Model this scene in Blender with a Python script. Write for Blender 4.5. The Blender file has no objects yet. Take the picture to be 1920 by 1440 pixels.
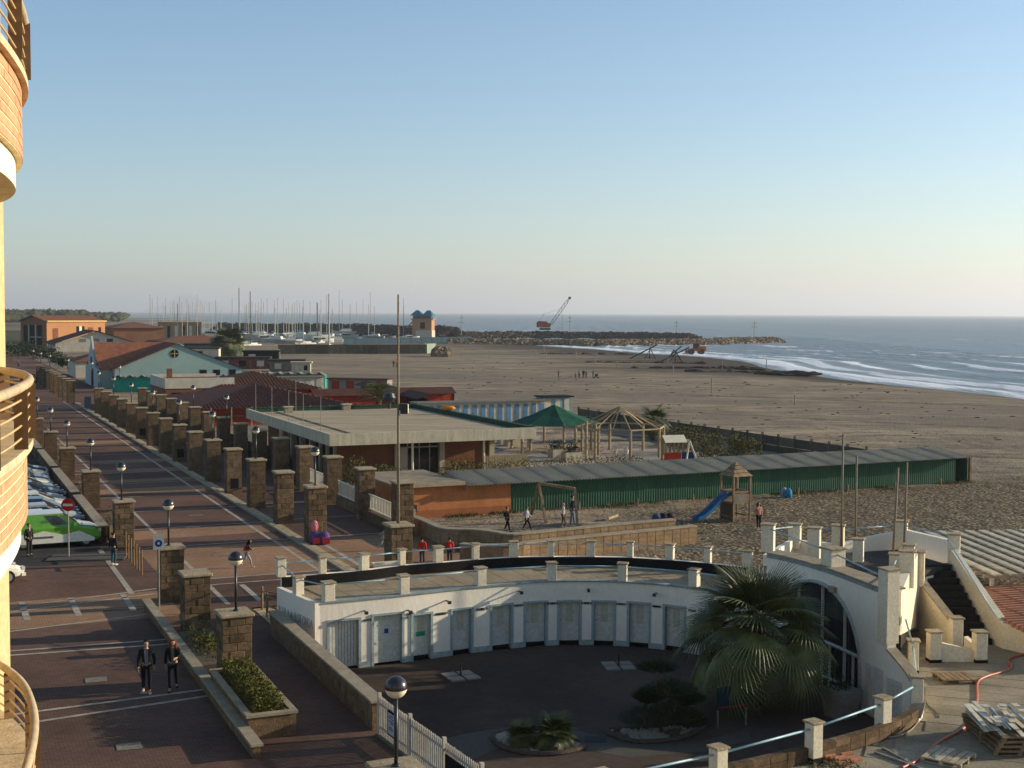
HAZE = 0.0001
import bpy, math, random
from mathutils import Vector, Matrix, noise
random.seed(7)
sc = bpy.context.scene
COL = sc.collection
R = math.radians
PI = math.pi
# ---------------------------------------------------------------- camera, world, sun, exposure
CAM_H = 12.5; FOC = 2500.0
PITCH = math.atan(133.3/FOC); ROLL = R(0.26)
cd = bpy.data.cameras.new('camera'); cam = bpy.data.objects.new('camera', cd); COL.objects.link(cam)
cd.sensor_width = 36; cd.lens = FOC/1920*36; cd.clip_start = 0.2; cd.clip_end = 90000
cam.matrix_world = Matrix.Translation((0,0,CAM_H)) @ Matrix.Rotation(PI/2-PITCH,4,'X') @ Matrix.Rotation(ROLL,4,'Z')
sc.camera = cam
SUN_EL = 14.5; SUN_AZ = 14.0      # degrees above the horizon; degrees from +X towards +Y
w = bpy.data.worlds.new('World'); sc.world = w; w.use_nodes = True
nt = w.node_tree; nt.nodes.clear()
sky = nt.nodes.new('ShaderNodeTexSky'); sky.sky_type = 'NISHITA'; sky.sun_disc = False
sky.sun_elevation = R(SUN_EL); sky.sun_rotation = R(90-SUN_AZ)
sky.air_density = 1.0; sky.dust_density = 0.45; sky.ozone_density = 3.0; sky.altitude = 10
bg = nt.nodes.new('ShaderNodeBackground'); bg.inputs['Strength'].default_value = 0.13
wo = nt.nodes.new('ShaderNodeOutputWorld')
nt.links.new(sky.outputs[0], bg.inputs[0]); nt.links.new(bg.outputs[0], wo.inputs[0])
ld = bpy.data.lights.new('sun', 'SUN'); sun = bpy.data.objects.new('sun', ld); COL.objects.link(sun)
ld.energy = 5.0; ld.angle = R(0.55); ld.color = (1.0, 0.89, 0.72)
sd = Vector((math.cos(R(SUN_AZ))*math.cos(R(SUN_EL)), math.sin(R(SUN_AZ))*math.cos(R(SUN_EL)), math.sin(R(SUN_EL))))
sun.rotation_euler = sd.to_track_quat('Z','Y').to_euler(); sun.location = (60,0,60)
sc.view_settings.view_transform = 'Standard'; sc.view_settings.look = 'None'
sc.view_settings.exposure = 0.47; sc.view_settings.gamma = 1.0
sc.view_settings.use_curve_mapping = False
# ---------------------------------------------------------------- helpers
TH = R(23.7)
U = Vector((-math.sin(TH), math.cos(TH), 0)); V = Vector((math.cos(TH), math.sin(TH), 0))
def F(s, t, z=0.0):
    p = U*s + V*t; return Vector((p.x, p.y, z))
CM = cam.matrix_world.to_3x3()
def W(px, py, z=0.0):                     # the world point at height z seen at photo pixel px, py
    d = CM @ Vector((px-960, 720-py, -FOC)); k = (z-CAM_H)/d.z
    return Vector((d.x*k, d.y*k, z))
def proj(p):
    q = CM.transposed() @ (Vector(p)-Vector((0,0,CAM_H))); return 960+q.x/-q.z*FOC, 720-q.y/-q.z*FOC
class MB:
    def __init__(s): s.v=[]; s.f=[]
    def add(s, vs, fs):
        o=len(s.v); s.v += [tuple(v) for v in vs]; s.f += [tuple(i+o for i in f) for f in fs]; return s
    def box(s, x0,x1,y0,y1,z0,z1, M=None):
        vs=[Vector(p) for p in ((x0,y0,z0),(x1,y0,z0),(x1,y1,z0),(x0,y1,z0),(x0,y0,z1),(x1,y0,z1),(x1,y1,z1),(x0,y1,z1))]
        if M: vs=[M@v for v in vs]
        return s.add(vs, ((3,2,1,0),(4,5,6,7),(0,1,5,4),(1,2,6,5),(2,3,7,6),(3,0,4,7)))
    def bar(s, a, b, wd, h=None):          # a box bar from a to b
        a=Vector(a); b=Vector(b); d=b-a; L=d.length
        if L<1e-6: return s
        h = h or wd
        M=Matrix.Translation(a)@d.to_track_quat('X','Z').to_matrix().to_4x4()
        return s.box(0,L,-wd/2,wd/2,-h/2,h/2,M)
    def tube(s, pts, r, n=8, r2=None, cap=True):
        pts=[Vector(p) for p in pts]; m=len(pts); vs=[]; fs=[]
        for i,p in enumerate(pts):
            d=(pts[min(i+1,m-1)]-pts[max(i-1,0)]).normalized()
            up=Vector((0,0,1)) if abs(d.z)<.95 else Vector((1,0,0))
            a=d.cross(up).normalized(); b=a.cross(d)
            rr=r if r2 is None else r+(r2-r)*i/max(m-1,1)
            for k in range(n):
                an=2*PI*k/n; vs.append(p+(a*math.cos(an)+b*math.sin(an))*rr)
        for i in range(m-1):
            for k in range(n):
                k2=(k+1)%n; fs.append((i*n+k,i*n+k2,(i+1)*n+k2,(i+1)*n+k))
        if cap: fs.append(tuple(range(n-1,-1,-1))); fs.append(tuple((m-1)*n+k for k in range(n)))
        return s.add(vs,fs)
    def prism(s, poly, z0, z1):            # poly: 2D points, counter-clockwise
        n=len(poly); vs=[(p[0],p[1],z0) for p in poly]+[(p[0],p[1],z1) for p in poly]
        fs=[tuple(range(n-1,-1,-1)), tuple(range(n,2*n))]+[(i,(i+1)%n,(i+1)%n+n,i+n) for i in range(n)]
        return s.add(vs,fs)
    def extr(s, prof, a, b, M=None):       # profile in local (x,z) swept along y from a to b
        n=len(prof); vs=[Vector((p[0],a,p[1])) for p in prof]+[Vector((p[0],b,p[1])) for p in prof]
        if M: vs=[M@v for v in vs]
        fs=[tuple(range(n)), tuple(range(2*n-1,n-1,-1))]+[((i+1)%n,i,i+n,(i+1)%n+n) for i in range(n)]
        return s.add(vs,fs)
    def lathe(s, prof, n=16, c=(0,0,0)):
        vs=[]; fs=[]; m=len(prof)
        for (r,z) in prof:
            for k in range(n):
                a=2*PI*k/n; vs.append((c[0]+r*math.cos(a),c[1]+r*math.sin(a),c[2]+z))
        for i in range(m-1):
            for k in range(n):
                k2=(k+1)%n; fs.append((i*n+k,i*n+k2,(i+1)*n+k2,(i+1)*n+k))
        return s.add(vs,fs)
    def quad(s,a,b,c,d): return s.add((a,b,c,d),((0,1,2,3),))
    def mesh(s, name='m', smooth=False):
        me=bpy.data.meshes.new(name); me.from_pydata(s.v,[],s.f); me.validate()
        if smooth:
            me.polygons.foreach_set('use_smooth',[True]*len(me.polygons))
        me.update(); return me
def bevel(me, wd=.015, seg=1):
    import bmesh
    bm=bmesh.new(); bm.from_mesh(me)
    bmesh.ops.bevel(bm, geom=bm.edges[:], offset=wd, segments=seg, affect='EDGES'); bm.to_mesh(me); bm.free(); return me
def obj(name, me, mat=None, parent=None, loc=None, rz=0.0, smooth=False, kind=None, rot=None, scale=None, label=None):
    if isinstance(me, MB): me=me.mesh(name, smooth)
    if mat is not None and not me.materials: me.materials.append(mat)
    o=bpy.data.objects.new(name, me); COL.objects.link(o)
    if parent is not None: o.parent=parent
    if loc is not None: o.location=loc
    if rot is not None: o.rotation_euler=rot
    elif rz: o.rotation_euler=(0,0,rz)
    if scale is not None: o.scale=scale
    if kind: o['kind']=kind
    if label: o['label']=label
    return o
def tag(o, label, cat, group=None, kind=None):
    o['label']=label; o['category']=cat
    if group: o['group']=group
    if kind: o['kind']=kind
    return o
def thing(name, label, cat, loc=(0,0,0), rz=0.0, group=None):
    o=bpy.data.objects.new(name,None); COL.objects.link(o); o.empty_display_size=.3
    o.location=loc; o.rotation_euler=(0,0,rz); return tag(o,label,cat,group)
def copy_tree(o, parent=None):
    c=o.copy(); COL.objects.link(c)
    if parent is not None: c.parent=parent
    for ch in list(o.children): copy_tree(ch,c)
    return c
ORD=['first','second','third','fourth','fifth','sixth','seventh','eighth','ninth','tenth','eleventh','twelfth','thirteenth','fourteenth','fifteenth','sixteenth','seventeenth','eighteenth','nineteenth','twentieth']
def ordn(i):
    if i<20: return ORD[i]
    t=(i+1)//10; u=(i+1)%10
    tens={2:'twent',3:'thirt',4:'fort',5:'fift',6:'sixt',7:'sevent',8:'eight',9:'ninet'}[t]
    return tens+('ieth' if u==0 else 'y-'+ORD[u-1])
def spline(pts, n=12, closed=False):
    P=[Vector(p) for p in pts]; out=[]; m=len(P)
    for i in range(m-1 if not closed else m):
        g=(lambda k:P[k%m]) if closed else (lambda k:P[max(0,min(m-1,k))])
        p0,p1,p2,p3=g(i-1),g(i),g(i+1),g(i+2)
        for j in range(n):
            t=j/n; out.append(.5*((2*p1)+(-p0+p2)*t+(2*p0-5*p1+4*p2-p3)*t*t+(-p0+3*p1-3*p2+p3)*t**3))
    if not closed: out.append(P[-1])
    return out
def offs(pl, d):                           # offset an open polyline sideways (left positive)
    out=[]; m=len(pl)
    for i,p in enumerate(pl):
        q=(pl[min(i+1,m-1)]-pl[max(i-1,0)]); q.z=0; q.normalize(); out.append(p+Vector((-q.y,q.x,0))*d)
    return out
# ---------------------------------------------------------------- materials
MATS={}
def mat(name, c, rough=.8, var=.15, sc_=1.0, bump=.0, bsc=20., spec=.12, metal=0., rnd=0., c2=None, stretch=None, var2=0.08, sc2=12., coat=0.):
    if name in MATS: return MATS[name]
    wt=lambda q:(min(.9,q[0]*1.06),q[1],q[2]*.84)
    c=wt(c); c2=wt(c2) if c2 else None
    m=bpy.data.materials.new(name); m.use_nodes=True; n=m.node_tree; N=n.nodes; L=n.links
    b=N['Principled BSDF']; b.inputs['Roughness'].default_value=rough; b.inputs['Metallic'].default_value=metal
    b.inputs['Specular IOR Level'].default_value=spec; b.inputs['Coat Weight'].default_value=coat
    g=N.new('ShaderNodeNewGeometry'); mp=N.new('ShaderNodeMapping')
    if stretch: mp.inputs['Scale'].default_value=stretch
    L.new(g.outputs['Position'],mp.inputs[0])
    n1=N.new('ShaderNodeTexNoise'); n1.inputs['Scale'].default_value=sc_; n1.inputs['Detail'].default_value=5; n1.inputs['Roughness'].default_value=.6
    L.new(mp.outputs[0],n1.inputs['Vector'])
    n2=N.new('ShaderNodeTexNoise'); n2.inputs['Scale'].default_value=sc2; n2.inputs['Detail'].default_value=3
    L.new(mp.outputs[0],n2.inputs['Vector'])
    mr=N.new('ShaderNodeMapRange'); mr.inputs[1].default_value=.32; mr.inputs[2].default_value=.68
    L.new(n1.outputs[0],mr.inputs[0])
    mx=N.new('ShaderNodeMix'); mx.data_type='RGBA'; L.new(mr.outputs[0],mx.inputs[0])
    ca=tuple(x*(1-var) for x in c); cb=c2 if c2 else tuple(min(1,x*(1+var)) for x in c)
    mx.inputs[6].default_value=(*ca,1); mx.inputs[7].default_value=(*cb,1)
    mr2=N.new('ShaderNodeMapRange'); mr2.inputs[1].default_value=.3; mr2.inputs[2].default_value=.7; mr2.inputs[3].default_value=1-var2*2; mr2.inputs[4].default_value=1+var2
    L.new(n2.outputs[0],mr2.inputs[0])
    vm=N.new('ShaderNodeVectorMath'); vm.operation='SCALE'; L.new(mx.outputs[2],vm.inputs[0]); L.new(mr2.outputs[0],vm.inputs['Scale'])
    out=vm.outputs[0]
    if rnd:
        oi=N.new('ShaderNodeObjectInfo'); m3=N.new('ShaderNodeMapRange'); m3.inputs[3].default_value=1-rnd; m3.inputs[4].default_value=1+rnd*.6
        L.new(oi.outputs['Random'],m3.inputs[0]); v2=N.new('ShaderNodeVectorMath'); v2.operation='SCALE'
        L.new(out,v2.inputs[0]); L.new(m3.outputs[0],v2.inputs['Scale']); out=v2.outputs[0]
    L.new(out,b.inputs['Base Color'])
    if bump:
        n3=N.new('ShaderNodeTexNoise'); n3.inputs['Scale'].default_value=bsc; n3.inputs['Detail'].default_value=5
        L.new(mp.outputs[0],n3.inputs['Vector'])
        bp=N.new('ShaderNodeBump'); bp.inputs['Strength'].default_value=min(1,bump); bp.inputs['Distance'].default_value=.04*max(1,bump)
        L.new(n3.outputs[0],bp.inputs['Height']); L.new(bp.outputs[0],b.inputs['Normal'])
    m['_c']=1; MATS[name]=m; return m
def pavers(name, c, c2, bw=.22, bh=.11, rot=TH, mortar=(.05,.04,.035), rough=.75, patch=.38, psc=.12, bumpd=.012):
    m=mat(name,c,.9,.1,1.,spec=.05); N=m.node_tree.nodes; L=m.node_tree.links; b=N['Principled BSDF']
    g=N.new('ShaderNodeNewGeometry'); mp=N.new('ShaderNodeMapping'); mp.vector_type='POINT'; mp.inputs['Rotation'].default_value=(0,0,-rot)
    L.new(g.outputs['Position'],mp.inputs[0])
    br=N.new('ShaderNodeTexBrick'); br.inputs['Scale'].default_value=1; br.inputs['Brick Width'].default_value=bw; br.inputs['Row Height'].default_value=bh
    br.inputs['Mortar Size'].default_value=.008; br.inputs['Color1'].default_value=(c[0]*1.05,c[1]*.97,c[2]*.85,1); br.inputs['Color2'].default_value=(c2[0]*1.05,c2[1]*.97,c2[2]*.85,1); br.inputs['Mortar'].default_value=(*mortar,1)
    L.new(mp.outputs[0],br.inputs[0])
    n1=N.new('ShaderNodeTexNoise'); n1.inputs['Scale'].default_value=psc; n1.inputs['Detail'].default_value=8; n1.inputs['Roughness'].default_value=.65; L.new(g.outputs['Position'],n1.inputs['Vector'])
    mr=N.new('ShaderNodeMapRange'); mr.inputs[1].default_value=.3; mr.inputs[2].default_value=.7; mr.inputs[3].default_value=1-patch; mr.inputs[4].default_value=1+patch; L.new(n1.outputs[0],mr.inputs[0])
    vm=N.new('ShaderNodeVectorMath'); vm.operation='SCALE'; L.new(br.outputs[0],vm.inputs[0]); L.new(mr.outputs[0],vm.inputs['Scale'])
    L.new(vm.outputs[0],b.inputs['Base Color'])
    bp=N.new('ShaderNodeBump'); bp.inputs['Strength'].default_value=.6; bp.inputs['Distance'].default_value=bumpd; bp.invert=True
    L.new(br.outputs['Fac'],bp.inputs['Height']); L.new(bp.outputs[0],b.inputs['Normal'])
    return m
M_tuff=mat('tuff_block',(.155,.105,.066),.9,.3,2.5,.7,30,rnd=.38,var2=.15)
M_mortar=mat('mortar',(.12,.095,.07),.95,.15,2)
M_cap=mat('pillar_cap_stone',(.36,.29,.205),.85,.2,3,.4,25,var2=.15)
M_cope=mat('coping_stone',(.31,.26,.195),.8,.2,2,.3,25)
M_plaster=mat('white_plaster',(.83,.765,.71),.8,.05,.8,.18,8,c2=(.87,.81,.76),stretch=(1,1,.35),var2=.03)
M_plasterw=mat('warm_white_plaster',(.70,.64,.54),.8,.08,1,.2,10)
M_blue=mat('pale_blue_trim',(.27,.38,.45),.6,.15,4)
M_bluerail=mat('blue_rail_paint',(.25,.42,.52),.4,.15,5,spec=.5)
M_black=mat('black_bitumen',(.012,.011,.011),.85,.3,3,.3,30)
M_dark=mat('dark_void',(.012,.011,.012),.9,.2,1)  # near black, carries the shade inside gaps and openings as a colour
M_door=mat('cabin_door_paint',(.56,.57,.56),.6,.08,3)
M_panel=mat('door_panel_beige',(.46,.44,.38),.7,.1,5)
M_metal=mat('dark_metal',(.02,.02,.022),.4,.2,5,spec=.5)
M_steel=mat('grey_steel',(.30,.28,.25),.45,.15,5,metal=.4,spec=.5)
M_wood=mat('weathered_wood',(.24,.17,.11),.85,.3,3,.3,30,rnd=.15,stretch=(1,1,1))
M_pallet=mat('pallet_wood',(.42,.36,.28),.85,.25,4,.3,40,rnd=.3)
M_sandpatch=mat('yellow_sand',(.42,.33,.20),.95,.25,1.5,.6,20)
M_pave=pavers('promenade_pavers',(.165,.10,.075),(.128,.078,.06))
M_pave2=pavers('promenade_pavers_beige',(.34,.21,.13),(.27,.165,.10),patch=.3)
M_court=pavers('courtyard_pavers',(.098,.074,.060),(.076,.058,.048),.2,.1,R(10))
M_path=mat('grey_path_concrete',(.085,.082,.075),.85,.12,1,.2,20)
M_strip=mat('white_stone_strip',(.36,.315,.265),.8,.3,2,.2,20)
M_asph=mat('asphalt',(.05,.048,.048),.85,.2,1,.4,60)
M_leaf=mat('hedge_leaf',(.06,.075,.018),.7,.4,3,rnd=.2,c2=(.15,.135,.03))
M_leafd=mat('dark_leaf',(.03,.045,.02),.7,.35,3,rnd=.2)
M_palm=mat('palm_leaf',(.055,.085,.018),.5,.3,2.5,rnd=.45,spec=.5,c2=(.13,.14,.03))
M_palmdry=mat('dry_palm_leaf',(.16,.115,.055),.8,.3,2.5,rnd=.3)
M_trunk=mat('palm_trunk',(.11,.08,.055),.9,.35,6,.8,15)
M_glass=mat('dark_glass',(.012,.014,.017),.08,.1,1,spec=.7)
M_grass=mat('dry_grass',(.13,.11,.045),.9,.35,4,rnd=.2)
M_lampw=mat('lamp_opal_white',(.85,.78,.64),.5,.04,3,spec=.5)
M_lampb=mat('lamp_dark_cap',(.022,.022,.024),.28,.1,3,spec=.6)
M_skin=mat('skin',(.45,.27,.19),.55,.06,5)
# ---------------------------------------------------------------- terrain, sea, far land
SHORE=[(-300,330),(-100,230),(0,176),(100,120),(150,98),(217,82),(250,75),(283,69),(330,66),(375,69),(410,61),(433,50),(500,29),(560,6),(640,-8),(760,-20),(900,-60),(1100,-190),(1300,-255),(2600,-620),(5000,-1800),(9000,-4200),(30000,-18000)]
def shore(y):
    for (a,b),(c,d) in zip(SHORE,SHORE[1:]):
        if y<=c: return b+(d-b)*(y-a)/(c-a)
    return SHORE[-1][1]
SEA=-0.75
def pinpoly(x,y,P):
    c=False; j=len(P)-1
    for i in range(len(P)):
        if (P[i][1]>y)!=(P[j][1]>y) and x<(P[j][0]-P[i][0])*(y-P[i][1])/(P[j][1]-P[i][1]+1e-9)+P[i][0]: c=not c
        j=i
    return c
HARB=[W(215,646)[:2],W(520,641)[:2],W(700,635)[:2],W(880,630)[:2],W(860,624)[:2],W(560,618)[:2],W(330,614)[:2],W(290,628)[:2]]
def N3(x,y,z=0): return noise.noise((x,y,z))
def gz(x,y):
    d=shore(y)-x
    d+=3*N3(y*.02,5)+1.5*N3(y*.09,9)
    if d<-60: return -4
    z=0
    if d<22: z=-(22-d)*.04
    if d<0: z=-.88+d*.06
    if y>420 and pinpoly(x,y,HARB): return -4
    s=-x*math.sin(TH)+y*math.cos(TH); t=x*math.cos(TH)+y*math.sin(TH)
    if s<52 and t>12.2 and ((x-2.6)**2+(y-43.6)**2<11.9**2 or (t<13.6 and 33<s<51)) and t<40: return -1.6
    if t<26.5 and y>0: return -.06
    if s<60 and t<42: return -.35
    if d>8:
        a=min(1,max(0,(t-26.5)/6))*min(1,(d-8)/10)
        z+= a*(.16*N3(x*.06,y*.05,3)+.10*N3(x*.22,y*.18,1)) -.03*(a<1)
        if y<150: z+=a*(.07*N3(x*.9,y*.8,2)+.05*N3(x*2.1,y*1.9,4))
    return z
def axis(bps):
    out=[]
    for (a,b,st) in bps:
        n=max(1,int(round((b-a)/st))); out+= [a+(b-a)*i/n for i in range(n)]
    return out+[bps[-1][1]]
def grid(xs,ys,fz):
    vs=[(x,y,fz(x,y)) for y in ys for x in xs]; n=len(xs)
    fs=[(j*n+i,j*n+i+1,(j+1)*n+i+1,(j+1)*n+i) for j in range(len(ys)-1) for i in range(n-1)]
    mb=MB(); mb.v=vs; mb.f=fs; return mb
xs=axis([(-30000,-2000,7000),(-2000,-300,170),(-300,-60,12),(-60,-10,3),(-10,48,.4),(48,130,2.2),(130,340,30),(340,900,280)])
ys=axis([(-200,30,40),(30,56,2),(56,132,.42),(132,300,3),(300,700,9),(700,1500,60),(1500,9000,500),(9000,26000,4000)])
gmb=grid(xs,ys,gz)
def sand_material():
    m=mat('beach_sand',(.30,.225,.145),.95,.1,1); N=m.node_tree.nodes; L=m.node_tree.links; b=N['Principled BSDF']
    b.inputs['Specular IOR Level'].default_value=.04
    g=N.new('ShaderNodeNewGeometry')
    def nz(scale,det=5,st=None,rough=.6):
        n=N.new('ShaderNodeTexNoise'); n.inputs['Scale'].default_value=scale; n.inputs['Detail'].default_value=det; n.inputs['Roughness'].default_value=rough
        if st:
            mp=N.new('ShaderNodeMapping'); mp.inputs['Rotation'].default_value=(0,0,R(-12)); mp.inputs['Scale'].default_value=st
            L.new(g.outputs['Position'],mp.inputs[0]); L.new(mp.outputs[0],n.inputs['Vector'])
        else: L.new(g.outputs['Position'],n.inputs['Vector'])
        return n.outputs[0]
    def ramp(x,a,b_): 
        r=N.new('ShaderNodeMapRange'); r.inputs[1].default_value=a; r.inputs[2].default_value=b_; r.interpolation_type='SMOOTHSTEP'; L.new(x,r.inputs[0]); return r.outputs[0]
    def mix(f,a,b2):
        x=N.new('ShaderNodeMix'); x.data_type='RGBA'
        L.new(f,x.inputs[0])
        for i,c in ((6,a),(7,b2)):
            if isinstance(c,tuple): x.inputs[i].default_value=(*c,1)
            else: L.new(c,x.inputs[i])
        return x.outputs[2]
    base=mix(ramp(nz(.09,9,(.4,1.5,1),.68),.34,.66),(.235,.175,.11),(.43,.325,.20))
    base=mix(ramp(nz(.4,7,(.4,1.3,1)),.44,.64),base,(.18,.14,.095))
    base=mix(ramp(nz(.018,6,(.5,1.2,1),.7),.42,.62),base,(.21,.165,.115))
    base=mix(ramp(nz(2.4,6),.56,.72),base,(.12,.095,.07))
    wvt=N.new('ShaderNodeTexWave'); wvt.wave_type='BANDS'; wvt.bands_direction='Y'; wvt.inputs['Scale'].default_value=.009; wvt.inputs['Distortion'].default_value=5; wvt.inputs['Detail'].default_value=1.5; wvt.inputs['Detail Scale'].default_value=.6
    mpw=N.new('ShaderNodeMapping'); mpw.inputs['Rotation'].default_value=(0,0,R(25)); L.new(g.outputs['Position'],mpw.inputs[0]); L.new(mpw.outputs[0],wvt.inputs['Vector'])
    trk=N.new('ShaderNodeMath'); trk.operation='MULTIPLY'; L.new(ramp(wvt.outputs['Fac'],.990,.9985),trk.inputs[0]); L.new(ramp(nz(.5,5),.35,.6),trk.inputs[1])
    base=mix(trk.outputs[0],base,(.13,.10,.07))
    # damp dark sand near the water: attribute
    at=N.new('ShaderNodeAttribute'); at.attribute_name='wet'
    wv=N.new('ShaderNodeMath'); wv.operation='MULTIPLY_ADD'; L.new(nz(.05,7,(.3,1.2,1),.7),wv.inputs[0]); wv.inputs[1].default_value=.9; L.new(at.outputs['Fac'],wv.inputs[2])
    base=mix(ramp(wv.outputs[0],.95,1.3),base,(.085,.066,.048))
    # pebbly dark ground
    ap=N.new('ShaderNodeAttribute'); ap.attribute_name='peb'
    pv=N.new('ShaderNodeMath'); pv.operation='MULTIPLY_ADD'; L.new(nz(.25,5),pv.inputs[0]); pv.inputs[1].default_value=.8; L.new(ap.outputs['Fac'],pv.inputs[2])
    vo=N.new('ShaderNodeTexVoronoi'); vo.inputs['Scale'].default_value=4.5; L.new(g.outputs['Position'],vo.inputs['Vector'])
    peb=mix(ramp(vo.outputs['Distance'],.15,.55),(.40,.30,.165),(.10,.075,.048))
    base=mix(ramp(pv.outputs[0],.75,1.05),base,peb)
    # greener far land
    af=N.new('ShaderNodeAttribute'); af.attribute_name='far'
    base=mix(af.outputs['Fac'],base,mix(ramp(nz(.01,6),.4,.6),(.05,.055,.025),(.10,.09,.05)))
    L.new(base,b.inputs['Base Color'])
    bp=N.new('ShaderNodeBump'); bp.inputs['Strength'].default_value=.8; bp.inputs['Distance'].default_value=.16
    ad=N.new('ShaderNodeMath'); ad.operation='MULTIPLY_ADD'; L.new(nz(2.2,6,rough=.7),ad.inputs[0]); ad.inputs[1].default_value=.8; L.new(nz(.5,5,(1,.5,1)),ad.inputs[2])
    v2=N.new('ShaderNodeTexVoronoi'); v2.inputs['Scale'].default_value=2.6; v2.inputs['Randomness'].default_value=1; L.new(g.outputs['Position'],v2.inputs['Vector'])
    a2=N.new('ShaderNodeMath'); a2.operation='MULTIPLY_ADD'; L.new(ramp(v2.outputs['Distance'],.05,.4),a2.inputs[0]); a2.inputs[1].default_value=.35; L.new(ad.outputs[0],a2.inputs[2])
    L.new(a2.outputs[0],bp.inputs['Height']); L.new(bp.outputs[0],b.inputs['Normal'])
    return m
M_sand=sand_material()
gm=gmb.mesh('beach',True)
for nm in ('wet','peb','far'): gm.attributes.new(nm,'FLOAT','POINT')
def set_attr(nm,fn): gm.attributes[nm].data.foreach_set('value',[fn(v.co.x,v.co.y) for v in gm.vertices])
def wetf(x,y):
    d=shore(y)-x
    f=max(0,min(1,(y-235)/60)); lim=16+125*f
    return max(0,min(1,1.0-d/lim))*(.85+.15*f) if y<620 else 0
def pebf(x,y):
    s=-x*math.sin(TH)+y*math.cos(TH); t=x*math.cos(TH)+y*math.sin(TH)
    if y>130 or t<27: return 0
    return max(0,min(1,(86-s)/14))*(.35+.55*min(1,max(0,(x-2)/18)))
set_attr('wet',wetf); set_attr('peb',pebf)
set_attr('far',lambda x,y: 1.0 if (y>1300 and shore(y)-x>260) or (y>380 and x<-190-.43*(y-600) and y>430) else 0.0)
beach=obj('beach',gm,M_sand,kind='structure')
# sea
def sea_material():
    m=bpy.data.materials.new('sea_water'); m.use_nodes=True; N=m.node_tree.nodes; L=m.node_tree.links; b=N['Principled BSDF']
    g=N.new('ShaderNodeNewGeometry'); at=N.new('ShaderNodeAttribute'); at.attribute_name='foam'
    mp=N.new('ShaderNodeMapping'); mp.inputs['Rotation'].default_value=(0,0,R(-16)); mp.inputs['Scale'].default_value=(1,.16,1); L.new(g.outputs['Position'],mp.inputs[0])
    n=N.new('ShaderNodeTexNoise'); n.inputs['Scale'].default_value=.22; n.inputs['Detail'].default_value=8; n.inputs['Roughness'].default_value=.7; L.new(mp.outputs[0],n.inputs['Vector'])
    a=N.new('ShaderNodeMath'); a.operation='MULTIPLY_ADD'; L.new(n.outputs[0],a.inputs[0]); a.inputs[1].default_value=1.1; L.new(at.outputs['Fac'],a.inputs[2])
    r=N.new('ShaderNodeMapRange'); r.inputs[1].default_value=.98; r.inputs[2].default_value=1.16; L.new(a.outputs[0],r.inputs[0])
    n2=N.new('ShaderNodeTexNoise'); n2.inputs['Scale'].default_value=.02; n2.inputs['Detail'].default_value=6; L.new(mp.outputs[0],n2.inputs['Vector'])
    c1=N.new('ShaderNodeMix'); c1.data_type='RGBA'; L.new(n2.outputs[0],c1.inputs[0]); c1.inputs[6].default_value=(.15,.18,.165,1); c1.inputs[7].default_value=(.24,.265,.235,1)
    mx=N.new('ShaderNodeMix'); mx.data_type='RGBA'; L.new(r.outputs[0],mx.inputs[0]); L.new(c1.outputs[2],mx.inputs[6]); mx.inputs[7].default_value=(.78,.78,.76,1)
    L.new(mx.outputs[2],b.inputs['Base Color'])
    rr=N.new('ShaderNodeMapRange'); L.new(r.outputs[0],rr.inputs[0]); rr.inputs[3].default_value=.38; rr.inputs[4].default_value=.9; L.new(rr.outputs[0],b.inputs['Roughness'])
    b.inputs['IOR'].default_value=1.33
    n3=N.new('ShaderNodeTexNoise'); n3.inputs['Scale'].default_value=.35; n3.inputs['Detail'].default_value=9; n3.inputs['Roughness'].default_value=.65; L.new(mp.outputs[0],n3.inputs['Vector'])
    n4=N.new('ShaderNodeTexNoise'); n4.inputs['Scale'].default_value=.03; n4.inputs['Detail'].default_value=6; mp4=N.new('ShaderNodeMapping'); mp4.inputs['Rotation'].default_value=(0,0,R(8)); mp4.inputs['Scale'].default_value=(.25,1.4,1); L.new(g.outputs['Position'],mp4.inputs[0]); L.new(mp4.outputs[0],n4.inputs['Vector'])
    ad=N.new('ShaderNodeMath'); ad.operation='MULTIPLY_ADD'; L.new(n4.outputs[0],ad.inputs[0]); ad.inputs[1].default_value=2.5; L.new(n3.outputs[0],ad.inputs[2])
    bp=N.new('ShaderNodeBump'); bp.inputs['Strength'].default_value=.9; bp.inputs['Distance'].default_value=.55; L.new(ad.outputs[0],bp.inputs['Height']); L.new(bp.outputs[0],b.inputs['Normal'])
    return m
M_sea=sea_material()
def rowf(d,y):                              # breaking-wave rows seaward of the shore, d = metres seaward
    f=0
    for k,(dd,wd,am) in enumerate(((3,4,1.0),(13,2.2,.75),(24,2.5,.85),(37,2.2,.6),(52,2.6,.62),(72,3,.5),(98,3,.42),(130,3,.3),(170,4,.25))):
        c=dd+dd*.16*N3(y*.012,k*7.3)+2.5*N3(y*.05,k*3.1)
        g=.5+.9*N3(y*.02+k*5,k*11.7)
        f=max(f,am*max(0,min(1.1,g+.25))*math.exp(-((d-c)/wd)**2))
    return f
def sz(x,y):
    d=x-shore(y)
    if d<-30 or d>700: return SEA
    a=.30*min(1,max(0,d/20))
    return SEA+a*math.sin(d*.42+2.2*N3(x*.012,y*.012))+.2*a*N3(x*.1,y*.05)+.35*rowf(d,y)
sxs=axis([(-26000,-2000,8000),(-2000,-300,170),(-300,0,12),(0,60,3),(60,165,1.3),(165,420,6),(420,1200,60),(1200,40000,9000)])
sys_=axis([(-3000,0,600),(0,140,14),(140,420,2.2),(420,760,6),(760,1500,40),(1500,9000,600),(9000,60000,9000)])
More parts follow.
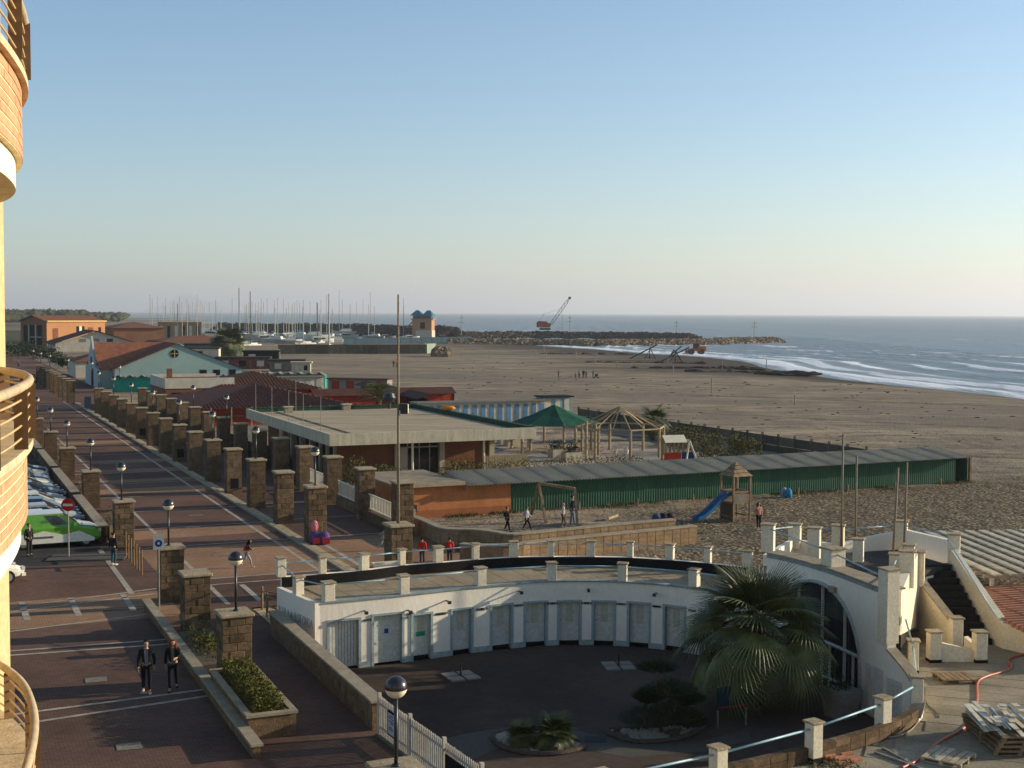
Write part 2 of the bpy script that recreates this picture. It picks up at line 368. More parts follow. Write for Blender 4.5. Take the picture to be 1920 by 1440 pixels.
smb=grid(sxs,sys_,sz); smb.f=[f for f in smb.f if not all((smb.v[i][1]<425 and smb.v[i][0]-shore(smb.v[i][1])<-25) for i in f)]; sm=smb.mesh('sea',True); sm.attributes.new('foam','FLOAT','POINT')
def foamf(x,y):
    d=x-shore(y)
    f=0.30
    if -6<d<260 and y<620: f=.30+.72*rowf(d,y)
    if 700<y<1400 and 0<d<260: f=.30+.55*rowf(d/1.4,y)
    if d<-10: f=.05
    if y>2500 : f=.16
    return f
sm.attributes['foam'].data.foreach_set('value',[foamf(v.co.x,v.co.y) for v in sm.vertices])
obj('sea',sm,M_sea,kind='structure')
# far mountain and pine wood
M_hill=mat('far_hill_scrub',(.07,.075,.05),.95,.2,.002)
mb=MB(); A=27000
for a,b,hh,pk in ((270,470,350,360),):
    n=60; m_=10
    for j in range(m_+1):
        for i in range(n+1):
            px=a+(b-a)*i/n; fx=(px-960)/FOC*(A+j*260); u=(i/n)
            h=hh*(math.exp(-((u-.36)/.16)**2)+.55*math.exp(-((u-.62)/.2)**2)+.22*math.exp(-((u-.1)/.12)**2)+.1*N3(u*14,3)+.05*N3(u*40,8))
            k=math.sin(PI*j/m_)*(1+.15*N3(u*9,j*.9))
            mb.v.append((fx,A+j*260,max(-3,h*k-3)))
    for j in range(m_):
        for i in range(n): mb.f.append((j*(n+1)+i,j*(n+1)+i+1,(j+1)*(n+1)+i+1,(j+1)*(n+1)+i))
obj('far_mountain',mb,M_hill,kind='structure',smooth=True)
M_pine=mat('pine_crown',(.028,.04,.018),.9,.4,.05,c2=(.07,.075,.03))
mb=MB()
import bmesh
bm=bmesh.new(); bmesh.ops.create_icosphere(bm,subdivisions=1,radius=1); ICO=[v.co.copy() for v in bm.verts]; ICF=[[v.index for v in f.verts] for f in bm.faces]; bm.free()
def blob(mb,c,rx,ry,rz_,jit=.25,rot=None):
    vs=[]
    for v in ICO:
        k=1+random.uniform(-jit,jit); vs.append((c[0]+v.x*rx*k,c[1]+v.y*ry*k,c[2]+v.z*rz_*k))
    mb.add(vs,ICF)
rnd=random.Random(3)
for i in range(5200):
    y=rnd.uniform(1250,4600); edge=-310-.43*(y-1300)*1.02-40
    px=rnd.uniform(-40,420)
    x=(px-960)/FOC*y
    if x>shore(y)-(130 if y>1400 else 230): continue
    if y<1050 and px>180: continue
    h=rnd.uniform(7,12)*(1.15 if px<160 else .85)
    blob(mb,(x,y,h*.62),rnd.uniform(4,8),rnd.uniform(6,11),h*.45,.3)
tag(obj('pine_wood',mb,M_pine),'dark green pine wood along the far coast on the left horizon','wood',kind='stuff')
# small dark debris scattered on the open beach
rnd=random.Random(77); mb=MB()
for i in range(420):
    px=rnd.uniform(840,1920); py=rnd.uniform(675,860) if rnd.random()<.6 else rnd.uniform(680,740); q=W(px,py,0)
    if shore(q.y)-q.x<14 or (-q.x*math.sin(TH)+q.y*math.cos(TH)<95) or q.y<150 and q.x<25: continue
    if N3(q.x*.03,q.y*.02,6)<-.05: continue
    r=rnd.uniform(.07,.24)*min(1,q.y/220); blob(mb,(q.x,q.y,gz(q.x,q.y)+.02),r*rnd.uniform(1,3),r,r*.35,.35)
tag(obj('beach_debris',mb,mat('beach_debris',(.06,.048,.038),.95,.3,1)),'dark bits of driftwood and seaweed scattered over the open beach','debris',kind='stuff')
# haze
hz=bpy.data.materials.new('haze_air'); hz.use_nodes=True; n_=hz.node_tree; n_.nodes.clear()
pv=n_.nodes.new('ShaderNodeVolumePrincipled'); pv.inputs['Density'].default_value=HAZE; pv.inputs['Color'].default_value=(1,1,1,1); pv.inputs['Anisotropy'].default_value=.38
ou=n_.nodes.new('ShaderNodeOutputMaterial'); n_.links.new(pv.outputs[0],ou.inputs['Volume'])
hb=MB().box(-31000,41000,-3100,61000,-6,380)
if HAZE>0: obj('haze',hb,hz,kind='stuff')
# ---------------------------------------------------------------- promenade
def stpoly(pts,z,mb=None):
    mb=mb or MB(); return mb.add([F(s,t,z) for s,t in pts],(tuple(range(len(pts))),))
pm=MB()
def strect(mb,s0,s1,t0,t1,z,z1=None):
    a,b,c,d=F(s0,t0),F(s0,t1),F(s1,t1),F(s1,t0)
    if z1 is None: mb.add([(p.x,p.y,z) for p in (a,b,c,d)],((0,1,2,3),))
    else:
        vs=[(p.x,p.y,z) for p in (a,b,c,d)]+[(p.x,p.y,z1) for p in (a,b,c,d)]
        mb.add(vs,((3,2,1,0),(4,5,6,7),(0,1,5,4),(1,2,6,5),(2,3,7,6),(3,0,4,7)))
    return mb
strect(pm,5,55.5,8.4,12.35,0); strect(pm,5,430,-16,8.4,0); strect(pm,55.5,430,8.4,25.3,0); strect(pm,56.5,71,25.3,28,0); strect(pm,20,36,12.35,13,0)
prom=obj('promenade',pm,M_pave,kind='structure')
def onp(name,s0,s1,t0,t1,z,m,parent=prom,z1=None): return obj(name,strect(MB(),s0,s1,t0,t1,z,z1),m,parent)
M_manh=mat('manhole_metal',(.20,.175,.15),.7,.3,4)
# beige cross bands in the paving, the sunlit strips' brightness put into their colour
for (s0,s1,t0,t1) in ((55.2,60.5,-16,9.5),(62.2,71.2,9.9,25.2),(74.5,77.5,9.9,19),(94,96.5,9.9,19),(100,101.8,9.9,19),(106,108.5,9.9,19),(113.5,115.5,9.9,19),(130,133,10,19),(178,186,9,19),(250,262,3,19)):
    onp('paving_band',s0,s1,t0,t1,.004,M_pave2)
onp('white_line',71.8,193,17.02,17.22,.008,M_strip); onp('white_line',60,71.6,17.1,17.3,.009,M_strip)
onp('white_line',76,150,11.5,11.7,.008,M_strip); onp('white_line',56.5,72,11.5,11.72,.009,M_strip)
onp('white_line',60.2,72.2,19.3,19.55,.009,M_strip); onp('white_line',60.2,72.2,8.0,8.25,.009,M_strip)
for s in (60.8,62.2,71.6,78.0,85,92,99.3,106,113,120,127,140,155,170,188): onp('white_line',s,s+.16,9.9,18.1,.012,M_strip)
for s in (71.6,78.4,85.5): onp('white_line',s,s+.14,19.8,25,.012,M_strip)
for px in (115,165,205):
    pass
for t in (3.4,5.4,7.6): onp('white_line',56.7,60.4,t,t+.26,.012,M_strip)
for t in (12.9,14.9,): onp('white_line',56.7,60.4,t,t+.26,.012,M_strip)
for y0,y1 in (((22,1148),(293,1113)),((22,1139),(293,1104)),((22,1184),(293,1150)),((60,1218),(330,1198)),((36,1228),(330,1207)),((72,1334),(386,1293)),((80,1352),(392,1305))):
    a=W(*y0); b=W(*y1); d=(b-a).normalized(); a=a-d*4
    n_=Vector((-d.y,d.x,0))*.09
    obj('white_line',MB().add([(q.x,q.y,.012) for q in (a-n_,b-n_,b+n_,a+n_)],((0,1,2,3),)),M_strip,prom)
a=W(22,1176); b=W(293,1138)
n_=Vector((.1,1,0))*.32
obj('asphalt_strip',MB().add([(q.x,q.y,.010) for q in (a-n_-Vector((5,-.8,0)),b-n_,b+n_,a+n_-Vector((5,-.8,0)))],((0,1,2,3),)),M_asph,prom)
for px,py in ((180,1275),(242,1400),(985,1410),(700,1013)):
    if px>900: continue
    c=W(px,py); obj('manhole_cover',MB().box(-.35,.35,-.3,.3,.006,.016),M_manh,prom,loc=(c.x,c.y,0),rz=R(20))
for s,t in ((68,13.2),(77.6,13.5),(82,14.5),(99,13),(110,14)): onp('manhole_cover',s,s+.4,t,t+.9,.016,M_manh)
park=obj('car_park',strect(MB(),68.8,140,-14,8.2,.005),M_asph,kind='structure')
# kerb of the sea side row
onp('kerb',60.8,190,18.15,18.42,0.0,M_cope,z1=.12)
strect_grass=onp('planting_strip',60.8,190,18.42,18.9,.02,M_sandpatch)
# ---------------------------------------------------------------- stone pillars
BW=1.0
blk_cache={}
def blockmesh(l,d,h):
    k=(round(l,3),round(d,3),round(h,3))
    if k not in blk_cache:
        me=MB().box(-l/2,l/2,-d/2,d/2,-h/2,h/2).mesh('block'); bevel(me,.016); me.materials.append(M_tuff); blk_cache[k]=me
    return blk_cache[k]
capme=MB().box(-.575,.575,-.575,.575,0,.13).mesh('cap'); bevel(capme,.03); capme.materials.append(M_cap)
M_tuffwall=mat('tuff_masonry',(.155,.105,.066),.9,.3,2.5,.7,30,var2=.15,rnd=.3)
bodycache={}
def pillar(s,t,H,detail,label,grp):
    p=thing('stone_pillar',label,'pillar',F(s,t),TH+R(random.uniform(-1,1)),grp)
    Hb=H-.13; rows=round(Hb/.285); rh=Hb/rows
    if detail:
        obj('core',MB().box(-.478,.478,-.478,.478,0,Hb-.01),M_mortar,p)
        for r in range(rows):
            z=(r+.5)*rh; g=.012
            if r%2==0:
                for sy in (-1,1):
                    for sx in (-1,1): obj('block',blockmesh(.5-g,.24,rh-g),None,p,loc=(sx*.25,sy*.38+random.uniform(-.014,.014),z))
                for sx in (-1,1): obj('block',blockmesh(.24,.52-g,rh-g),None,p,loc=(sx*.38+random.uniform(-.014,.014),0,z))
            else:
                for sx in (-1,1): 
                    for sy in (-1,1): obj('block',blockmesh(.24,.5-g,rh-g),None,p,loc=(sx*.38+random.uniform(-.014,.014),sy*.25,z))
                for sy in (-1,1): obj('block',blockmesh(.52-g,.24,rh-g),None,p,loc=(0,sy*.38+random.uniform(-.014,.014),z))
    else:
        k=round(H,2)
        if k not in bodycache:
            mb=MB().box(-.47,.47,-.47,.47,0,Hb)
            rr=random.Random(5)
            for r in range(rows):
                z0=r*rh+.008; z1=(r+1)*rh-.008; of=(.0 if r%2 else .18)
                cuts=[-.5,-.17+of-.1,.17+of,.5]
                for a,b in zip(cuts,cuts[1:]):
                    e=rr.uniform(-.008,.008)
                    mb.box(a+.006,b-.006,-.5-e,.5+e,z0,z1); mb.box(-.5-e,.5+e,a+.006,b-.006,z0+.001,z1-.001)
            me=mb.mesh('masonry'); me.materials.append(M_tuffwall); bodycache[k]=me
        o=obj('masonry',bodycache[k],None,p); 
    obj('cap',capme,None,p,loc=(0,0,Hb),rz=R(random.uniform(-1.5,1.5)))
    return p
lamp_parts={}
def lamp(s,t,z,h,label,grp,r=.25):
    p=thing('street_lamp',label,'lamp',F(s,t,z),0,grp)
    if 'pole' not in lamp_parts:
        m=MB().tube([(0,0,0),(0,0,h-r*.9)],.045,10).lathe([(.0,0),(.11,0),(.11,.03),(.05,.06)],12).mesh('pole',True); m.materials.append(M_metal); lamp_parts['pole']=m
        pr=[(r*math.sin(a),-r*math.cos(a)) for a in [PI*.46*i/9 for i in range(10)]]
        m=MB().lathe(pr,24).mesh('globe',True); m.materials.append(M_lampw); lamp_parts['globe']=m
        pr=[(r*1.01*math.sin(a),-r*1.01*math.cos(a)) for a in [PI*.455+PI*.545*i/10 for i in range(11)]]
        m=MB().lathe(pr,24).mesh('shade',True); m.materials.append(M_lampb); lamp_parts['shade']=m
    obj('pole',lamp_parts['pole'],None,p); obj('globe',lamp_parts['globe'],None,p,loc=(0,0,h)); obj('shade_cap',lamp_parts['shade'],None,p,loc=(0,0,h))
    return p
GL='stone pillars along the building side of the promenade'; GR='stone pillars along the sea side of the promenade'; G2='stone pillars of the row in front of the beach clubs'
left=[(27.8,9.45,'lamp pillar at the bottom edge, beside the white picket fence'),(44.6,9.35,'tuff block pillar behind the hedge planter, carrying a ball lamp'),(52,9.4,'lampless tuff block pillar standing between two lamp pillars near the walking couple'),(58.3,9.5,'lamp pillar with the small blue sign in front of it'),(73.5,9.5,'lamp pillar beside the brown posts near the green van')]
for s,t,l in left: pillar(s,t,2.4,True,l,GL)
for i,s in enumerate((88.1,103.7,118,133,148,163)):
    pillar(s,9.4,2.4,False,'lamp pillar on the car park side of the promenade, %s one beyond the green van'%ordn(i),GL)
for i,(s,l) in enumerate(((27.8,'ball lamp nearest the viewer, on the pale cap beside the picket fence'),(44.6,'ball lamp on the pillar behind the hedge planter'),(58.3,'ball lamp above the small blue sign'),(73.5,'ball lamp on the pillar by the green van'))): lamp(s,9.42,2.4,1.78,l,'ball lamps on the promenade pillars')
for i,s in enumerate((88.1,103.7,118,133,148,163)): lamp(s,9.42,2.4,1.78,'ball lamp on the car park side of the promenade, %s one beyond the green van'%ordn(i),'ball lamps on the promenade pillars')
pillar(56.2,19.15,3.1,True,'tuff block pillar carrying the tall flagpole, right behind the white terrace','stone pillars along the sea side of the promenade')
k=0; S=70.3; nr=[]
while S<176:
    l='tuff block pillar with two school bags leaning at its foot' if k==0 else 'front row sea side pillar, %s one beyond the pillar with the school bags'%ordn(k-1)
    pillar(S,19.2,3.1,k<2,l,GR); nr.append(S); S+=7.1; k+=1
for i,s in enumerate((189.5,196,203,210,217,224,231,238,245)): pillar(s,17.8,3.1,False,'distant tuff pillar on the sea side beyond the side passage, %s from the passage'%ordn(i),GR)
for i,s in enumerate(nr[::2]): lamp(s,19.2,3.1,1.85,'ball lamp on the front sea side pillars, %s one counting away from the school bags'%ordn(i),'ball lamps on the promenade pillars')
S=70.3
for i in range(15):
    pillar(S,24.2,3.1,i==0 or i==1,'back row sea side pillar, %s one counting away from the orange hut'%ordn(i),G2); S+=7.0
for i,(s,t) in enumerate(((118,24.2),(134,24.2),(188,24),(203,22),(217,20),(238,19),(252,18.6),(268,18.4))): lamp(s,t,3.1,1.85,'ball lamp standing among the beach club roofs, %s from the near end'%ordn(i),'ball lamps by the beach clubs')
# dark panels that paint the shade of niches in some pillars
for i,s in enumerate((91.6,112.9,134.2)):
    p=thing('niche_shade','dark panel painting niche shade on a sea side pillar, %s from the school bags'%ordn(i),'vent',F(s,19.2),TH)
    obj('dark_panel',MB().box(-.28,.28,-.515,-.5,.35,1.05),M_dark,p); obj('frame',MB().box(-.32,.32,-.512,-.498,.31,1.09),M_mortar,p)
# flagpole
M_polebrown=mat('pole_brown_paint',(.24,.19,.14),.6,.15,3)
p=thing('flagpole','tall grey flagpole standing on the pillar behind the white terrace','flagpole',F(56.2,19.15,3.1)); 
mb=MB().tube([(0,0,0),(0,0,4),(0,0,10.2)],(.075),10,.04); obj('pole',mb,M_polebrown,p,smooth=True)
fl=obj('floodlight',MB().box(.1,.42,-.16,.16,4.9,5.35).box(.0,.12,-.03,.03,5.05,5.15),M_metal,p); obj('lens',MB().box(.42,.45,-.14,.14,4.93,5.32),M_lampw,fl)
# low walls and shrubs between the building-side pillars
M_tw=M_tuffwall
def stwall(name,label,cat,s0,s1,t0,t1,h,grp=None,cope=.07,m=None):
    p=thing(name,label,cat,F((s0+s1)/2,(t0+t1)/2),TH,grp); ls=(s1-s0)/2; lt=(t1-t0)/2
    mb=MB(); rows=max(1,round((h-cope)/.28)); rh=(h-cope)/rows; mb.box(-lt+.02,lt-.02,-ls+.02,ls-.02,0,h-cope)
    for r in range(rows):
        n=max(1,int(2*ls/.5)); 
        for i in range(n):
            y0=-ls+2*ls*i/n; y1=-ls+2*ls*(i+1)/n; e=random.uniform(-.008,.008)
            mb.box(-lt-e,lt+e,y0+.008,y1-.008,r*rh+.008,(r+1)*rh-.004)
        
    obj('masonry',mb,m or M_tw,p); obj('coping',MB().box(-lt-.06,lt+.06,-ls-.06,ls+.06,h-cope,h),M_cope,p); return p
prev=58.9
for i,s in enumerate((73.5,88.1,103.7,118,133,148)):
    if i==0: prev=s; continue
    stwall('low_wall','low tuff wall with pale coping between car park pillars, %s one beyond the green van'%ordn(i-1),'wall',prev+.7,s-.7,8.3,8.75,.95,'low walls by the car park'); 
    q=thing('planter','stone planter with a dry shrub by the car park wall, %s beyond the green van'%ordn(i-1),'planter',F(prev+2.6,9.4),TH,'planters by the car park')
    obj('box',MB().box(-.45,.45,-1.2,1.2,0,.8),M_cope,q); obj('soil',MB().box(-.38,.38,-1.1,1.1,.8,.82),M_mortar,q)
    mb=MB()
    for _ in range(260):
        c=Vector((random.gauss(0,.3),random.gauss(0,.6),.85+abs(random.gauss(.1,.3)))); a=Vector([random.gauss(0,1) for _ in range(3)]).normalized()*.09; b=Vector([random.gauss(0,1) for _ in range(3)]).normalized()*.09
        mb.add((c,c+a,c+b),((0,1,2),))
    obj('shrub',mb,M_leaf,q); prev=s
# ---------------------------------------------------------------- foreground planter and ramp walls
def leafmass(mb,n,fn,sz_=.07):
    for _ in range(n):
        c=Vector(fn()); a=Vector([random.gauss(0,1) for _ in range(3)]).normalized()*sz_*random.uniform(.6,1.3); b=Vector([random.gauss(0,1) for _ in range(3)]).normalized()*sz_*.6
        mb.add((c-a,c+b,c+a,c-b),((0,1,2,3),))
    return mb
stwall('low_wall','long low tuff wall with pale coping edging the promenade left of the hedge','wall',36.5,57.0,8.15,8.38,.42,None)
stwall('low_wall','high tuff wall with worn coping beside the dark ramp, running to the picket fence','wall',37.6,50.6,12.0,12.34,.92,None)
pl=thing('hedge_planter','stone planter full of clipped green hedge beside a tuff pillar','planter',F(40.9,9.1),TH)
W2,L2=.72,2.75
mb=MB().box(-W2,W2,-L2,-L2+.16,0,.66).box(-W2,W2,L2-.16,L2,0,.66).box(-W2,-W2+.14,-L2+.16,L2-.16,0,.66).box(W2-.14,W2,-L2+.16,L2-.16,0,.66)
obj('planter_wall',mb,M_tw,pl)
mb=MB().box(-W2-.05,W2+.05,-L2-.05,-L2+.18,.66,.74).box(-W2-.05,W2+.05,L2-.18,L2+.05,.66,.74).box(-W2-.05,-W2+.15,-L2+.18,L2-.18,.66,.74).box(W2-.15,W2+.05,-L2+.18,L2-.18,.66,.74)
obj('rim',mb,M_cope,pl); obj('soil',MB().box(-W2+.14,W2-.14,-L2+.16,L2-.16,.3,.6),M_mortar,pl)
mb=MB()
def hf():
    x=random.uniform(-.5,.5); y=random.uniform(-2.5,2.5); z=random.uniform(.6,1.15)+.1*N3(x*2,y*2,2)
    return (x*(1.05-.25*(z-.6)),y,z)
leafmass(mb,9000,hf,.045); obj('hedge',mb,M_leaf,pl)
# second dry bed behind it
q=thing('flower_bed','dry flower bed with a yellowed shrub behind the first tuff pillar','planter',F(48.3,9.1),TH)
obj('soil',MB().box(-.7,.7,-2.6,2.6,0,.35),M_mortar,q); mb=MB(); leafmass(mb,1400,lambda:(random.gauss(0,.28),random.gauss(0,.9),.4+abs(random.gauss(0,.22))),.05); obj('shrub',mb,M_leaf,q)
# ---------------------------------------------------------------- rotunda
ROTI=[(-7.16,49.41),(-4.2,50.85),(-1.25,52.5),(1.55,53.6),(4.45,53.55),(7.05,52.5),(9.74,50.16),(11.2,47.4),(12.16,44.1),(12.75,41.6),(11.3,39.3),(8.65,37.2),(5.5,35.2),(2.2,33.6),(-1.2,32.6)]
ROTO=[W(x,y,2.0) for x,y in ((528,1082),(606,1076),(684,1069),(755,1060),(823,1055),(893,1049),(964,1045),(1033,1044),(1108,1044),(1181,1045.5),(1255,1050),(1326,1056),(1400,1064))]
ROTO=[Vector((p.x,p.y,0)) for p in ROTO]
cI=spline([Vector((x,y,0)) for x,y in ROTI],24)
CZ=-1.0; TZ=1.6
cum=[0]
for a,b in zip(cI,cI[1:]): cum.append(cum[-1]+(b-a).length)
pxs=[proj((p.x,p.y,0))[0] for p in cI]
def arc_at_px(px,lo=0,hi=None):
    hi=hi or len(cI)-1
    for i in range(lo,hi):
        if (pxs[i]-px)*(pxs[i+1]-px)<=0 and pxs[i]!=pxs[i+1]:
            k=(px-pxs[i])/(pxs[i+1]-pxs[i]); return cum[i]+(cum[i+1]-cum[i])*k
    return None
def at_arc(a):
    for i in range(len(cum)-1):
        if cum[i+1]>=a:
            k=(a-cum[i])/(cum[i+1]-cum[i]); p=cI[i].lerp(cI[i+1],k); d=(cI[i+1]-cI[i]).normalized(); return p,d
    return cI[-1],(cI[-1]-cI[-2]).normalized()
rot=thing('rotunda','curved white bathing pavilion with cabin doors and a flat terrace roof around the dark courtyard','building')
def curvewall(mb,a0,a1,z0,z1,d0,d1,step=.4,zf=None):   # wall along the inner curve from arc a0 to a1; d = offset outward (left)
    n=max(1,int(math.ceil((a1-a0)/step))); vs=[]
    for i in range(n+1):
        p,d=at_arc(a0+(a1-a0)*i/n); nn=Vector((-d.y,d.x,0)); zz0,zz1=(z0,z1) if zf is None else zf(a0+(a1-a0)*i/n)
        for dd,z in ((d0,zz0),(d0,zz1),(d1,zz1),(d1,zz0)): q=p+nn*dd; vs.append((q.x,q.y,z))
    fs=[]
    for i in range(n):
        b=i*4; c=b+4
        for k in range(4): k2=(k+1)%4; fs.append((b+k,c+k,c+k2,b+k2))
    fs.append((3,2,1,0)); e=n*4; fs.append((e,e+1,e+2,e+3)); return mb.add(vs,fs)
doors=[(617,673,-.95,.86,'gate'),(700,754,-.95,.92,'wide')]+[(a,b,-.85,.78,'cabin') for a,b in ((774,808),(848,884),(922,959),(985,1024),(1048,1087),(1113,1151),(1179,1217),(1246,1283),(1313,1350),(1376,1410))]
AA=[(arc_at_px(a),arc_at_px(b),z0,z1,k) for a,b,z0,z1,k in doors]
endA=arc_at_px(1436)
wl=MB(); cur=0
for a0,a1,z0,z1,k in AA:
    curvewall(wl,cur,a0,CZ,TZ,0,.28); curvewall(wl,a0,a1,z1,TZ,0,.28); cur=a1
curvewall(wl,cur,endA,CZ,TZ,0,.28)
obj('inner_wall',wl,M_plaster,rot)
# plinth and trims in pale blue
tr=MB(); cur=0.3
for a0,a1,z0,z1,k in AA:
    if a0-cur>.1: curvewall(tr,cur,a0-.08,CZ,CZ+.22,-.03,-.002)
    cur=a1+.08
obj('plinth',tr,mat('faded_blue_plinth',(.33,.40,.42),.8,.2,3),rot)
obj('roof_edge',curvewall(MB(),.2,endA,TZ,TZ+.06,-.06,.30),mat('blue_grey_edge',(.25,.30,.32),.7,.2,3),rot)
def local_frame(a):
    p,d=at_arc(a); return p, math.atan2(d.y,d.x)
di=0
for a0,a1,z0,z1,k in AA:
    di+=1; p,an=local_frame((a0+a1)/2); hw=(a1-a0)/2*.99; H=z1-CZ
    fr=MB(); f=.10 if k!='cabin' else .09
    fr.box(-hw-.09,-hw+.01,-.035,.16,CZ,z1); fr.box(hw-.01,hw+.09,-.035,.16,CZ,z1); fr.box(-hw-.09,hw+.09,-.045,.16,z1,z1+.08)
    d=obj('door',MB().box(-hw+.015,hw-.015,.17,.21,z0-CZ*0+.0,z1-.01),M_door if k!='cabin' else M_door,rot,loc=(p.x,p.y,0),rz=an)
    obj('door_frame',fr,M_bluerail if 0 else mat('door_frame_blue',(.30,.39,.44),.6,.12,4),rot,loc=(p.x,p.y,0),rz=an)
    obj('sill_gap',MB().box(-hw+.01,hw-.01,.19,.22,CZ,z0-.004),M_dark,d)
    if k=='cabin':
        obj('louver_panel',MB().box(-.13,.15,.155,.169,z1-.85,z1-.1),M_panel,d)
        obj('knob',MB().lathe([(0,-.03),(.03,0),(0,.03)],8,(-hw+.1,.14,z0+.85)),M_metal,d)
        if di==3: obj('green_sign',MB().box(-.18,.2,.15,.168,z0+.75,z0+.93),mat('green_sign_paint',(.02,.25,.17),.5,.05),d)
    elif k=='gate':
        for i in range(9):
            x=-hw+.1+(2*hw-.2)*i/8; obj('door_board',MB().box(x-.05,x+.05,.14,.168,z0+.03,z1-.05),M_door,d)
    else:
        obj('blue_sign',MB().box(-.08,.08,.15,.168,z1-.75,z1-.57),mat('blue_sign_paint',(.02,.05,.35),.5,.05),d)
        obj('handle',MB().box(-hw+.06,-hw+.16,.12,.168,z0+.72,z0+.80),M_steel,d)
# black crossed ornaments beside door tops
xm=MB()
for i in range(3):
    for s_ in (-1,1): xm.bar((i*.11-.11-.045,0,-s_*.04),(i*.11-.11+.045,0,s_*.04),.02)
xme=xm.mesh('ornament'); xme.materials.append(M_black)
for a0,a1,z0,z1,k in AA[0:]:
    for aa,ok in ((a0-.36,k=='cabin'),(a1+.34,True)):
        if not ok: continue
        p,an=local_frame(aa); nn=Vector((math.sin(an),-math.cos(an),0))*.03
        obj('cross_ornament',xme,None,rot,loc=(p.x+nn.x,p.y+nn.y,z1-.05),rz=an)
for px,z in ((682,1.15),(764,1.0),(836,1.2),(972,1.3),(1103,1.3),(1230,1.25)):
    a=arc_at_px(px); p,an=local_frame(a); L_=obj('wall_light',MB().box(-.03,.03,-.28,0,z,z+.04).box(-.06,.06,-.36,-.24,z-.06,z+.05),M_metal,rot,loc=(p.x,p.y,0),rz=an)
# terrace slab and outer wall
cO=spline(ROTO,10)
def resamp(pl,n):
    c=[0]
    for a,b in zip(pl,pl[1:]): c.append(c[-1]+(b-a).length)
    out=[]; j=0
    for i in range(n+1):
        L_=c[-1]*i/n
        while j<len(c)-2 and c[j+1]<L_: j+=1
        out.append(pl[j].lerp(pl[j+1],(L_-c[j])/(c[j+1]-c[j])))
    return out
ci=[at_arc(endA*i/60)[0] for i in range(61)]; co=resamp(cO,60)
mb=MB()
for i in range(61): mb.v+= [(ci[i].x,ci[i].y,TZ-.02),(co[i].x,co[i].y,TZ-.02)]
for i in range(60): mb.f.append((2*i,2*i+2,2*i+3,2*i+1))
# lift the slab edge just inside the wall top
M_terr=mat('terrace_screed',(.30,.24,.165),.85,.22,.9,.3,20,stretch=(1,.6,1))
obj('terrace_floor',mb,M_terr,rot)
for i in range(2,60,3):      # screed bays: raised slabs with open joints
    b=MB(); g=.015
    A,B,C,D=ci[i].lerp(co[i],.06),ci[i].lerp(co[i],.9),ci[min(i+3,60)].lerp(co[min(i+3,60)],.9),ci[min(i+3,60)].lerp(co[min(i+3,60)],.06)
    e=(D-A).normalized()*g
    b.prism([(q.x,q.y) for q in (A+e,D-e,C-e,B+e)],TZ-.018,TZ+.012); obj('floor_slab',b,M_terr,rot)
def polywall(mb,pl,z0,z1,d0,d1):
    A=offs(pl,d0); B=offs(pl,d1); n=len(pl); vs=[]
    for i in range(n):
        za=z0[i] if isinstance(z0,list) else z0; zb=z1[i] if isinstance(z1,list) else z1
        vs+=[(A[i].x,A[i].y,za),(A[i].x,A[i].y,zb),(B[i].x,B[i].y,zb),(B[i].x,B[i].y,za)]
    fs=[]
    for i in range(n-1):
        b=i*4;c=b+4
        for k in range(4): k2=(k+1)%4; fs.append((b+k,c+k,c+k2,b+k2))
    fs.append((3,2,1,0)); e=(n-1)*4; fs.append((e,e+1,e+2,e+3)); return mb.add(vs,fs)
obj('outer_wall',polywall(MB(),co,-.3,2.0,.0,.2),M_plaster,rot)
obj('black_upstand',polywall(MB(),co,TZ-.01,1.99,-.06,-.004),M_black,rot)
# left end wall with the faded lettering
A=ci[0]; B=co[0]; d=(B-A).normalized()
ew=obj('end_wall',MB().box(0,(B-A).length,0,.2,-.9,TZ+.02),M_plaster,rot,loc=(A.x,A.y,0),rz=math.atan2(d.y,d.x))
M_let=mat('faded_lettering',(.42,.41,.41),.9,.2,4)
lx=.2; LW=(B-A).length
def glyph(ch):
    tc=bpy.data.curves.new('t','FONT'); tc.body=ch; tc.size=.52; tc.extrude=.006; to=bpy.data.objects.new('t',tc); COL.objects.link(to)
    bpy.context.view_layer.update(); me=bpy.data.meshes.new_from_object(to.evaluated_get(bpy.context.evaluated_depsgraph_get())); bpy.data.objects.remove(to); me.materials.clear(); me.materials.append(M_let); return me
gl_={}
for ch in 'BAR LA ROTONDA':
    if ch==' ': lx+=.13; continue
    if ch not in gl_: gl_[ch]=glyph(ch)
    obj('letter',gl_[ch],None,ew,loc=(LW-lx,.21,.62),rot=(PI/2,0,PI),scale=(.62,.95,1)); lx+=.245
# posts
pcache={}
def post(parent,p,an,z0,h,w_=.34,name='post',capw=.05,m=None,black=0,d_=None):
    d_=d_ or w_
    k=(round(h,2),w_,black,d_,m.name if m else '')
    if k not in pcache:
        me=MB().box(-w_/2,w_/2,-d_/2,d_/2,black,h-.06).mesh('post'); bevel(me,.012); me.materials.append(m or M_plasterw)
        c=MB().box(-w_/2-capw,w_/2+capw,-d_/2-capw,d_/2+capw,h-.06,h).mesh('cap'); bevel(c,.012); c.materials.append(M_cap)
        b=MB().box(-w_/2-.01,w_/2+.01,-d_/2-.01,d_/2+.01,-.25,black).mesh('base') if black else None
        if b: b.materials.append(M_black)
        pcache[k]=(me,c,b)
    me,c,b=pcache[k]
    o=obj(name,me,None,parent,loc=(p.x,p.y,z0),rz=an); obj('post_cap',c,None,o)
    if b: obj('post_base',b,None,o)
    return o
inpost=[post(rot,at_arc(.25)[0]+Vector((.05,.2,0)),R(28),TZ+.0,.78,.4)]
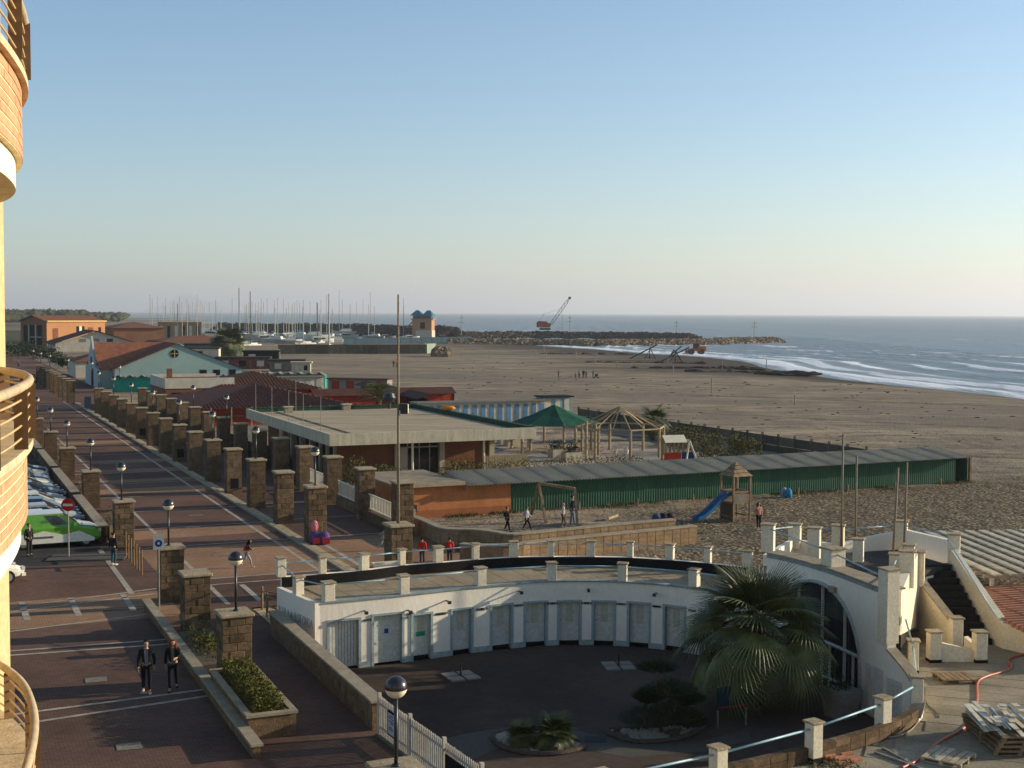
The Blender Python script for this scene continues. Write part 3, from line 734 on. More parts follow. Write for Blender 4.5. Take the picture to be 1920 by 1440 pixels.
for px in (759,903,1035,1166,1298,1400):
    a=arc_at_px(px); p,an=local_frame(a); nn=Vector((-math.sin(an),math.cos(an),0))*.14
    inpost.append(post(rot,p+nn,an,TZ+.0,.8,.36))
def rail(parent,pts,r=.028,name='rail',m=None): return obj(name,MB().tube(pts,r,8),m or M_bluerail,parent,smooth=True)
def P3(o,z): return Vector((o.location.x,o.location.y,o.location.z+z))
for a,b in zip(inpost,inpost[1:]): rail(rot,[P3(a,.64),P3(b,.64)])
outp=[]
for i,c in enumerate(ROTO):
    q=c; an=math.atan2((ROTO[min(i+1,12)]-ROTO[max(i-1,0)]).y,(ROTO[min(i+1,12)]-ROTO[max(i-1,0)]).x)
    outp.append(post(rot,q+Vector((-math.sin(an),math.cos(an),0))*.1,an,2.0,.7 if i else .8,.34 if i%2==0 else .26))
for a,b in zip(outp,outp[1:]): rail(rot,[P3(a,.55),P3(b,.55)])
ep=post(rot,A.lerp(B,.55),math.atan2(d.y,d.x),TZ,.72,.34); rail(rot,[P3(inpost[0],.6),P3(ep,.58)]); rail(rot,[P3(ep,.58),P3(outp[0],.5)])
# big white trough on the terrace
q=W(727,1075,TZ+.02); t_=thing('trough','large white plastic trough standing on the rotunda terrace','planter',(q.x,q.y,TZ+.02),R(22))
mb=MB(); mb.add([(-.45,-.2,0),(.45,-.2,0),(.45,.2,0),(-.45,.2,0),(-.6,-.3,.42),(.6,-.3,.42),(.6,.3,.42),(-.6,.3,.42),(-.52,-.23,.42),(.52,-.23,.42),(.52,.23,.42),(-.52,.23,.42),(-.42,-.16,.1),(.42,-.16,.1),(.42,.16,.1),(-.42,.16,.1)],((3,2,1,0),(0,1,5,4),(1,2,6,5),(2,3,7,6),(3,0,4,7),(4,5,9,8),(5,6,10,9),(6,7,11,10),(7,4,8,11),(8,9,13,12),(9,10,14,13),(10,11,15,14),(11,8,12,15),(12,13,14,15)))
obj('basin',mb,M_plasterw,t_); obj('rim',MB().box(-.63,.63,-.33,-.28,.40,.45).box(-.63,.63,.28,.33,.40,.45).box(-.63,-.58,-.28,.28,.40,.45).box(.58,.63,-.28,.28,.40,.45),M_plasterw,t_)
# ---------------------------------------------------------------- arch building on the right
arch=thing('arch_building','white arched entrance building with terrace, stairs and square merlon posts on the right','building')
aS=endA; aPier=arc_at_px(1655,int(len(cI)*.4),int(len(cI)*.72)) or aS+8
aC=arc_at_px(1533,int(len(cI)*.35),int(len(cI)*.7)); aR=arc_at_px(1613,int(len(cI)*.35),int(len(cI)*.7)); hw=aR-aC; aL=aC-hw
AT=3.42; SPR=.35; RISE=2.5
def archz(a):
    u=(a-aC)/hw
    return (SPR+RISE*math.sqrt(max(0,1-u*u))) if abs(u)<1 else CZ
wl=MB(); curvewall(wl,aS,aL,CZ,AT,0,.34,.3)
n=40
for i in range(n):
    a0=aL+(aR-aL)*i/n; a1=aL+(aR-aL)*(i+1)/n
    curvewall(wl,a0,a1,0,0,0,.34,9,zf=lambda a:(max(archz(a),SPR if abs(a-aC)<hw*.999 else SPR),AT))
curvewall(wl,aR,aPier+.2,CZ,AT,0,.34,.3)
obj('arch_wall',wl,M_plaster,arch)
aEnd=arc_at_px(1690,int(len(cI)*.5)) or aPier+3
tot=cum[-1]
aLow=aPier+3.2
obj('low_curved_wall',curvewall(MB(),aPier+.2,aLow,CZ,0,0,.3,.3,zf=lambda a:(CZ,1.55-(a-aPier)*.45)),M_plaster,arch)
obj('low_wall_coping',curvewall(MB(),aPier+.2,aLow,CZ,0,-.04,.36,.3,zf=lambda a:(1.55-(a-aPier)*.45+.002,1.62-(a-aPier)*.45)),M_cope,arch)
# coping
obj('wall_coping',curvewall(MB(),aS,aPier+.1,AT,AT+.06,-.05,.75,.3),M_cope,arch)
obj('edge_line',curvewall(MB(),aS,aPier,AT-.14,AT-.02,-.035,-.002,.3),MATS['blue_grey_edge'],arch)
# arch trim, glass and mullions
def ap(a,z,d): p,dd=at_arc(a); q=p+Vector((-dd.y,dd.x,0))*d; return Vector((q.x,q.y,z))
pts=[ap(aR,CZ,-.03)]+[ap(aC+hw*math.cos(th),SPR+RISE*math.sin(th),-.03) for th in [PI*i/28 for i in range(29)]]+[ap(aL,CZ,-.03)]
obj('arch_trim',MB().tube(pts,.07,6),mat('arch_trim_blue',(.36,.40,.43),.7,.1,3),arch,smooth=True)
gl=MB()
for i in range(n):
    a0=aL+(aR-aL)*i/n; a1=aL+(aR-aL)*(i+1)/n
    gl.quad(ap(a0,CZ,.24),ap(a1,CZ,.24),ap(a1,max(archz(a1),SPR),.24),ap(a0,max(archz(a0),SPR),.24))
obj('window_glass',gl,M_glass,arch)
for k_ in (-.5,.0,.5):
    a=aC+k_*hw; obj('mullion',MB().bar(ap(a,CZ,.18),ap(a,archz(a),.18),.09),M_door,arch)
for k_ in (-.72,.18,.72):
    a=aC+k_*hw; obj('mullion',MB().bar(ap(a,CZ,.16),ap(a,.68,.16),.08),M_door,arch)
obj('transom',MB().tube([ap(aL+(aR-aL)*i/10,.7,.17) for i in range(11)],.07,4),M_door,arch)
obj('transom',MB().tube([ap(aL+(aR-aL)*i/10,-.55,.17) for i in range(11)],.05,4),M_door,arch)
for i,(o1,o2) in enumerate(((.45,1.45),(1.7,2.5))):
    a=aR+(o1+o2)/2; p,an=local_frame(a); 
    dd=obj('door',MB().box(-(o2-o1)/2,(o2-o1)/2,-.05,-.003,CZ+.05,.75-i*.15),M_door,arch,loc=(p.x,p.y,0),rz=an)
    for j in range(5):
        x=-(o2-o1)/2+.1+j*((o2-o1)-.2)/4; obj('door_board',MB().box(x-.06,x+.06,-.075,-.052,CZ+.12,.65-i*.15),M_door,dd)
p,an=local_frame(aC+.35*hw); obj('wall_lamp',MB().box(-.16,.16,-.16,-.0,AT-.95,AT-.75),M_cap,arch,loc=(p.x,p.y,.22),rz=an)
# terrace body and floor
TF=2.3
tp=[at_arc(aS+(aPier-aS)*i/8)[0]+Vector((.3,.1,0)) for i in range(9)]
a_=tp[-1]; b_=Vector((16.6,52.3,0)); back=[Vector((17.9,54,0)),Vector((16.8,57.5,0)),Vector((13.7,56.5,0)),Vector((11.9,56,0)),Vector((9.6,52.8,0))]
poly=[(p.x,p.y) for p in tp]+[(13.2,44.6),(15.75,52.0)]+[(p.x,p.y) for p in back]
obj('terrace_floor',MB().prism(poly,TF-.25,TF),mat('dark_terrace_floor',(.055,.052,.05),.85,.2,1.5,.3,20),arch)
obj('terrace_body',MB().prism([(p[0]*.985+.15,p[1]*.99+.4) for p in poly[:9]]+[(13.5,46.8),(15.9,52.3)]+[(p[0]-.2,p[1]-.2) for p in poly[11:]],-.2,TF-.26),M_plaster,arch)
# lit wall between the tall end pier and the stairs
def vwall(name,a,b,z0a,z0b,z1a,z1b,th,m,parent=arch):
    a=Vector(a); b=Vector(b); d=(b-a).normalized(); n_=Vector((-d.y,d.x,0))*th
    vs=[(a.x,a.y,z0a),(b.x,b.y,z0b),(b.x,b.y,z1b),(a.x,a.y,z1a)]; vs+=[(v[0]+n_.x,v[1]+n_.y,v[2]) for v in vs]
    return obj(name,MB().add(vs,((0,1,2,3),(7,6,5,4),(0,4,5,1),(1,5,6,2),(2,6,7,3),(3,7,4,0))),m,parent)
vwall('side_wall',(13.15,44.5,0),(15.9,51.7,0),1.7,.3,3.15,3.2,.3,M_plasterw)
obj('passage_shade',MB().box(13.3,13.5,45.6,51.5,-.1,1.6),M_dark,arch,rot=None)  # solid black box painting the shade of the open passage
P7=post(arch,at_arc(aPier+.05)[0]+Vector((.15,.15,0)),R(-68),1.65,2.5,.5,capw=.04)
def wpost(px,py,zb,h,w_=.42,an=R(-20),**k): q=W(px,py,zb); return post(arch,q,an,zb,h,w_,**k)
p1=wpost(1440,1034,2.9,1.15,.5); p2=wpost(1490,1028,TF,1.1,.5); p3=wpost(1526,1048,TF,1.35,.5); p4=wpost(1571,1033,TF,1.15,.5)
p5=wpost(1562,1063,AT,.72,.62,R(-68)); p6=wpost(1609,1053,TF,.98,.42); p8=wpost(1680,1078,TF+.3,.85,.5); p9=wpost(1704,1066,TF,1.0,.42); p10=wpost(1700,1100,TF+.3,1.35,.52)
p11=wpost(1690,1024,TF,1.15,.5); p12=post(arch,Vector((16.0,52.0,0)),R(-20),1.85,1.4,.5); p13=wpost(1788,1056,TF,1.25,.48)
rail(arch,[P3(p1,.95),P3(p5,.5)]); rail(arch,[P3(p5,.5),P3(P7,2.1)]); rail(arch,[P3(p1,.9),P3(p2,.95)]); rail(arch,[P3(p2,.95),P3(p4,.95)]); rail(arch,[P3(p4,.9),P3(p11,.95)]); rail(arch,[P3(p11,.95),P3(p13,1.1)]); rail(arch,[P3(P7,2.1),P3(p8,.6)])
vwall('parapet',p1.location,p2.location,TF-.3,TF-.3,2.75,2.7,.2,M_plaster); vwall('parapet',p2.location,p4.location,TF-.3,TF-.3,2.65,2.6,.2,M_plaster)
vwall('parapet',p4.location,p11.location,TF-.3,TF-.3,2.6,3.0,.2,M_plaster); vwall('parapet',p11.location,p13.location,TF-.3,TF-.3,3.05,3.2,.25,M_plaster)
# stairs
SB=Vector((18.3,50.1,0)); ST=Vector((17.9,53.7,0)); run=(ST-SB)/10
M_step=mat('black_step',(.02,.019,.019),.7,.3,3)
for i in range(11):
    a=SB+run*i; z=.215*(i+1); b=a+run*1.04; l=Vector((-1.75+.06*i,-.15,0))
    d_=obj('step',MB().prism([(q.x,q.y) for q in (a+l,a,b,b+l)],-.1 if i<1 else z-.45,z),M_step,arch)
vwall('stair_wall',(18.45,49.6,0),(17.95,54.1,0),-.1,-.1,.95,2.95,-.28,M_plasterw)
rail(arch,[(18.3,49.8,1.15),(17.8,54,3.35)],.025)
vwall('stair_wall',(16.1,52.1,0),(16.35,48.6,0),-.1,-.1,1.95,.98,.24,M_plasterw)
vwall('stair_coping',(16.07,52.1,0),(16.32,48.6,0),1.96,.99,2.03,1.06,.32,M_cope)
vwall('stair_wall',(16.5,48.0,0),(16.9,47.4,0),-.1,-.1,.8,.45,.22,M_plasterw)
vwall('stair_wall',(15.3,47.45,0),(16.8,47.45,0),.0,.0,.75,.4,.22,M_plasterw)
post(arch,Vector((15.25,47.5,0)),R(5),.1,1.05,.42,black=.02); post(arch,Vector((16.9,47.5,0)),R(5),.1,1.05,.42,black=.02); post(arch,Vector((16.4,48.6,0)),R(5),.3,1.1,.4)
vwall('block_wall',(18.45,49.6,0),(20.6,46.5,0),-.1,-.1,.95,.95,.5,M_plasterw)
# ring of piers on the curb around the courtyard
ring=thing('curb_wall','low brown tuff curb wall with white posts and a blue rail around the courtyard','wall')
nb=0; a=aLow
segs=int((tot-a)/.62)
for i in range(segs):
    a0=aLow+(tot-aLow)*i/segs; a1=aLow+(tot-aLow)*(i+1)/segs
    for k_ in range(2):
        obj('block',curvewall(MB(),a0+.012,a1-.012,.02+.2*k_,.205+.2*k_,random.uniform(0,.02),.3+random.uniform(-.02,.0),9),M_tuff,ring)
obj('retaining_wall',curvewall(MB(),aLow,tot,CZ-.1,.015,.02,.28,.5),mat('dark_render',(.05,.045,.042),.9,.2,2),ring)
rp=[]
for (px,py,h) in ((1711,1262,1.15),(1718,1340,1.2),(1655,1378,1.12),(1525,1428,1.12),(1346,1480,1.12),(1128,1530,1.12)):
    q=W(px,py,0); rp.append(post(ring,q,R(30) if px<1700 else R(-10),0,h+.05,.36,black=.14))
for a,b in zip(rp,rp[1:]): rail(ring,[P3(a,.95),P3(b,.95)],.034)
rail(ring,[P3(rp[0],.95),Vector((13.35,44.6,2.2))],.03)
# ---------------------------------------------------------------- courtyard floor, deck
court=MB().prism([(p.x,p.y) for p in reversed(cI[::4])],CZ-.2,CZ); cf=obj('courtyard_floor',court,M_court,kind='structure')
pp=[W(x,y,CZ) for x,y in ((812,1392),(870,1376),(960,1362),(1060,1366),(1150,1384),(1230,1396),(1330,1386),(1400,1368),(1410,1386),(1330,1408),(1180,1420),(1060,1400),(985,1392),(930,1404),(850,1440),(800,1462))]
obj('pale_path',MB().add([(q.x,q.y,CZ+.004) for q in reversed(pp)],(tuple(range(len(pp))),)),M_path,cf)
q=W(1116,1387,CZ); obj('drain_cover',MB().box(-.35,.35,-.3,.3,CZ+.004,CZ+.012),M_asph,cf,loc=(q.x,q.y,0))
for i,(px,py,l) in enumerate(((864,1269,'left'),(1160,1250,'right'))):
    q=W(px,py,CZ); b=thing('parasol_base','parasol base of four pale slabs on the courtyard floor, %s one of two'%l,'parasol base',(q.x,q.y,CZ),R(25 if i==0 else 8),'parasol bases in the courtyard')
    for sx in (-1,1):
        for sy in (-1,1): obj('slab',MB().box(sx*.31-.26,sx*.31+.26,sy*.31-.26,sy*.31+.26,.002,.06),mat('base_slab',(.26,.24,.22),.85,.1,4,rnd=.1),b)
    obj('stub',MB().tube([(0,0,0),(0,0,.5)],.035,8),M_metal,b)
# island beds
def bed(pts,label):
    q=[W(x,y,CZ) for x,y in pts]; c=sum(q,Vector())/len(q)
    b=thing('island_bed',label,'flower bed',(c.x,c.y,CZ)); 
    pl=spline([p-c for p in q],6,True); pl=pl+[pl[0]]
    obj('edging',MB().tube([(p.x,p.y,.05) for p in pl],.09,6),mat('bed_edging',(.09,.07,.06),.9,.2,4),b)
    obj('soil',MB().add([(p.x,p.y,.03) for p in pl[:-1]],(tuple(range(len(pl)-1)),)),M_mortar,b)
    P2=[(p.x,p.y) for p in pl[:-1]]; mb=MB(); k=0
    xs_=[p[0] for p in P2]; ys_=[p[1] for p in P2]
    while k<420:
        x=random.uniform(min(xs_),max(xs_)); y=random.uniform(min(ys_),max(ys_))
        if not pinpoly(x*1.05,y*1.08,P2): continue
        if N3(x*1.2,y*1.2,4)<-.15: k+=.3; continue
        r=random.uniform(.05,.11); blob(mb,(x,y,.05),r,r,r*.6); k+=1
    obj('white_stones',mb,mat('white_stone',(.30,.28,.25),.8,.15,6,rnd=0),b,kind='stuff'); return b
bed(((925,1385),(945,1374),(1000,1372),(1060,1384),(1095,1402),(1050,1415),(985,1415),(940,1402)),'island bed with white stones and two low fan palms in front of the cabins')
bed(((1140,1372),(1180,1370),(1250,1366),(1300,1350),(1322,1348),(1315,1368),(1270,1388),(1200,1394),(1155,1384)),'island bed with white stones under the dark tufted shrub tree near the big palm')
def fanblade(mb,L,nl,spread,droop,wd,fold=.18):
    """a palmate leaf: petiole along +y then leaflets fanned in the plane, tips drooping"""
    for i in range(nl):
        a=-spread+2*spread*i/(nl-1); l=L*(1-.22*abs(a/spread)**2)*random.uniform(.9,1.05)
        ca,sa=math.cos(a),math.sin(a); prev=None
        for k in range(4):
            r=l*k/3; z=-droop*(r/L)**2*L+fold*abs(math.sin(a*3))*.0; x=sa*r; y=ca*r; w_=wd*(1,1.1,.7,.08)[k]
            nx,ny=ca*w_,-sa*w_
            cur=((x-nx,y-ny,z-.01),(x,y,z+.018*(1-k/3)),(x+nx,y+ny,z-.01))
            if prev: mb.add(prev+cur,((0,1,4,3),(1,2,5,4)))
            prev=cur
    return mb
def frondmesh(pet,L,nl,spread,droop,wd,seed,bend=.25):
    random.seed(seed); mb=MB(); pts=[]
    for i in range(6):
        u=i/5; pts.append((0,pet*u,-bend*pet*u*u))
    mb.tube(pts,.022,5,.010)
    b=MB(); fanblade(b,L,nl,spread,droop,wd)
    sl=math.atan(-2*bend)*.9; ce,se=math.cos(sl),math.sin(sl)
    mb.add([(x,pet+y*ce-z*se,-bend*pet+y*se+z*ce) for x,y,z in b.v],b.f); return mb.mesh('frond')
def palm(name,label,loc,trunkh,crown,nf,seed,scale=1,dry=10,cat='palm tree',petl=1.1,L=1.0,tr=.2,el0=118):
    p=thing(name,label,cat,loc); 
    fr=[frondmesh(petl*(.8+.15*k),L,34,1.95,.26+.12*k,.034,seed+k,.16+.12*k) for k in range(4)]
    for m in fr: m.materials.append(M_palm)
    dr=[frondmesh(petl*.8,L*.85,22,1.3,.7,.03,seed+9+k,.5) for k in range(2)]
    for m in dr: m.materials.append(M_palmdry)
    mb=MB(); rr=random.Random(seed); n=max(4,int(trunkh/.12)); 
    prof=[]
    for i in range(n+1):
        z=trunkh*i/n; prof+= [(tr*(1.15-.25*i/n)+(.03 if i%2 else 0),z)]
    mb.lathe(prof,12); obj('trunk',mb,M_trunk,p)
    rr=random.Random(seed)
    for i in range(nf):
        u=i/nf; el=R(82-el0*u+rr.uniform(-9,9)); az=i*2.399963+rr.uniform(-.2,.2)
        o=obj('frond',fr[min(3,int(u*4))],None,p,loc=(.08*math.cos(az),.08*math.sin(az),trunkh+.05-.28*u),rot=None)
        o.rotation_mode='XYZ'; M=Matrix.Rotation(az-PI/2,4,'Z')@Matrix.Rotation(el,4,'X')@Matrix.Rotation(rr.uniform(-.5,.5),4,'Y')
        o.rotation_euler=M.to_euler(); s_=rr.uniform(.85,1.1)*scale; o.scale=(s_,s_,s_)
    for i in range(dry):
        az=i*2.4+1; M=Matrix.Rotation(az,4,'Z')@Matrix.Rotation(R(rr.uniform(-75,-48)),4,'X')
        o=obj('dry_frond',dr[i%2],None,p,loc=(0,0,trunkh-.35-.02*i)); o.rotation_euler=M.to_euler(); o.scale=(scale,)*3
    return p
q=W(1425,1372,CZ); palm('fan_palm','big shaggy fan palm standing in the courtyard in front of the arch',(8.35,44.7,CZ),2.95,2.4,64,11,1.0,16,petl=1.3,L=1.42,tr=.26,el0=96)
for (px,py,h,sc2_,l) in ((980,1400,.42,.46,'left and smaller of two low fan palms in the white-stone bed'),(1040,1402,.55,.62,'right and larger of two low fan palms in the white-stone bed')):
    q=W(px,py,CZ); palm('dwarf_palm',l,(q.x,q.y,CZ),h,1,56,31+px%7,sc2_*1.15,0,'dwarf palm',petl=.22,L=.72,tr=.1,el0=100)
q=W(1240,1378,CZ); s1=thing('tufted_shrub','dark shrub tree with flat tufts in the second courtyard bed beside the big palm','shrub',(q.x,q.y,CZ))
obj('trunk',MB().tube([(0,0,0),(-.05,.05,.9),(-.2,0,1.7),(-.12,0,2.1)],.07,6,.03).tube([(0,0,.3),(.5,.1,.9),(.8,0,1.3)],.05,6,.03).tube([(0,0,.2),(-.5,-.1,.7)],.05,6,.03),M_trunk,s1)
for (x,y,z,r,h) in ((-.15,0,2.2,.62,.22),(.3,0,1.5,.75,.35),(.85,.1,1.15,.5,.3),(-.4,.1,1.2,.45,.3),(-.55,-.2,.6,.8,.45),(.35,-.1,.7,.8,.5),(.9,-.1,.5,.5,.35)):
    mb=MB()
    def tf():
        a=random.uniform(0,2*PI); rr=r*math.sqrt(random.random()); return (x+rr*math.cos(a),y+rr*math.sin(a),z+h*random.uniform(-.8,.8)*(1-(rr/r)**2)+.0)
    for _ in range(1500):
        c=Vector(tf()); d=(Vector((c.x-x,c.y-y,abs(c.z-z)+.12))).normalized()*.2; n_=Vector((random.gauss(0,1),random.gauss(0,1),0)).normalized()*.018
        mb.add((c-n_,c+n_,c+d),((0,1,2),))
    obj('leaf_tuft',mb,M_leafd,s1)
# blue notice board under the palm
q=W(1385,1395,CZ); nb_=thing('notice_board','blue notice board on two thin posts half hidden under the big palm','sign',(7.25,43.0,CZ),R(20))
obj('board',MB().box(-.55,.55,-.03,.03,.6,1.35),mat('board_blue',(.012,.035,.06),.5,.2,3),nb_); obj('stripe',MB().box(-.5,.5,-.045,-.031,.65,.72),mat('board_red',(.25,.03,.03),.5),nb_)
for x in (-.52,.52): obj('leg',MB().tube([(x,0,0),(x,0,1.4)],.03,6),M_steel,nb_)
# planter tub by the glass door
q=W(1588,1330,CZ); tb=thing('planter_tub','square grey planter tub beside the arch doorway','planter',(11.1,44.2,CZ),R(-60)); tb_=MB().add([(-.38,-.38,0),(.38,-.38,0),(.38,.38,0),(-.38,.38,0),(-.5,-.5,.95),(.5,-.5,.95),(.5,.5,.95),(-.5,.5,.95)],((3,2,1,0),(4,5,6,7),(0,1,5,4),(1,2,6,5),(2,3,7,6),(3,0,4,7)))
obj('tub',tb_,mat('tub_grey',(.22,.21,.20),.8,.1,3),tb); mb=MB(); leafmass(mb,160,lambda:(random.gauss(0,.2),random.gauss(0,.2),1+abs(random.gauss(0,.12))),.06); obj('plant',mb,M_leafd,tb)
# deck
M_deck=mat('deck_concrete',(.27,.235,.18),.85,.3,.5,.4,25,var2=.12)
dk=thing('concrete_deck','pale concrete deck of long cast slabs at the right bottom corner, covered with pallets','deck')
del dk['category']; dk['kind']='structure'
outer=[at_arc(tot*.999)[0]]+[at_arc(aLow+(tot-aLow)*i/14)[0] for i in range(14,-1,-1)]
dp=[(p.x,p.y) for p in offs(outer,-.28)]
dpoly=[(0,26)]+[]
base=[( -1.0,26),(34,26),(34,52.5),(18.6,55),(14.0,55),(13.2,44.6)]
poly=[(p[0],p[1]) for p in reversed(dp)]
full=[(13.1,45.0)]+poly+[(-1.2,26),(34,26),(34,58),(13.1,58)]
mb=MB().add([(x,y,-.02) for x,y in full],(tuple(range(len(full)))[::-1],)); obj('deck_base',mb,M_deck,dk)
# slabs with open joints, cut to the deck outline
for j in range(26):
    o=-3+j*1.0
    vs=[]; dirv=Vector((.94,-.34,0)); nrm=Vector((.34,.94,0)); org=Vector((6,29,0))+nrm*o
    def inside(p): return pinpoly(p.x,p.y,full)
    L0=None; steps=[k*.25 for k in range(-20,120)]
    run_=[]
    for k in steps+[None]:
        ok=False
        if k is not None:
            ok=all(inside(org+dirv*k+nrm*e) for e in (.02,.5,.98)) and all(inside(org+dirv*(k+.25)+nrm*e) for e in (.02,.98))
        if ok: run_.append(k)
        elif run_:
            if len(run_)>2:
                a=org+dirv*run_[0]+nrm*.02; b=org+dirv*(run_[-1]+.25)+nrm*.02; c=b+nrm*.96; d=a+nrm*.96
                obj('deck_slab',MB().prism([(q.x,q.y) for q in (a,b,c,d)],-.019,.012+random.uniform(-.004,.004)),M_deck,dk)
            run_=[]
# picket fence
fx=W(712,1310,1.12); fy=W(885,1430,1.12); fx.z=0; fy.z=0; dv=(fy-fx); L_=6.9; dv.normalize()
pf=thing('picket_fence','white picket fence closing the courtyard, running down to the bottom edge','fence',(fx.x,fx.y,0),math.atan2(dv.y,dv.x))
n=int(L_/.125); pm_=MB().box(-.04,.04,-.012,.012,0,1.08).add([(-.04,-.012,1.08),(.04,-.012,1.08),(.04,.012,1.08),(-.04,.012,1.08),(0,-.012,1.14),(0,.012,1.14)],((0,1,4),(1,2,5,4),(2,3,5),(3,0,4,5))).mesh('picket')
M_pick=mat('picket_paint',(.50,.45,.40),.75,.15,4,rnd=.08); pm_.materials.append(M_pick)
for i in range(n):
    x=.1+i*.125
    obj('picket',pm_,None,pf,loc=(x,0,.06+random.uniform(-.01,.01)))
for x in (0,2.3,4.6,6.85): obj('post',MB().box(x-.05,x+.05,-.06,.04,0,1.3),M_pick,pf)
for z in (.25,.95): obj('rail',MB().box(0,6.85,.014,.05,z,z+.07),M_pick,pf)
obj('kerb',MB().box(-.1,6.9,-.12,.12,-.3,.06),M_path,pf)
ns=thing('notice','framed white notice with blue writing hung on the picket fence','sign',F(0,0)+fx+dv*1.05+Vector((dv.y,-dv.x,0))*.03,math.atan2(dv.y,dv.x))
obj('frame',MB().box(-.3,.3,-.03,-.0,.28,1.0),M_black,ns); obj('sheet',MB().box(-.25,.25,-.036,-.031,.33,.95),mat('notice_paper',(.45,.45,.5),.6,.05),ns)
mb=MB()
for i,(a,b,z) in enumerate(((-.12,.14,.86),(-.2,.0,.80),(.02,.17,.78),(-.18,.18,.70),(-.05,.12,.64),(-.18,.1,.52),(-.18,.14,.46))): mb.box(a,b,-.04,-.0365,z,z+.035)
obj('writing',mb,mat('notice_ink',(.08,.09,.3),.6,.05),ns)
bl=thing('black_banner','black banner tied behind the picket fence at the bottom edge','banner',fx+dv*5.5,math.atan2(dv.y,dv.x)); obj('sheet',MB().box(-.75,.75,-.06,-.03,.2,.9),M_black,bl)
# pallets
def pallet(label,loc,rz,W_=1.0,L2_=1.2,nd=6,m=M_pallet,grp='pallets on the deck'):
    p=thing('pallet',label,'pallet',loc,rz,grp); 
    for i in range(nd):
        x=-W_/2+W_*(i+.5)/nd; obj('deck_board',MB().box(x-W_/nd*.41,x+W_/nd*.41,-L2_/2,L2_/2,.115,.137),m,p)
    for y in (-L2_/2+.06,0,L2_/2-.06):
        obj('stringer',MB().box(-W_/2,W_/2,y-.05,y+.05,.095,.115),m,p); 
        for x in (-W_/2+.06,0,W_/2-.06): obj('block',MB().box(x-.06,x+.06,y-.05,y+.05,.022,.095),m,p)
        obj('bottom_board',MB().box(-W_/2,W_/2,y-.05,y+.05,0,.022),m,p)
    return p
q=W(1778,1425,0); pallet('bright sunlit wooden pallet at the bottom edge beside the orange hose',(q.x,q.y,.02),R(-38),1.15,1.25,6)
q=W(1790,1276,0); pallet('grey wooden pallet with loose boards below the stair posts',(q.x,q.y,.02),R(5),1.2,1.0,6,M_wood)
base_=W(1885,1400,0)
for k in range(4): pallet('stacked pallet under the pile of white boards, %s one from the ground'%ordn(k),(base_.x+.1,base_.y+.3,.02+k*.14),R(4+k*3-4),1.5,2.4,8,M_wood)
bp_=thing('board_pile','pile of white painted boards and blue strips on the pallet stack at the right edge','boards',(base_.x+.1,base_.y+.3,.59),R(-3))
M_wb=mat('white_board_paint',(.62,.58,.50),.8,.2,4,rnd=.2); M_bb=mat('blue_board_paint',(.10,.22,.38),.6,.2,4,rnd=.2)
random.seed(21)
for k in range(26):
    x=-.75+1.5*(k%10)/9+random.uniform(-.05,.05); l=random.uniform(.5,1.2); y=random.uniform(-.5,.5); z=.02+.035*(k//5)
    a=R(random.uniform(-5,5)); blue=k in (4,9,13,17)
    obj('board',MB().box(-.03 if blue else -.07,.03 if blue else .07,-l,l,-.012,.012),M_bb if blue else M_wb,bp_,loc=(x,y,z+.1*(blue)),rz=a)
for k in range(9): obj('board',MB().box(-.1,.1,-.13,.13,-.015,.015),M_wb,bp_,loc=(random.uniform(-.7,.7),random.uniform(-.9,.9),.28+.01*k),rz=R(random.uniform(-20,20)))
# hoses
hp=[W(x,y,.04) for x,y in ((1690,1440),(1722,1424),(1760,1392),(1800,1370),(1826,1345),(1832,1310),(1833,1280),(1850,1268),(1885,1258),(1897,1250),(1890,1240),(1900,1232),(1935,1225))]
tag(obj('hose',MB().tube(spline(hp,8),.045,8),mat('orange_hose',(.40,.09,.03),.45,.15,4,spec=.5),smooth=True),'thick orange hose winding over the deck past the pallets','hose')
for i,(pts,l) in enumerate((((((1733,1285),(1735,1310),(1728,1340),(1712,1365),(1690,1378),(1665,1382),(1655,1372))),'pale cable looping beside the corner post of the curb wall'),(((1733,1300),(1738,1320),(1755,1335),(1760,1345)),'short dark cable curling away from the corner post'))):
    tag(obj('cable',MB().tube(spline([W(x,y,.03) for x,y in pts],8),.022,6),mat('pale_cable',(.30,.27,.22),.6) if i==0 else M_metal,smooth=True),l,'cable')
# tiles and old planks near the curb
q=W(1580,1425,.02); tl=thing('roof_tiles','small pile of salmon roof tiles at the foot of the curb wall','tiles',(q.x,q.y,.02),R(25))
for k in range(7): obj('tile',MB().box(-.19,.19,-.09,.09,0,.05).tube([(-.19,0,.05),(.19,0,.05)],.05,8),mat('salmon_tile',(.36,.17,.11),.8,.15,4,rnd=.2),tl,loc=((k%2)*.4-.2,(k//2)*.2-.3,.04*(k%3)),rz=R(random.uniform(-6,6)))
for i,(a,b) in enumerate((((1640,1410),(1720,1438)),((1655,1402),(1735,1446)))):
    tag(obj('steel_bar',MB().bar(W(*a,.05),W(*b,.05),.07,.05),M_steel),'%s of two long grey bars lying on the deck near the bright pallet'%('left' if i==0 else 'right'),'bar','bars on the deck')
q=W(1555,1445,0); mb=MB(); leafmass(mb,500,lambda:(q.x+random.gauss(0,.35),q.y-.3+random.gauss(0,.15),abs(random.gauss(0,.15))+.02),.05); tag(obj('dry_bush',mb,M_grass),'dry grass tuft on the deck at the bottom edge beside the roof tiles','plant')
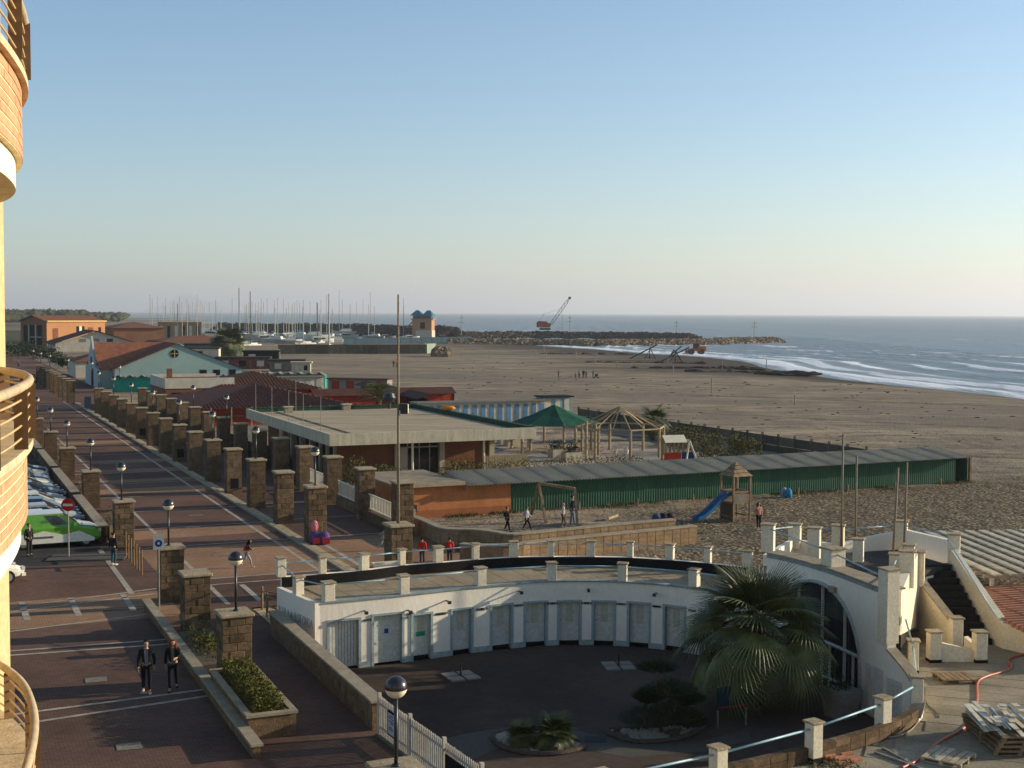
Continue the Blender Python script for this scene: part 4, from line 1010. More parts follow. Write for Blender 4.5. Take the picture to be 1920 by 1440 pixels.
# flag poles on the arch terrace
for i,((px,py),(tx,ty),zb) in enumerate((((1577,1036),(1577,815),TF),((1603,1040),(1603,855),TF),((1672,1080),(1680,878),TF+.2),((1694,1060),(1697,868),TF))):
    q=W(px,py,zb); zt=CAM_H-(ty-590)*q.y/FOC; p=thing('flagpole','bare grey flagpole on the white arch terrace, %s from the left'%ordn(i),'flagpole',(q.x,q.y,zb),0,'flagpoles on the arch terrace')
    obj('pole',MB().tube([(0,0,0),((tx-px)*q.y/FOC,0,zt-zb)],.055,8,.04),M_polebrown,p,smooth=True)
    if i==1:
        mb=MB(); 
        for k in range(8): mb.v+=[(0.04,0,1.5-k*.13),(.05-.022*k+.03*math.sin(k),.05*math.sin(k*2.1),1.42-k*.15)]
        for k in range(7): mb.f.append((2*k,2*k+1,2*k+3,2*k+2))
        fm=obj('flag',mb,mat('flag_blue',(.05,.09,.16),.8,.2,5),p)
# pergola lattice and tile roof on the right
lt=thing('lattice_pergola','white slatted lattice pergola roof at the right edge beyond the stairs','pergola',(20.2,55.5,1.55),R(8))
M_latt=mat('lattice_paint',(.46,.42,.35),.85,.25,2,rnd=.2)
for i in range(15): obj('beam',MB().box(-.4,8.6,-.06,.06,-.07,.07),M_latt,lt,loc=(-.02*i,i*.72,0))
for i in range(12): obj('slat',MB().box(-.17,.17,-.4,10.6,.072,.15),M_latt,lt,loc=(.1+i*.72,0,0),rz=R(-3))
mb=MB()
for (x,y) in ((0,0),(4,0),(8,0),(0,5),(4,5),(8,5),(0,10),(8,10)): obj('leg',MB().box(x-.07,x+.07,y-.07,y+.07,-1.6,-.07),M_plasterw,lt)
obj('sagging_sheet',MB().add([(0,0,-.2),(8,0,-.1),(8,10,-.1),(0,10,-.2)],((0,1,2,3),)),mat('lattice_sheet',(.5,.45,.36),.8,.4,1.2),lt) if 0 else None
rf=thing('tiled_roof','low salmon tiled lean-to roof beside the stair wall at the right edge','roof',(18.9,47.3,.98),R(8))
M_sal=mat('salmon_roof_tile',(.40,.19,.125),.85,.15,2,rnd=.12)
tme=MB().tube([(0,0,0),(0,1.02,.03)],.11,8).mesh('tile'); tme.materials.append(M_sal)
for i in range(22):
    for j in range(8): obj('tile',tme,None,rf,loc=(j*.98*1,.0+i*.36,.02+j*.05),rot=(0,R(-3),R(-90)))
obj('underlay',MB().add([(0,-.2,.0),(7.6,-.2,.38),(7.6,7.8,.38),(0,7.8,0)],((0,1,2,3),)),M_sal,rf)
# left sand patch with wooden rail by the rotunda end
strect(sp:=MB(),50.4,55.2,12.4,13.2,.008); obj('sand_patch',sp,M_sandpatch,kind='structure')
wr=thing('wooden_rail','short wooden rail fence on the sand beside the lettered end wall','fence',F(53.6,12.6),TH)
for x,y in ((0,0),(.1,1.3),(.55,-1.3),(.6,.6)): obj('post',MB().tube([(x,y,0),(x,y,1.0)],.05,6),M_wood,wr)
for a,b in (((0,0,.85),(.55,-1.3,.7)),((0,0,.45),(.55,-1.3,.4)),((.1,1.3,.8),(.6,.6,.8)),((0,0,.85),(.1,1.3,.85))): obj('rail',MB().bar(a,b,.06),M_wood,wr)
# ---------------------------------------------------------------- sand ramp walls
def lowwall(label,pts,h=.9,th=.38,zb=-.4,ztop=None):
    p=thing('low_wall',label,'wall'); pl=spline([Vector((x,y,0)) for x,y in pts],5)
    mb=MB(); rows=5; hh=(h-.08-zb); 
    polywall(mb,pl,zb,h-.09,.015,th-.015); 
    L_=0; 
    rs=resamp(pl,max(4,int(sum((b-a).length for a,b in zip(pl,pl[1:]))/.55)))
    for r in range(4):
        for k,(a,b) in enumerate(zip(rs,rs[1:])):
            d=(b-a); e=d.normalized()*.018; polywall(mb,[a+e,b-e],h-.09-.27*(r+1)+.012,h-.09-.27*r-.004,-random.uniform(0,.012),th+random.uniform(0,.012))
    obj('masonry',mb,mat('sunny_tuff',(.27,.185,.115),.9,.25,2,.6,25),p); obj('coping',polywall(MB(),pl,h-.08,h,-.05,th+.05),M_cope,p); return p  # tuff colour brightened, sunlight is put into the stone
lowwall('far low tuff wall curving from the orange hut along the sand behind the walking children',[(-5.72,75.6),(-4.9,73.9),(-3.9,71.6),(-3.0,71.1),(-1.9,71.0),(-.9,70.3),(.1,69.6),(3,71.3),(6,73.1),(9.3,74.9)])
lowwall('near low tuff wall just behind the rotunda, its left end curling round',[(-2.6,66.6),(-1.6,66.2),(-.3,66.3),(.6,66.75),(1.2,67.3),(4,69),(7,70.8),(10.2,72.7)])
# ---------------------------------------------------------------- orange hut and green shed
M_or=mat('orange_render',(.42,.17,.075),.85,.15,1,.2,20); M_or2=mat('orange_wall_band',(.30,.115,.055),.85,.15,1,.2,20)
M_gr=mat('green_sheet',(.040,.11,.07),.7,.2,.8,rnd=.08,stretch=(1,1,.3)); M_corr=mat('grey_corrugated_roof',(.34,.30,.235),.9,.15,.6,spec=.08)
SL=Vector((-6.9,80.0,0)); SR=Vector((34.4,99.7,0)); sdv=(SR-SL).normalized(); sang=math.atan2(sdv.y,sdv.x)
hut=thing('orange_hut','orange rendered hut with a flat grey roof joining the green shed','hut',SL,sang)
obj('front_wall',MB().box(.0,7.6,0,.25,-.1,1.95),M_or,hut); obj('side_wall',MB().box(0,.25,.25,5.6,-.1,1.95),M_or,hut); obj('back_wall',MB().box(.25,4.3,5.4,5.6,-.1,1.95),M_or,hut)
obj('lower_band',MB().box(.1,7.6,-.02,-.002,-.1,.45),M_or2,hut)
obj('flat_roof',MB().box(-.3,4.3,-.35,6.6,1.98,2.13),mat('roof_slab',(.27,.22,.165),.9,.25,1,.3,15),hut); obj('fascia',MB().box(-.33,4.33,-.4,-.352,1.93,2.16),M_cope,hut)
obj('red_pipe',MB().tube([(.45,-.08,.4),(.45,-.08,1.5)],.06,8),mat('red_pipe_paint',(.55,.08,.05),.5),hut); 
mbx=thing('meter_box','grey cement meter box with a dark hatch against the orange hut','meter box',SL+sdv*.75+Vector((sdv.y,-sdv.x,0))*.35,sang); obj('box',MB().box(-.25,.25,-.15,.15,0,.65),M_cope,mbx); obj('hatch',MB().box(.0,.4,-.0,.3,.45,.85),M_metal,mbx)
shed=thing('green_shed','long low shed with green sheet walls and a grey corrugated roof crossing the beach','shed',SL,sang); LS=(SR-SL).length
x=4.45+3.2; pw=1.52; 
def corr(w_,h,amp,per,ax='wall'):
    mb=MB(); n=int(w_/per*4)
    for i in range(n+1):
        xx=w_*i/n; yy=amp*math.sin(2*PI*xx/per)
        if ax=='wall': mb.v+=[(xx,yy,0),(xx,yy,h)]
        else: mb.v+=[(xx,0,yy),(xx,h,yy)]
    for i in range(n): mb.f.append((2*i,2*i+2,2*i+3,2*i+1))
    return mb
pmesh=corr(pw,2.0,.018,.19).mesh('sheet',True); pmesh.materials.append(M_gr)
while x+pw<LS-.2: obj('wall_sheet',pmesh,None,shed,loc=(x,.02+random.uniform(-.01,.02),-.12)); x+=pw+.01
obj('end_wall',MB().box(LS-.25,LS-.2,.0,2.8,-.1,1.9),M_gr,shed); obj('end_post',MB().box(LS-.05,LS+.12,-.1,.1,-.1,1.9),M_wood,shed); obj('back_wall',MB().box(4.4,LS-.2,2.85,2.9,-.1,2.3),M_gr,shed)
rmesh=corr(1.9,3.9,.045,.24,'roof').mesh('sheet',True); rmesh.materials.append(M_corr)
x=4.35; k=0
while x+1.9<LS+.75:
    obj('roof_sheet',rmesh,None,shed,loc=(x,-.75+random.uniform(-.05,.05),1.9+.005*(k%2)),rot=(math.atan2(.5,3.9)+R(random.uniform(-.4,.4)),0,0)); x+=1.86; k+=1
obj('gable_end',MB().add([(4.4,-.6,1.5),(4.4,-.6,1.92),(4.4,3,2.3),(4.4,3,1.5)],((0,1,2,3),)),mat('pink_board',(.5,.27,.2),.8),shed)
for i in range(8):
    xx=12+i*4.3; tag(obj('short_post',MB().tube([(0,0,-.1),(0,0,.5)],.07,6),M_wood,loc=tuple(SL+sdv*xx+Vector((sdv.y,-sdv.x,0))*.9)),'short wooden post in the sand before the green shed, %s from the left'%ordn(i),'post','short posts by the shed')
random.seed(5)
mb=MB()
for _ in range(5200):
    xx=random.uniform(0,LS); k=random.random(); p=SL+sdv*xx+Vector((sdv.y,-sdv.x,0))*(random.expovariate(1/.35))
    h=random.uniform(.05,.22); a=random.uniform(0,PI); 
    if N3(p.x*.5,p.y*.5,2)<-.02: continue
    mb.add([(p.x-.03*math.cos(a),p.y-.03*math.sin(a),-.02),(p.x+.03*math.cos(a),p.y+.03*math.sin(a),-.02),(p.x+random.gauss(0,.05),p.y+random.gauss(0,.05),h)],((0,1,2),))
tag(obj('dry_grass',mb,M_grass),'dry grass growing along the foot of the green shed','grass',kind='stuff')
# hedge behind the shed and weeds around the hut roof
mb=MB()
for _ in range(15000):
    xx=random.uniform(3.2,24); tp_=min(1,(24-xx)/5)*min(1,(xx-2.5)/3+.2); y=3.9+random.gauss(0,.45); zz=random.uniform(0,2.75*tp_+.35*N3(xx*.9,3))
    c=SL+sdv*xx+Vector((-sdv.y,sdv.x,0))*y; c.z=zz
    a=Vector([random.gauss(0,1) for _ in range(3)]).normalized()*.11; b=Vector([random.gauss(0,1) for _ in range(3)]).normalized()*.05
    mb.add((c-b,c+a,c+b),((0,1,2),))
tag(obj('hedge',mb,M_grass),'straggly olive hedge growing behind the corrugated shed roof','hedge')
# ---------------------------------------------------------------- flat-roofed bathing pavilion
def stthing(name,label,cat,s,t,rz=None,z=0,group=None): return thing(name,label,cat,F(s,t,z),TH if rz is None else rz,group)
M_brickr=mat('red_brick_wall',(.19,.085,.05),.85,.15,1.2,.3,20); M_conc=mat('roof_concrete',(.37,.30,.22),.9,.25,.5,.2,15,stretch=(.3,1.4,1)); M_fasc=mat('fascia_concrete',(.47,.43,.35),.8,.18,1.5,.2,15,stretch=(2,2,.4))
pv=stthing('beach_pavilion','flat-roofed brick pavilion with a pale concrete fascia and glass doors in the middle','building',92.4,26.3)
LX,LY=16.3,27.5; ZR=3.75
obj('roof_slab',MB().box(.35,LX-.35,.35,LY-.35,2.95,3.42),M_conc,pv)
obj('fascia',MB().box(0,LX,0,.3,2.9,ZR),M_fasc,pv); obj('fascia',MB().box(0,.3,.3,LY-.3,2.9,ZR),M_fasc,pv); obj('fascia',MB().box(LX-.3,LX,.3,LY-.3,2.9,ZR),mat('green_felt',(.03,.075,.05),.85,.2,2),pv); obj('fascia',MB().box(0,LX,LY-.3,LY,2.9,ZR),MATS['green_felt'],pv)
obj('edge_felt',MB().box(LX-.34,LX+.03,.2,LY,ZR+.002,ZR+.06),MATS['green_felt'],pv); obj('edge_felt',MB().box(0,LX-.35,LY-.34,LY+.03,ZR+.002,ZR+.06),MATS['green_felt'],pv)
obj('roof_sheet',MB().box(2.6,LX-1.1,1.5,LY-1,3.43,3.50),M_conc,pv)
obj('black_gutter',MB().box(.35,LX-.4,.32,.9,3.425,3.46),M_black,pv); obj('black_gutter',MB().box(.32,1.1,.9,LY-.4,3.425,3.46),M_black,pv)
obj('brick_wall',MB().box(1.6,5.9,3.2,3.5,0,2.9),M_brickr,pv); obj('brick_wall',MB().box(10.0,13.6,3.2,3.5,0,2.9),M_brickr,pv)
obj('side_wall',MB().box(1.6,1.9,3.5,LY-2,0,2.9),M_brickr,pv); obj('side_wall',MB().box(13.3,13.6,3.5,LY-2,0,2.9),M_brickr,pv); obj('back_wall',MB().box(1.9,13.3,LY-2.3,LY-2,0,2.9),M_brickr,pv)
for x in (5.95,9.55,13.7): obj('column',MB().box(x,x+.42,3.0,3.5,0,2.9),M_fasc,pv)
obj('glass_door',MB().box(6.37,9.55,3.35,3.4,0,2.9),M_glass,pv)
for x in (7.0,7.95,8.8): obj('door_frame',MB().box(x,x+.08,3.28,3.34,.1,2.9),M_steel,pv)
obj('door_frame',MB().box(6.4,9.55,3.27,3.33,2.2,2.3),M_steel,pv); obj('curtain',MB().box(6.45,7.0,3.30,3.34,.1,2.2),M_panel,pv)
obj('sill',MB().box(5.9,10,2.5,3.2,-.1,.22),M_fasc,pv)
for i,y in enumerate((4.2,6.2,8.2,11,14,17,20)):
    obj('window',MB().box(1.54,1.585,y,y+1.2,1.0,2.4),M_glass,pv); obj('pilaster',MB().box(1.4,1.6,y-.5,y-.2,0,2.9),M_fasc,pv)
for x,y in ((.15,.1),): pass
for (x,y,nm_,l) in ((13.2,17.5,'roof_tank','dark round tank on a stalk at the back of the pavilion roof'),): 
    q=thing('roof_cowl',l,'chimney',F(92.4+y+8.6,26.3+x,3.5)); obj('stalk',MB().tube([(0,0,0),(0,0,.9)],.14,8),M_metal,q); mb=MB(); mb.lathe([(0,.5),(.45,.65),(.62,1.05),(.45,1.45),(0,1.6)],14); obj('cowl',mb,M_metal,q)
q=thing('orange_float','small orange float lying on the green roof edge of the pavilion','float',F(110.5,42.3,3.82)); mb=MB(); mb.lathe([(0,0),(.35,.05),(.5,.3),(.35,.55),(0,.6)],12); obj('float',mb,mat('float_orange',(.7,.22,.02),.5,.1),q,smooth=True,scale=(1.4,.8,.7))
for i,(x,y) in enumerate(((.2,3),(.2,8),(.2,12.5),(.15,18),(.15,24),(4.5,26.9))):
    q=thing('roof_pole','thin antenna pole on the left edge of the pavilion roof, %s from the near corner'%ordn(i),'pole',F(92.4+y,26.3+x,2.9),0,'thin poles on the pavilion roof'); obj('pole',MB().tube([(0,0,-.3),(0,0,3.3)],.035,6,.02),M_steel,q)
for i,(x,y) in enumerate(((3.2,24.5),(9,26))): q=thing('roof_vent','small pale vent on the far part of the pavilion roof, %s'%('left one' if i==0 else 'right one'),'vent',F(92.4+y,26.3+x,3.5),TH); obj('vent_box',MB().box(-.35,.35,-.3,.3,0,.5),M_cope,q); obj('vent_lid',MB().box(-.45,.45,-.4,.4,.5,.57),M_fasc,q)
for i,(px,py) in enumerate(((784,883),(910,878))): q=W(px,py,0); r=thing('white_post','slim white post in the weeds behind the orange hut, %s of two'%('left' if i==0 else 'right'),'post',(q.x,q.y-6,0),0,'white posts behind the hut'); obj('post',MB().tube([(0,0,0),(0,0,3.4)],.09,8),M_plasterw,r)
# paved yard with pergola posts, green canopy and bare frame
yard=obj('yard_paving',stpoly([(83,42.6),(83,66),(96,69.5),(140,69.5),(140,42.6)],.014),mat('yard_paving',(.36,.30,.25),.85,.15,.6,.2,10,stretch=(.5,2,1)),kind='structure')
M_post=mat('yard_post_wood',(.34,.26,.17),.85,.2,3,rnd=.15)
can=thing('green_canopy','dark green octagonal canopy roof on wooden posts in the beach yard','canopy',W(1040,846,0)+Vector((0,3,0)))
mb=MB(); Rr=4.3; n=8
ring_=[(Rr*math.cos(2*PI*i/n+.2),Rr*math.sin(2*PI*i/n+.2),2.35) for i in range(n)]
for i in range(n):
    a=Vector(ring_[i]); b=Vector(ring_[(i+1)%n]); tp_=Vector((0,0,4.05)); m1=a.lerp(tp_,.5)-Vector((0,0,.1)); m2=b.lerp(tp_,.5)-Vector((0,0,.1)); mm=(m1+m2)/2-Vector((0,0,.05)); am=(a+b)/2-Vector((0,0,.05))
    mb.add([a,am,b,m2,mm,m1,tp_],((0,1,4,5),(1,2,3,4),(5,4,6),(4,3,6)))
obj('canopy_cloth',mb,mat('canopy_green',(.012,.075,.045),.7,.25,1.5,.2,10),can)
for i in range(n):
    a=Vector(ring_[i])*.93; obj('post',MB().tube([(a.x,a.y,0),(a.x,a.y,2.45)],.11,8),M_post,can)
def frame(label,c,R_,n,zp,zt,ph,ridge=True):
    p=thing('bare_pergola',label,'pergola',c); rg=[(R_*math.cos(2*PI*i/n+ph),R_*math.sin(2*PI*i/n+ph)) for i in range(n)]
    for i,(x,y) in enumerate(rg):
        obj('post',MB().tube([(x,y,0),(x,y,zp)],.12,8),M_post,p)
        x2,y2=rg[(i+1)%n]; obj('beam',MB().bar((x,y,zp),(x2,y2,zp),.12),M_post,p)
        if ridge: obj('rafter',MB().bar((x,y,zp),(0,0,zt),.09),M_post,p); obj('rafter',MB().bar(((x+x2)/2,(y+y2)/2,zp),(0,0,zt),.07),M_post,p)
    return p
q=W(1160,856,0); frame('bare octagonal pergola frame without cover, right of the green canopy',q+Vector((.2,1.5,0)),4.0,8,2.5,4.3,.15)
for i,(px,py) in enumerate(((1278,0),)): pass
for i,(px,py,pt) in enumerate(((979,860,820),(991,840,790),(1099,862,790),(1122,853,800))):
    q=W(px,py,0); r=thing('yard_post','lone wooden post in the beach yard beside the pavilion, %s from the left'%ordn(i),'post',q,0,'lone posts in the yard'); obj('post',MB().tube([(0,0,0),(0,0,(py-pt)*q.y/FOC)],.12,8),M_post,r); obj('post_top',MB().lathe([(0,0),(.16,0),(.16,.05),(0,.08)],8,(0,0,(py-pt)*q.y/FOC)),M_post,r)
mb=MB()
for k,(px,py,px2,py2) in enumerate(((979,792,1003,782),(963,800,985,785))):
    pass
for i,(px,py,w2) in enumerate(((1045,858,1.3),(1071,864,1.5),(945,832,1.1),(960,836,1.3))):
    q=W(px,py,0); r=thing('planter_box','pale concrete planter box in the yard, %s one of the pair %s'%('left' if i%2==0 else 'right','under the canopy edge' if i<2 else 'beside the pavilion corner'),'planter',q,TH,'planter boxes in the yard')
    obj('box',MB().box(-w2/2,w2/2,-.5,.5,0,.75),M_fasc,r); obj('soil',MB().box(-w2/2+.08,w2/2-.08,-.42,.42,.75,.77),M_mortar,r); mb=MB(); leafmass(mb,260,lambda:(random.gauss(0,w2*.28),random.gauss(0,.3),.85+abs(random.gauss(0,.3))),.09); obj('plant',mb,M_leafd,r)
random.seed(12)
for i,(px,py) in enumerate(((1154,850),(1175,851),(1173,846))):
    q=W(px,py,0); r=thing('white_bucket','small white bucket on the yard floor under the bare pergola, %s of three'%('left','right','middle')[i],'bucket',q,0,'buckets in the yard'); obj('bucket',MB().lathe([(0,0),(.14,0),(.19,.35),(.17,.35),(.12,.03),(0,.03)],10),M_plasterw,r)
# playhouse
q=W(1268,872,0); ph_=thing('playhouse','red and blue play frame with a white canvas roof behind the shed','play frame',q+Vector((0,-.6,0)),TH*.6)
obj('red_panel',MB().box(-1.3,.15,-.5,-.42,.5,1.15),mat('play_red',(.5,.04,.02),.5,.1),ph_); obj('blue_panel',MB().box(.25,1.3,-.5,-.42,.5,1.2),mat('play_blue',(.03,.06,.2),.5,.1),ph_)
for x in (-1.1,-.4,.35): obj('post',MB().box(x-.07,x+.07,-.4,-.26,.2,2.2),M_post,ph_); obj('post',MB().box(x-.07,x+.07,.6,.74,.2,2.2),M_post,ph_)
obj('canvas_roof',MB().add([(-1.3,-.7,2.0),(.6,-.7,2.0),(.6,.1,2.55),(-1.3,.1,2.55),(.6,.9,2.0),(-1.3,.9,2.0)],((0,1,2,3),(3,2,4,5))),M_plasterw,ph_)
for a,b in (((.9,-.4,2.1),(.5,-.7,.3)),((.9,-.4,2.1),(1.5,-.7,.3)),((.4,0,2.1),(1.0,0,2.1))): obj('strut',MB().bar(a,b,.13),M_plasterw,ph_)
tag(obj('yellow_seesaw',MB().bar(W(1310,870,.5)+Vector((0,0,0)),W(1372,864,.7),.16,.08).bar(W(1340,868,.1),W(1340,868,.6),.2),mat('wood_ochre',(.35,.2,.08),.7)),'ochre see-saw plank right of the play frame','see-saw')
# long panel fence around the yard
def panelfence(label,A,B,h,m,pw_=2.4,zb=-.1,post_m=None,rows=2):
    A=Vector(A); B=Vector(B); d=(B-A); L_=d.length; an=math.atan2(d.y,d.x); f=thing('panel_fence',label,'fence',A,an); n=int(L_/pw_); pw_=L_/n
    pms=MB().box(.08,pw_-.08,-.03,.03,0,h/rows-.03).mesh('panel'); pms.materials.append(m); ps=MB().box(-.08,.08,-.09,.09,zb,h+.12).mesh('post'); ps.materials.append(post_m or m)
    for i in range(n+1): obj('post',ps,None,f,loc=(i*pw_,0,0))
    for i in range(n):
        for r in range(rows): obj('panel',pms,None,f,loc=(i*pw_,random.uniform(-.02,.02),zb+.02+r*(h/rows)))
    return f
M_fence=mat('dark_fence_panel',(.11,.095,.075),.85,.25,1,rnd=.35); M_fpost=mat('fence_post',(.16,.13,.10),.85,.2,1)
Fa=W(1085,765,1.6); Fb=W(1245,785,1.6); Fc=W(1662,846,1.6)
panelfence('dark panel fence running diagonally behind the yard from the blue cabins towards the shed',(Fa.x,Fa.y,0),(Fc.x,Fc.y,0),1.65,M_fence,2.3)
def shrub(label,c,r,h,n,m,sz_=.12,cat='shrub',tall=1):
    p=thing('shrub',label,cat,c); mb=MB(); 
    cs=[(random.gauss(0,r*.5),random.gauss(0,r*.45),h*random.uniform(.25,.7),r*random.uniform(.25,.5)) for _ in range(9)]
    for _ in range(n):
        c0=random.choice(cs); v=Vector([random.gauss(0,1) for _ in range(3)]).normalized()*c0[3]*random.uniform(.6,1.1); q=Vector((c0[0]+v.x,c0[1]+v.y,max(.03,c0[2]+v.z*1.1)))
        a=Vector([random.gauss(0,1) for _ in range(3)]).normalized()*sz_; b=Vector([random.gauss(0,1) for _ in range(3)]).normalized()*sz_*.5; mb.add((q-b,q+a,q+b),((0,1,2),))
    obj('foliage',mb,m,p); st=MB()
    for c0 in cs[:5]: st.tube([(0,0,0),(c0[0]*.5,c0[1]*.5,c0[2]*.5),(c0[0],c0[1],c0[2])],.04,5,.02)
    obj('stem',st,M_trunk,p); return p
random.seed(8)
M_olive=mat('olive_bush',(.07,.075,.028),.8,.4,2,c2=(.15,.14,.05))
for i,(px,py,r,h,n) in enumerate(((1262,838,2.2,1.9,1500),(1300,850,2.6,2.0,1800),(1340,862,2.4,1.7,1600),(1365,868,1.5,1.6,900),(1395,868,1.5,3.0,1500))):
    shrub('olive bush along the panel fence right of the bare pergola, %s from the left'%ordn(i),W(px,py,0),r,h,n,M_olive,.14)
palm('small_palm','small yellowish palm poking above the fence behind the bare pergola',tuple(W(1225,826,0)),2.1,1,26,77,1.0,4,petl=.7,L=1.1,tr=.15)
for i,(px,py,l) in enumerate(((660,905,'bush with dry stems beside the pavilion left corner'),(700,925,'dark bush behind the white railing between two stone pillars'),(870,888,'dry purple-brown bush in front of the pavilion wall'),(735,920,'leafy bush leaning over the pillar left of the orange hut'))):
    q=W(px,py,.2); shrub(l,(q.x,q.y,0),1.7 if i!=2 else 1.5,2.0 if i!=2 else 1.3,1300,M_olive if i!=2 else M_grass,.12)
# lattice screen by pavilion
q=W(905,905,0); tr_=thing('reed_screen','low dry reed screen in front of the pavilion right corner','screen',F(92.3,38.2),TH); 
for i in range(26): obj('reed',MB().box(i*.14,i*.14+.1,-.02,.02,.1,1.75),mat('reed',(.30,.235,.14),.9,.2,4,rnd=.15),tr_)
# white railing segments by second row
for i,(s,t) in enumerate(((72.0,24.2),(79,24.3),(86,24.3))):
    r=stthing('white_railing','white railing between pillars of the back row, %s left of the orange hut'%ordn(i),'railing',s,t,group='white railings of the back row')
    obj('base_wall',MB().box(-.15,.15,-.6,4.4,0,.6),M_tw,r); obj('top_rail',MB().box(-.04,.04,-.6,4.4,1.55,1.62),M_plasterw,r); obj('bottom_rail',MB().box(-.04,.04,-.6,4.4,.7,.76),M_plasterw,r)
    for k in range(17): obj('baluster',MB().box(-.025,.025,-.5+k*.29,-.44+k*.29,.76,1.55),M_plasterw,r)
for i,(sa,sb) in enumerate(((93.5,126),(128,166))):
    panelfence('dark fence closing the beach clubs behind the back pillar row, %s stretch'%('near' if i==0 else 'far'),F(sa,25.0),F(sb,25.0),1.6,M_fence,2.4)
# ---------------------------------------------------------------- beach cabins
def cabins(label,A,B,n,h,mw,md,mr,door=True,depth=2.2,roof='flat',pitch=.35,doors_every=1):
    A=Vector((A[0],A[1],0)); B=Vector((B[0],B[1],0)); d=B-A; L_=d.length; an=math.atan2(d.y,d.x); f=thing('beach_cabins',label,'cabins',A,an); w_=L_/n
    obj('wall',MB().box(0,L_,0,depth,-.1,h),mw,f)
    if roof=='flat': obj('roof',MB().box(-.2,L_+.2,-.45,depth+.2,h,h+.14),mr,f)
    for i in range(n):
        if door and i%doors_every==0:
            d_=obj('door',MB().box(i*w_+w_*.24,i*w_+w_*.76,-.05,-.003,0,h-.25),md,f); obj('knob',MB().box(i*w_+w_*.30,i*w_+w_*.34,-.08,-.052,.9,1.0),M_metal,d_)
        if roof=='gable': obj('roof',MB().add([(i*w_,-.5,h-.02),(i*w_+w_/2,-.5,h+pitch),(i*w_+w_,-.5,h-.02),(i*w_,depth,h),(i*w_+w_/2,depth,h+pitch+.02),(i*w_+w_,depth,h),(i*w_,-.5,h-.12),(i*w_+w_/2,-.5,h+pitch-.1),(i*w_+w_,-.5,h-.12)],((0,1,4,3),(1,2,5,4),(0,6,7,1),(1,7,8,2))),mr,f)
        if roof=='gable': obj('gable',MB().add([(i*w_,-.02,h-.1),(i*w_+w_,-.02,h-.1),(i*w_+w_/2,-.02,h+pitch-.05)],((0,1,2),)),mw,f)
    return f
M_wc=mat('cabin_white',(.50,.47,.42),.8,.12,1); M_bd=mat('cabin_blue_door',(.10,.22,.40),.6,.15,1,rnd=.25); M_rd=mat('cabin_red',(.32,.045,.02),.7,.15,.6); M_rdk=mat('red_brown_roof',(.075,.035,.028),.8,.25,1.2,rnd=.1); M_tq=mat('cabin_turquoise',(.02,.30,.24),.65,.12,.6); M_greyr=mat('cabin_grey_roof',(.16,.15,.14),.85,.2,1)
a=W(775,775,0); b=W(1000,790,0)
cabins('row of white beach cabins with blue doors behind the green canopy',F(141.5,50.5),F(141.5,66.5),15,2.2,M_wc,M_bd,M_greyr)
cabins('blue end cabins beyond the green canopy with a black roof edge',F(143,66.9),F(143,70.5),3,2.5,mat('cabin_pale_blue',(.17,.30,.38),.7,.1),M_wc,M_black)
# long red shed with dark roof
rs_=stthing('red_shed','long low red shed with a dark brown roof behind the pavilion','shed',163,44.5)
obj('wall',MB().box(0,18.6,0,3,-.1,2.05),M_rd,rs_); obj('roof',MB().add([(-.2,-.6,1.95),(18.9,-.6,1.95),(18.9,1.2,2.75),(-.2,1.2,2.75),(18.9,3.3,2.2),(-.2,3.3,2.2)],((0,1,2,3),(3,2,4,5))),M_rdk,rs_); obj('end_trim',MB().box(18.62,18.75,-.1,3,-.1,2.2),M_black,rs_)
for k in range(12): obj('board',MB().box(.1+k*1.54,1.54+k*1.54,-.03,-.003,0,1.95),M_rd,rs_)
cabins('white cabins with light doors at the far end of the red club',F(200.5,48),F(200.5,56.2),5,2.45,M_wc,mat('white_door',(.55,.55,.52),.6,.1,1,rnd=.4),M_greyr)
cabins('red-doored cabins with a red-brown roof, right of the white cabins',F(196,55.6),F(190,63.0),4,2.4,mat('cabin_shade_white',(.26,.24,.23),.8,.1),M_rd,M_rdk)  # cabin white darkened, the wall's shade is in the colour
sd_=stthing('brown_fence_roof','long dark brown slanting roof running from the red doors down to the red shed end','roof',0,0,0); A=W(678,716,2.3); B=W(800,742,2.3); d=(B-A).normalized()
sd_.location=(A.x,A.y,0); sd_.rotation_euler=(0,0,math.atan2(d.y,d.x)); obj('wall',MB().box(0,(B-A).length,0,.3,-.1,2.0),mat('dark_brown_wall',(.05,.025,.02),.8),sd_); obj('roof',MB().add([(0,-1.2,1.9),((B-A).length,-1.2,1.9),((B-A).length,.6,2.5),(0,.6,2.5)],((0,1,2,3),)),M_rdk,sd_)
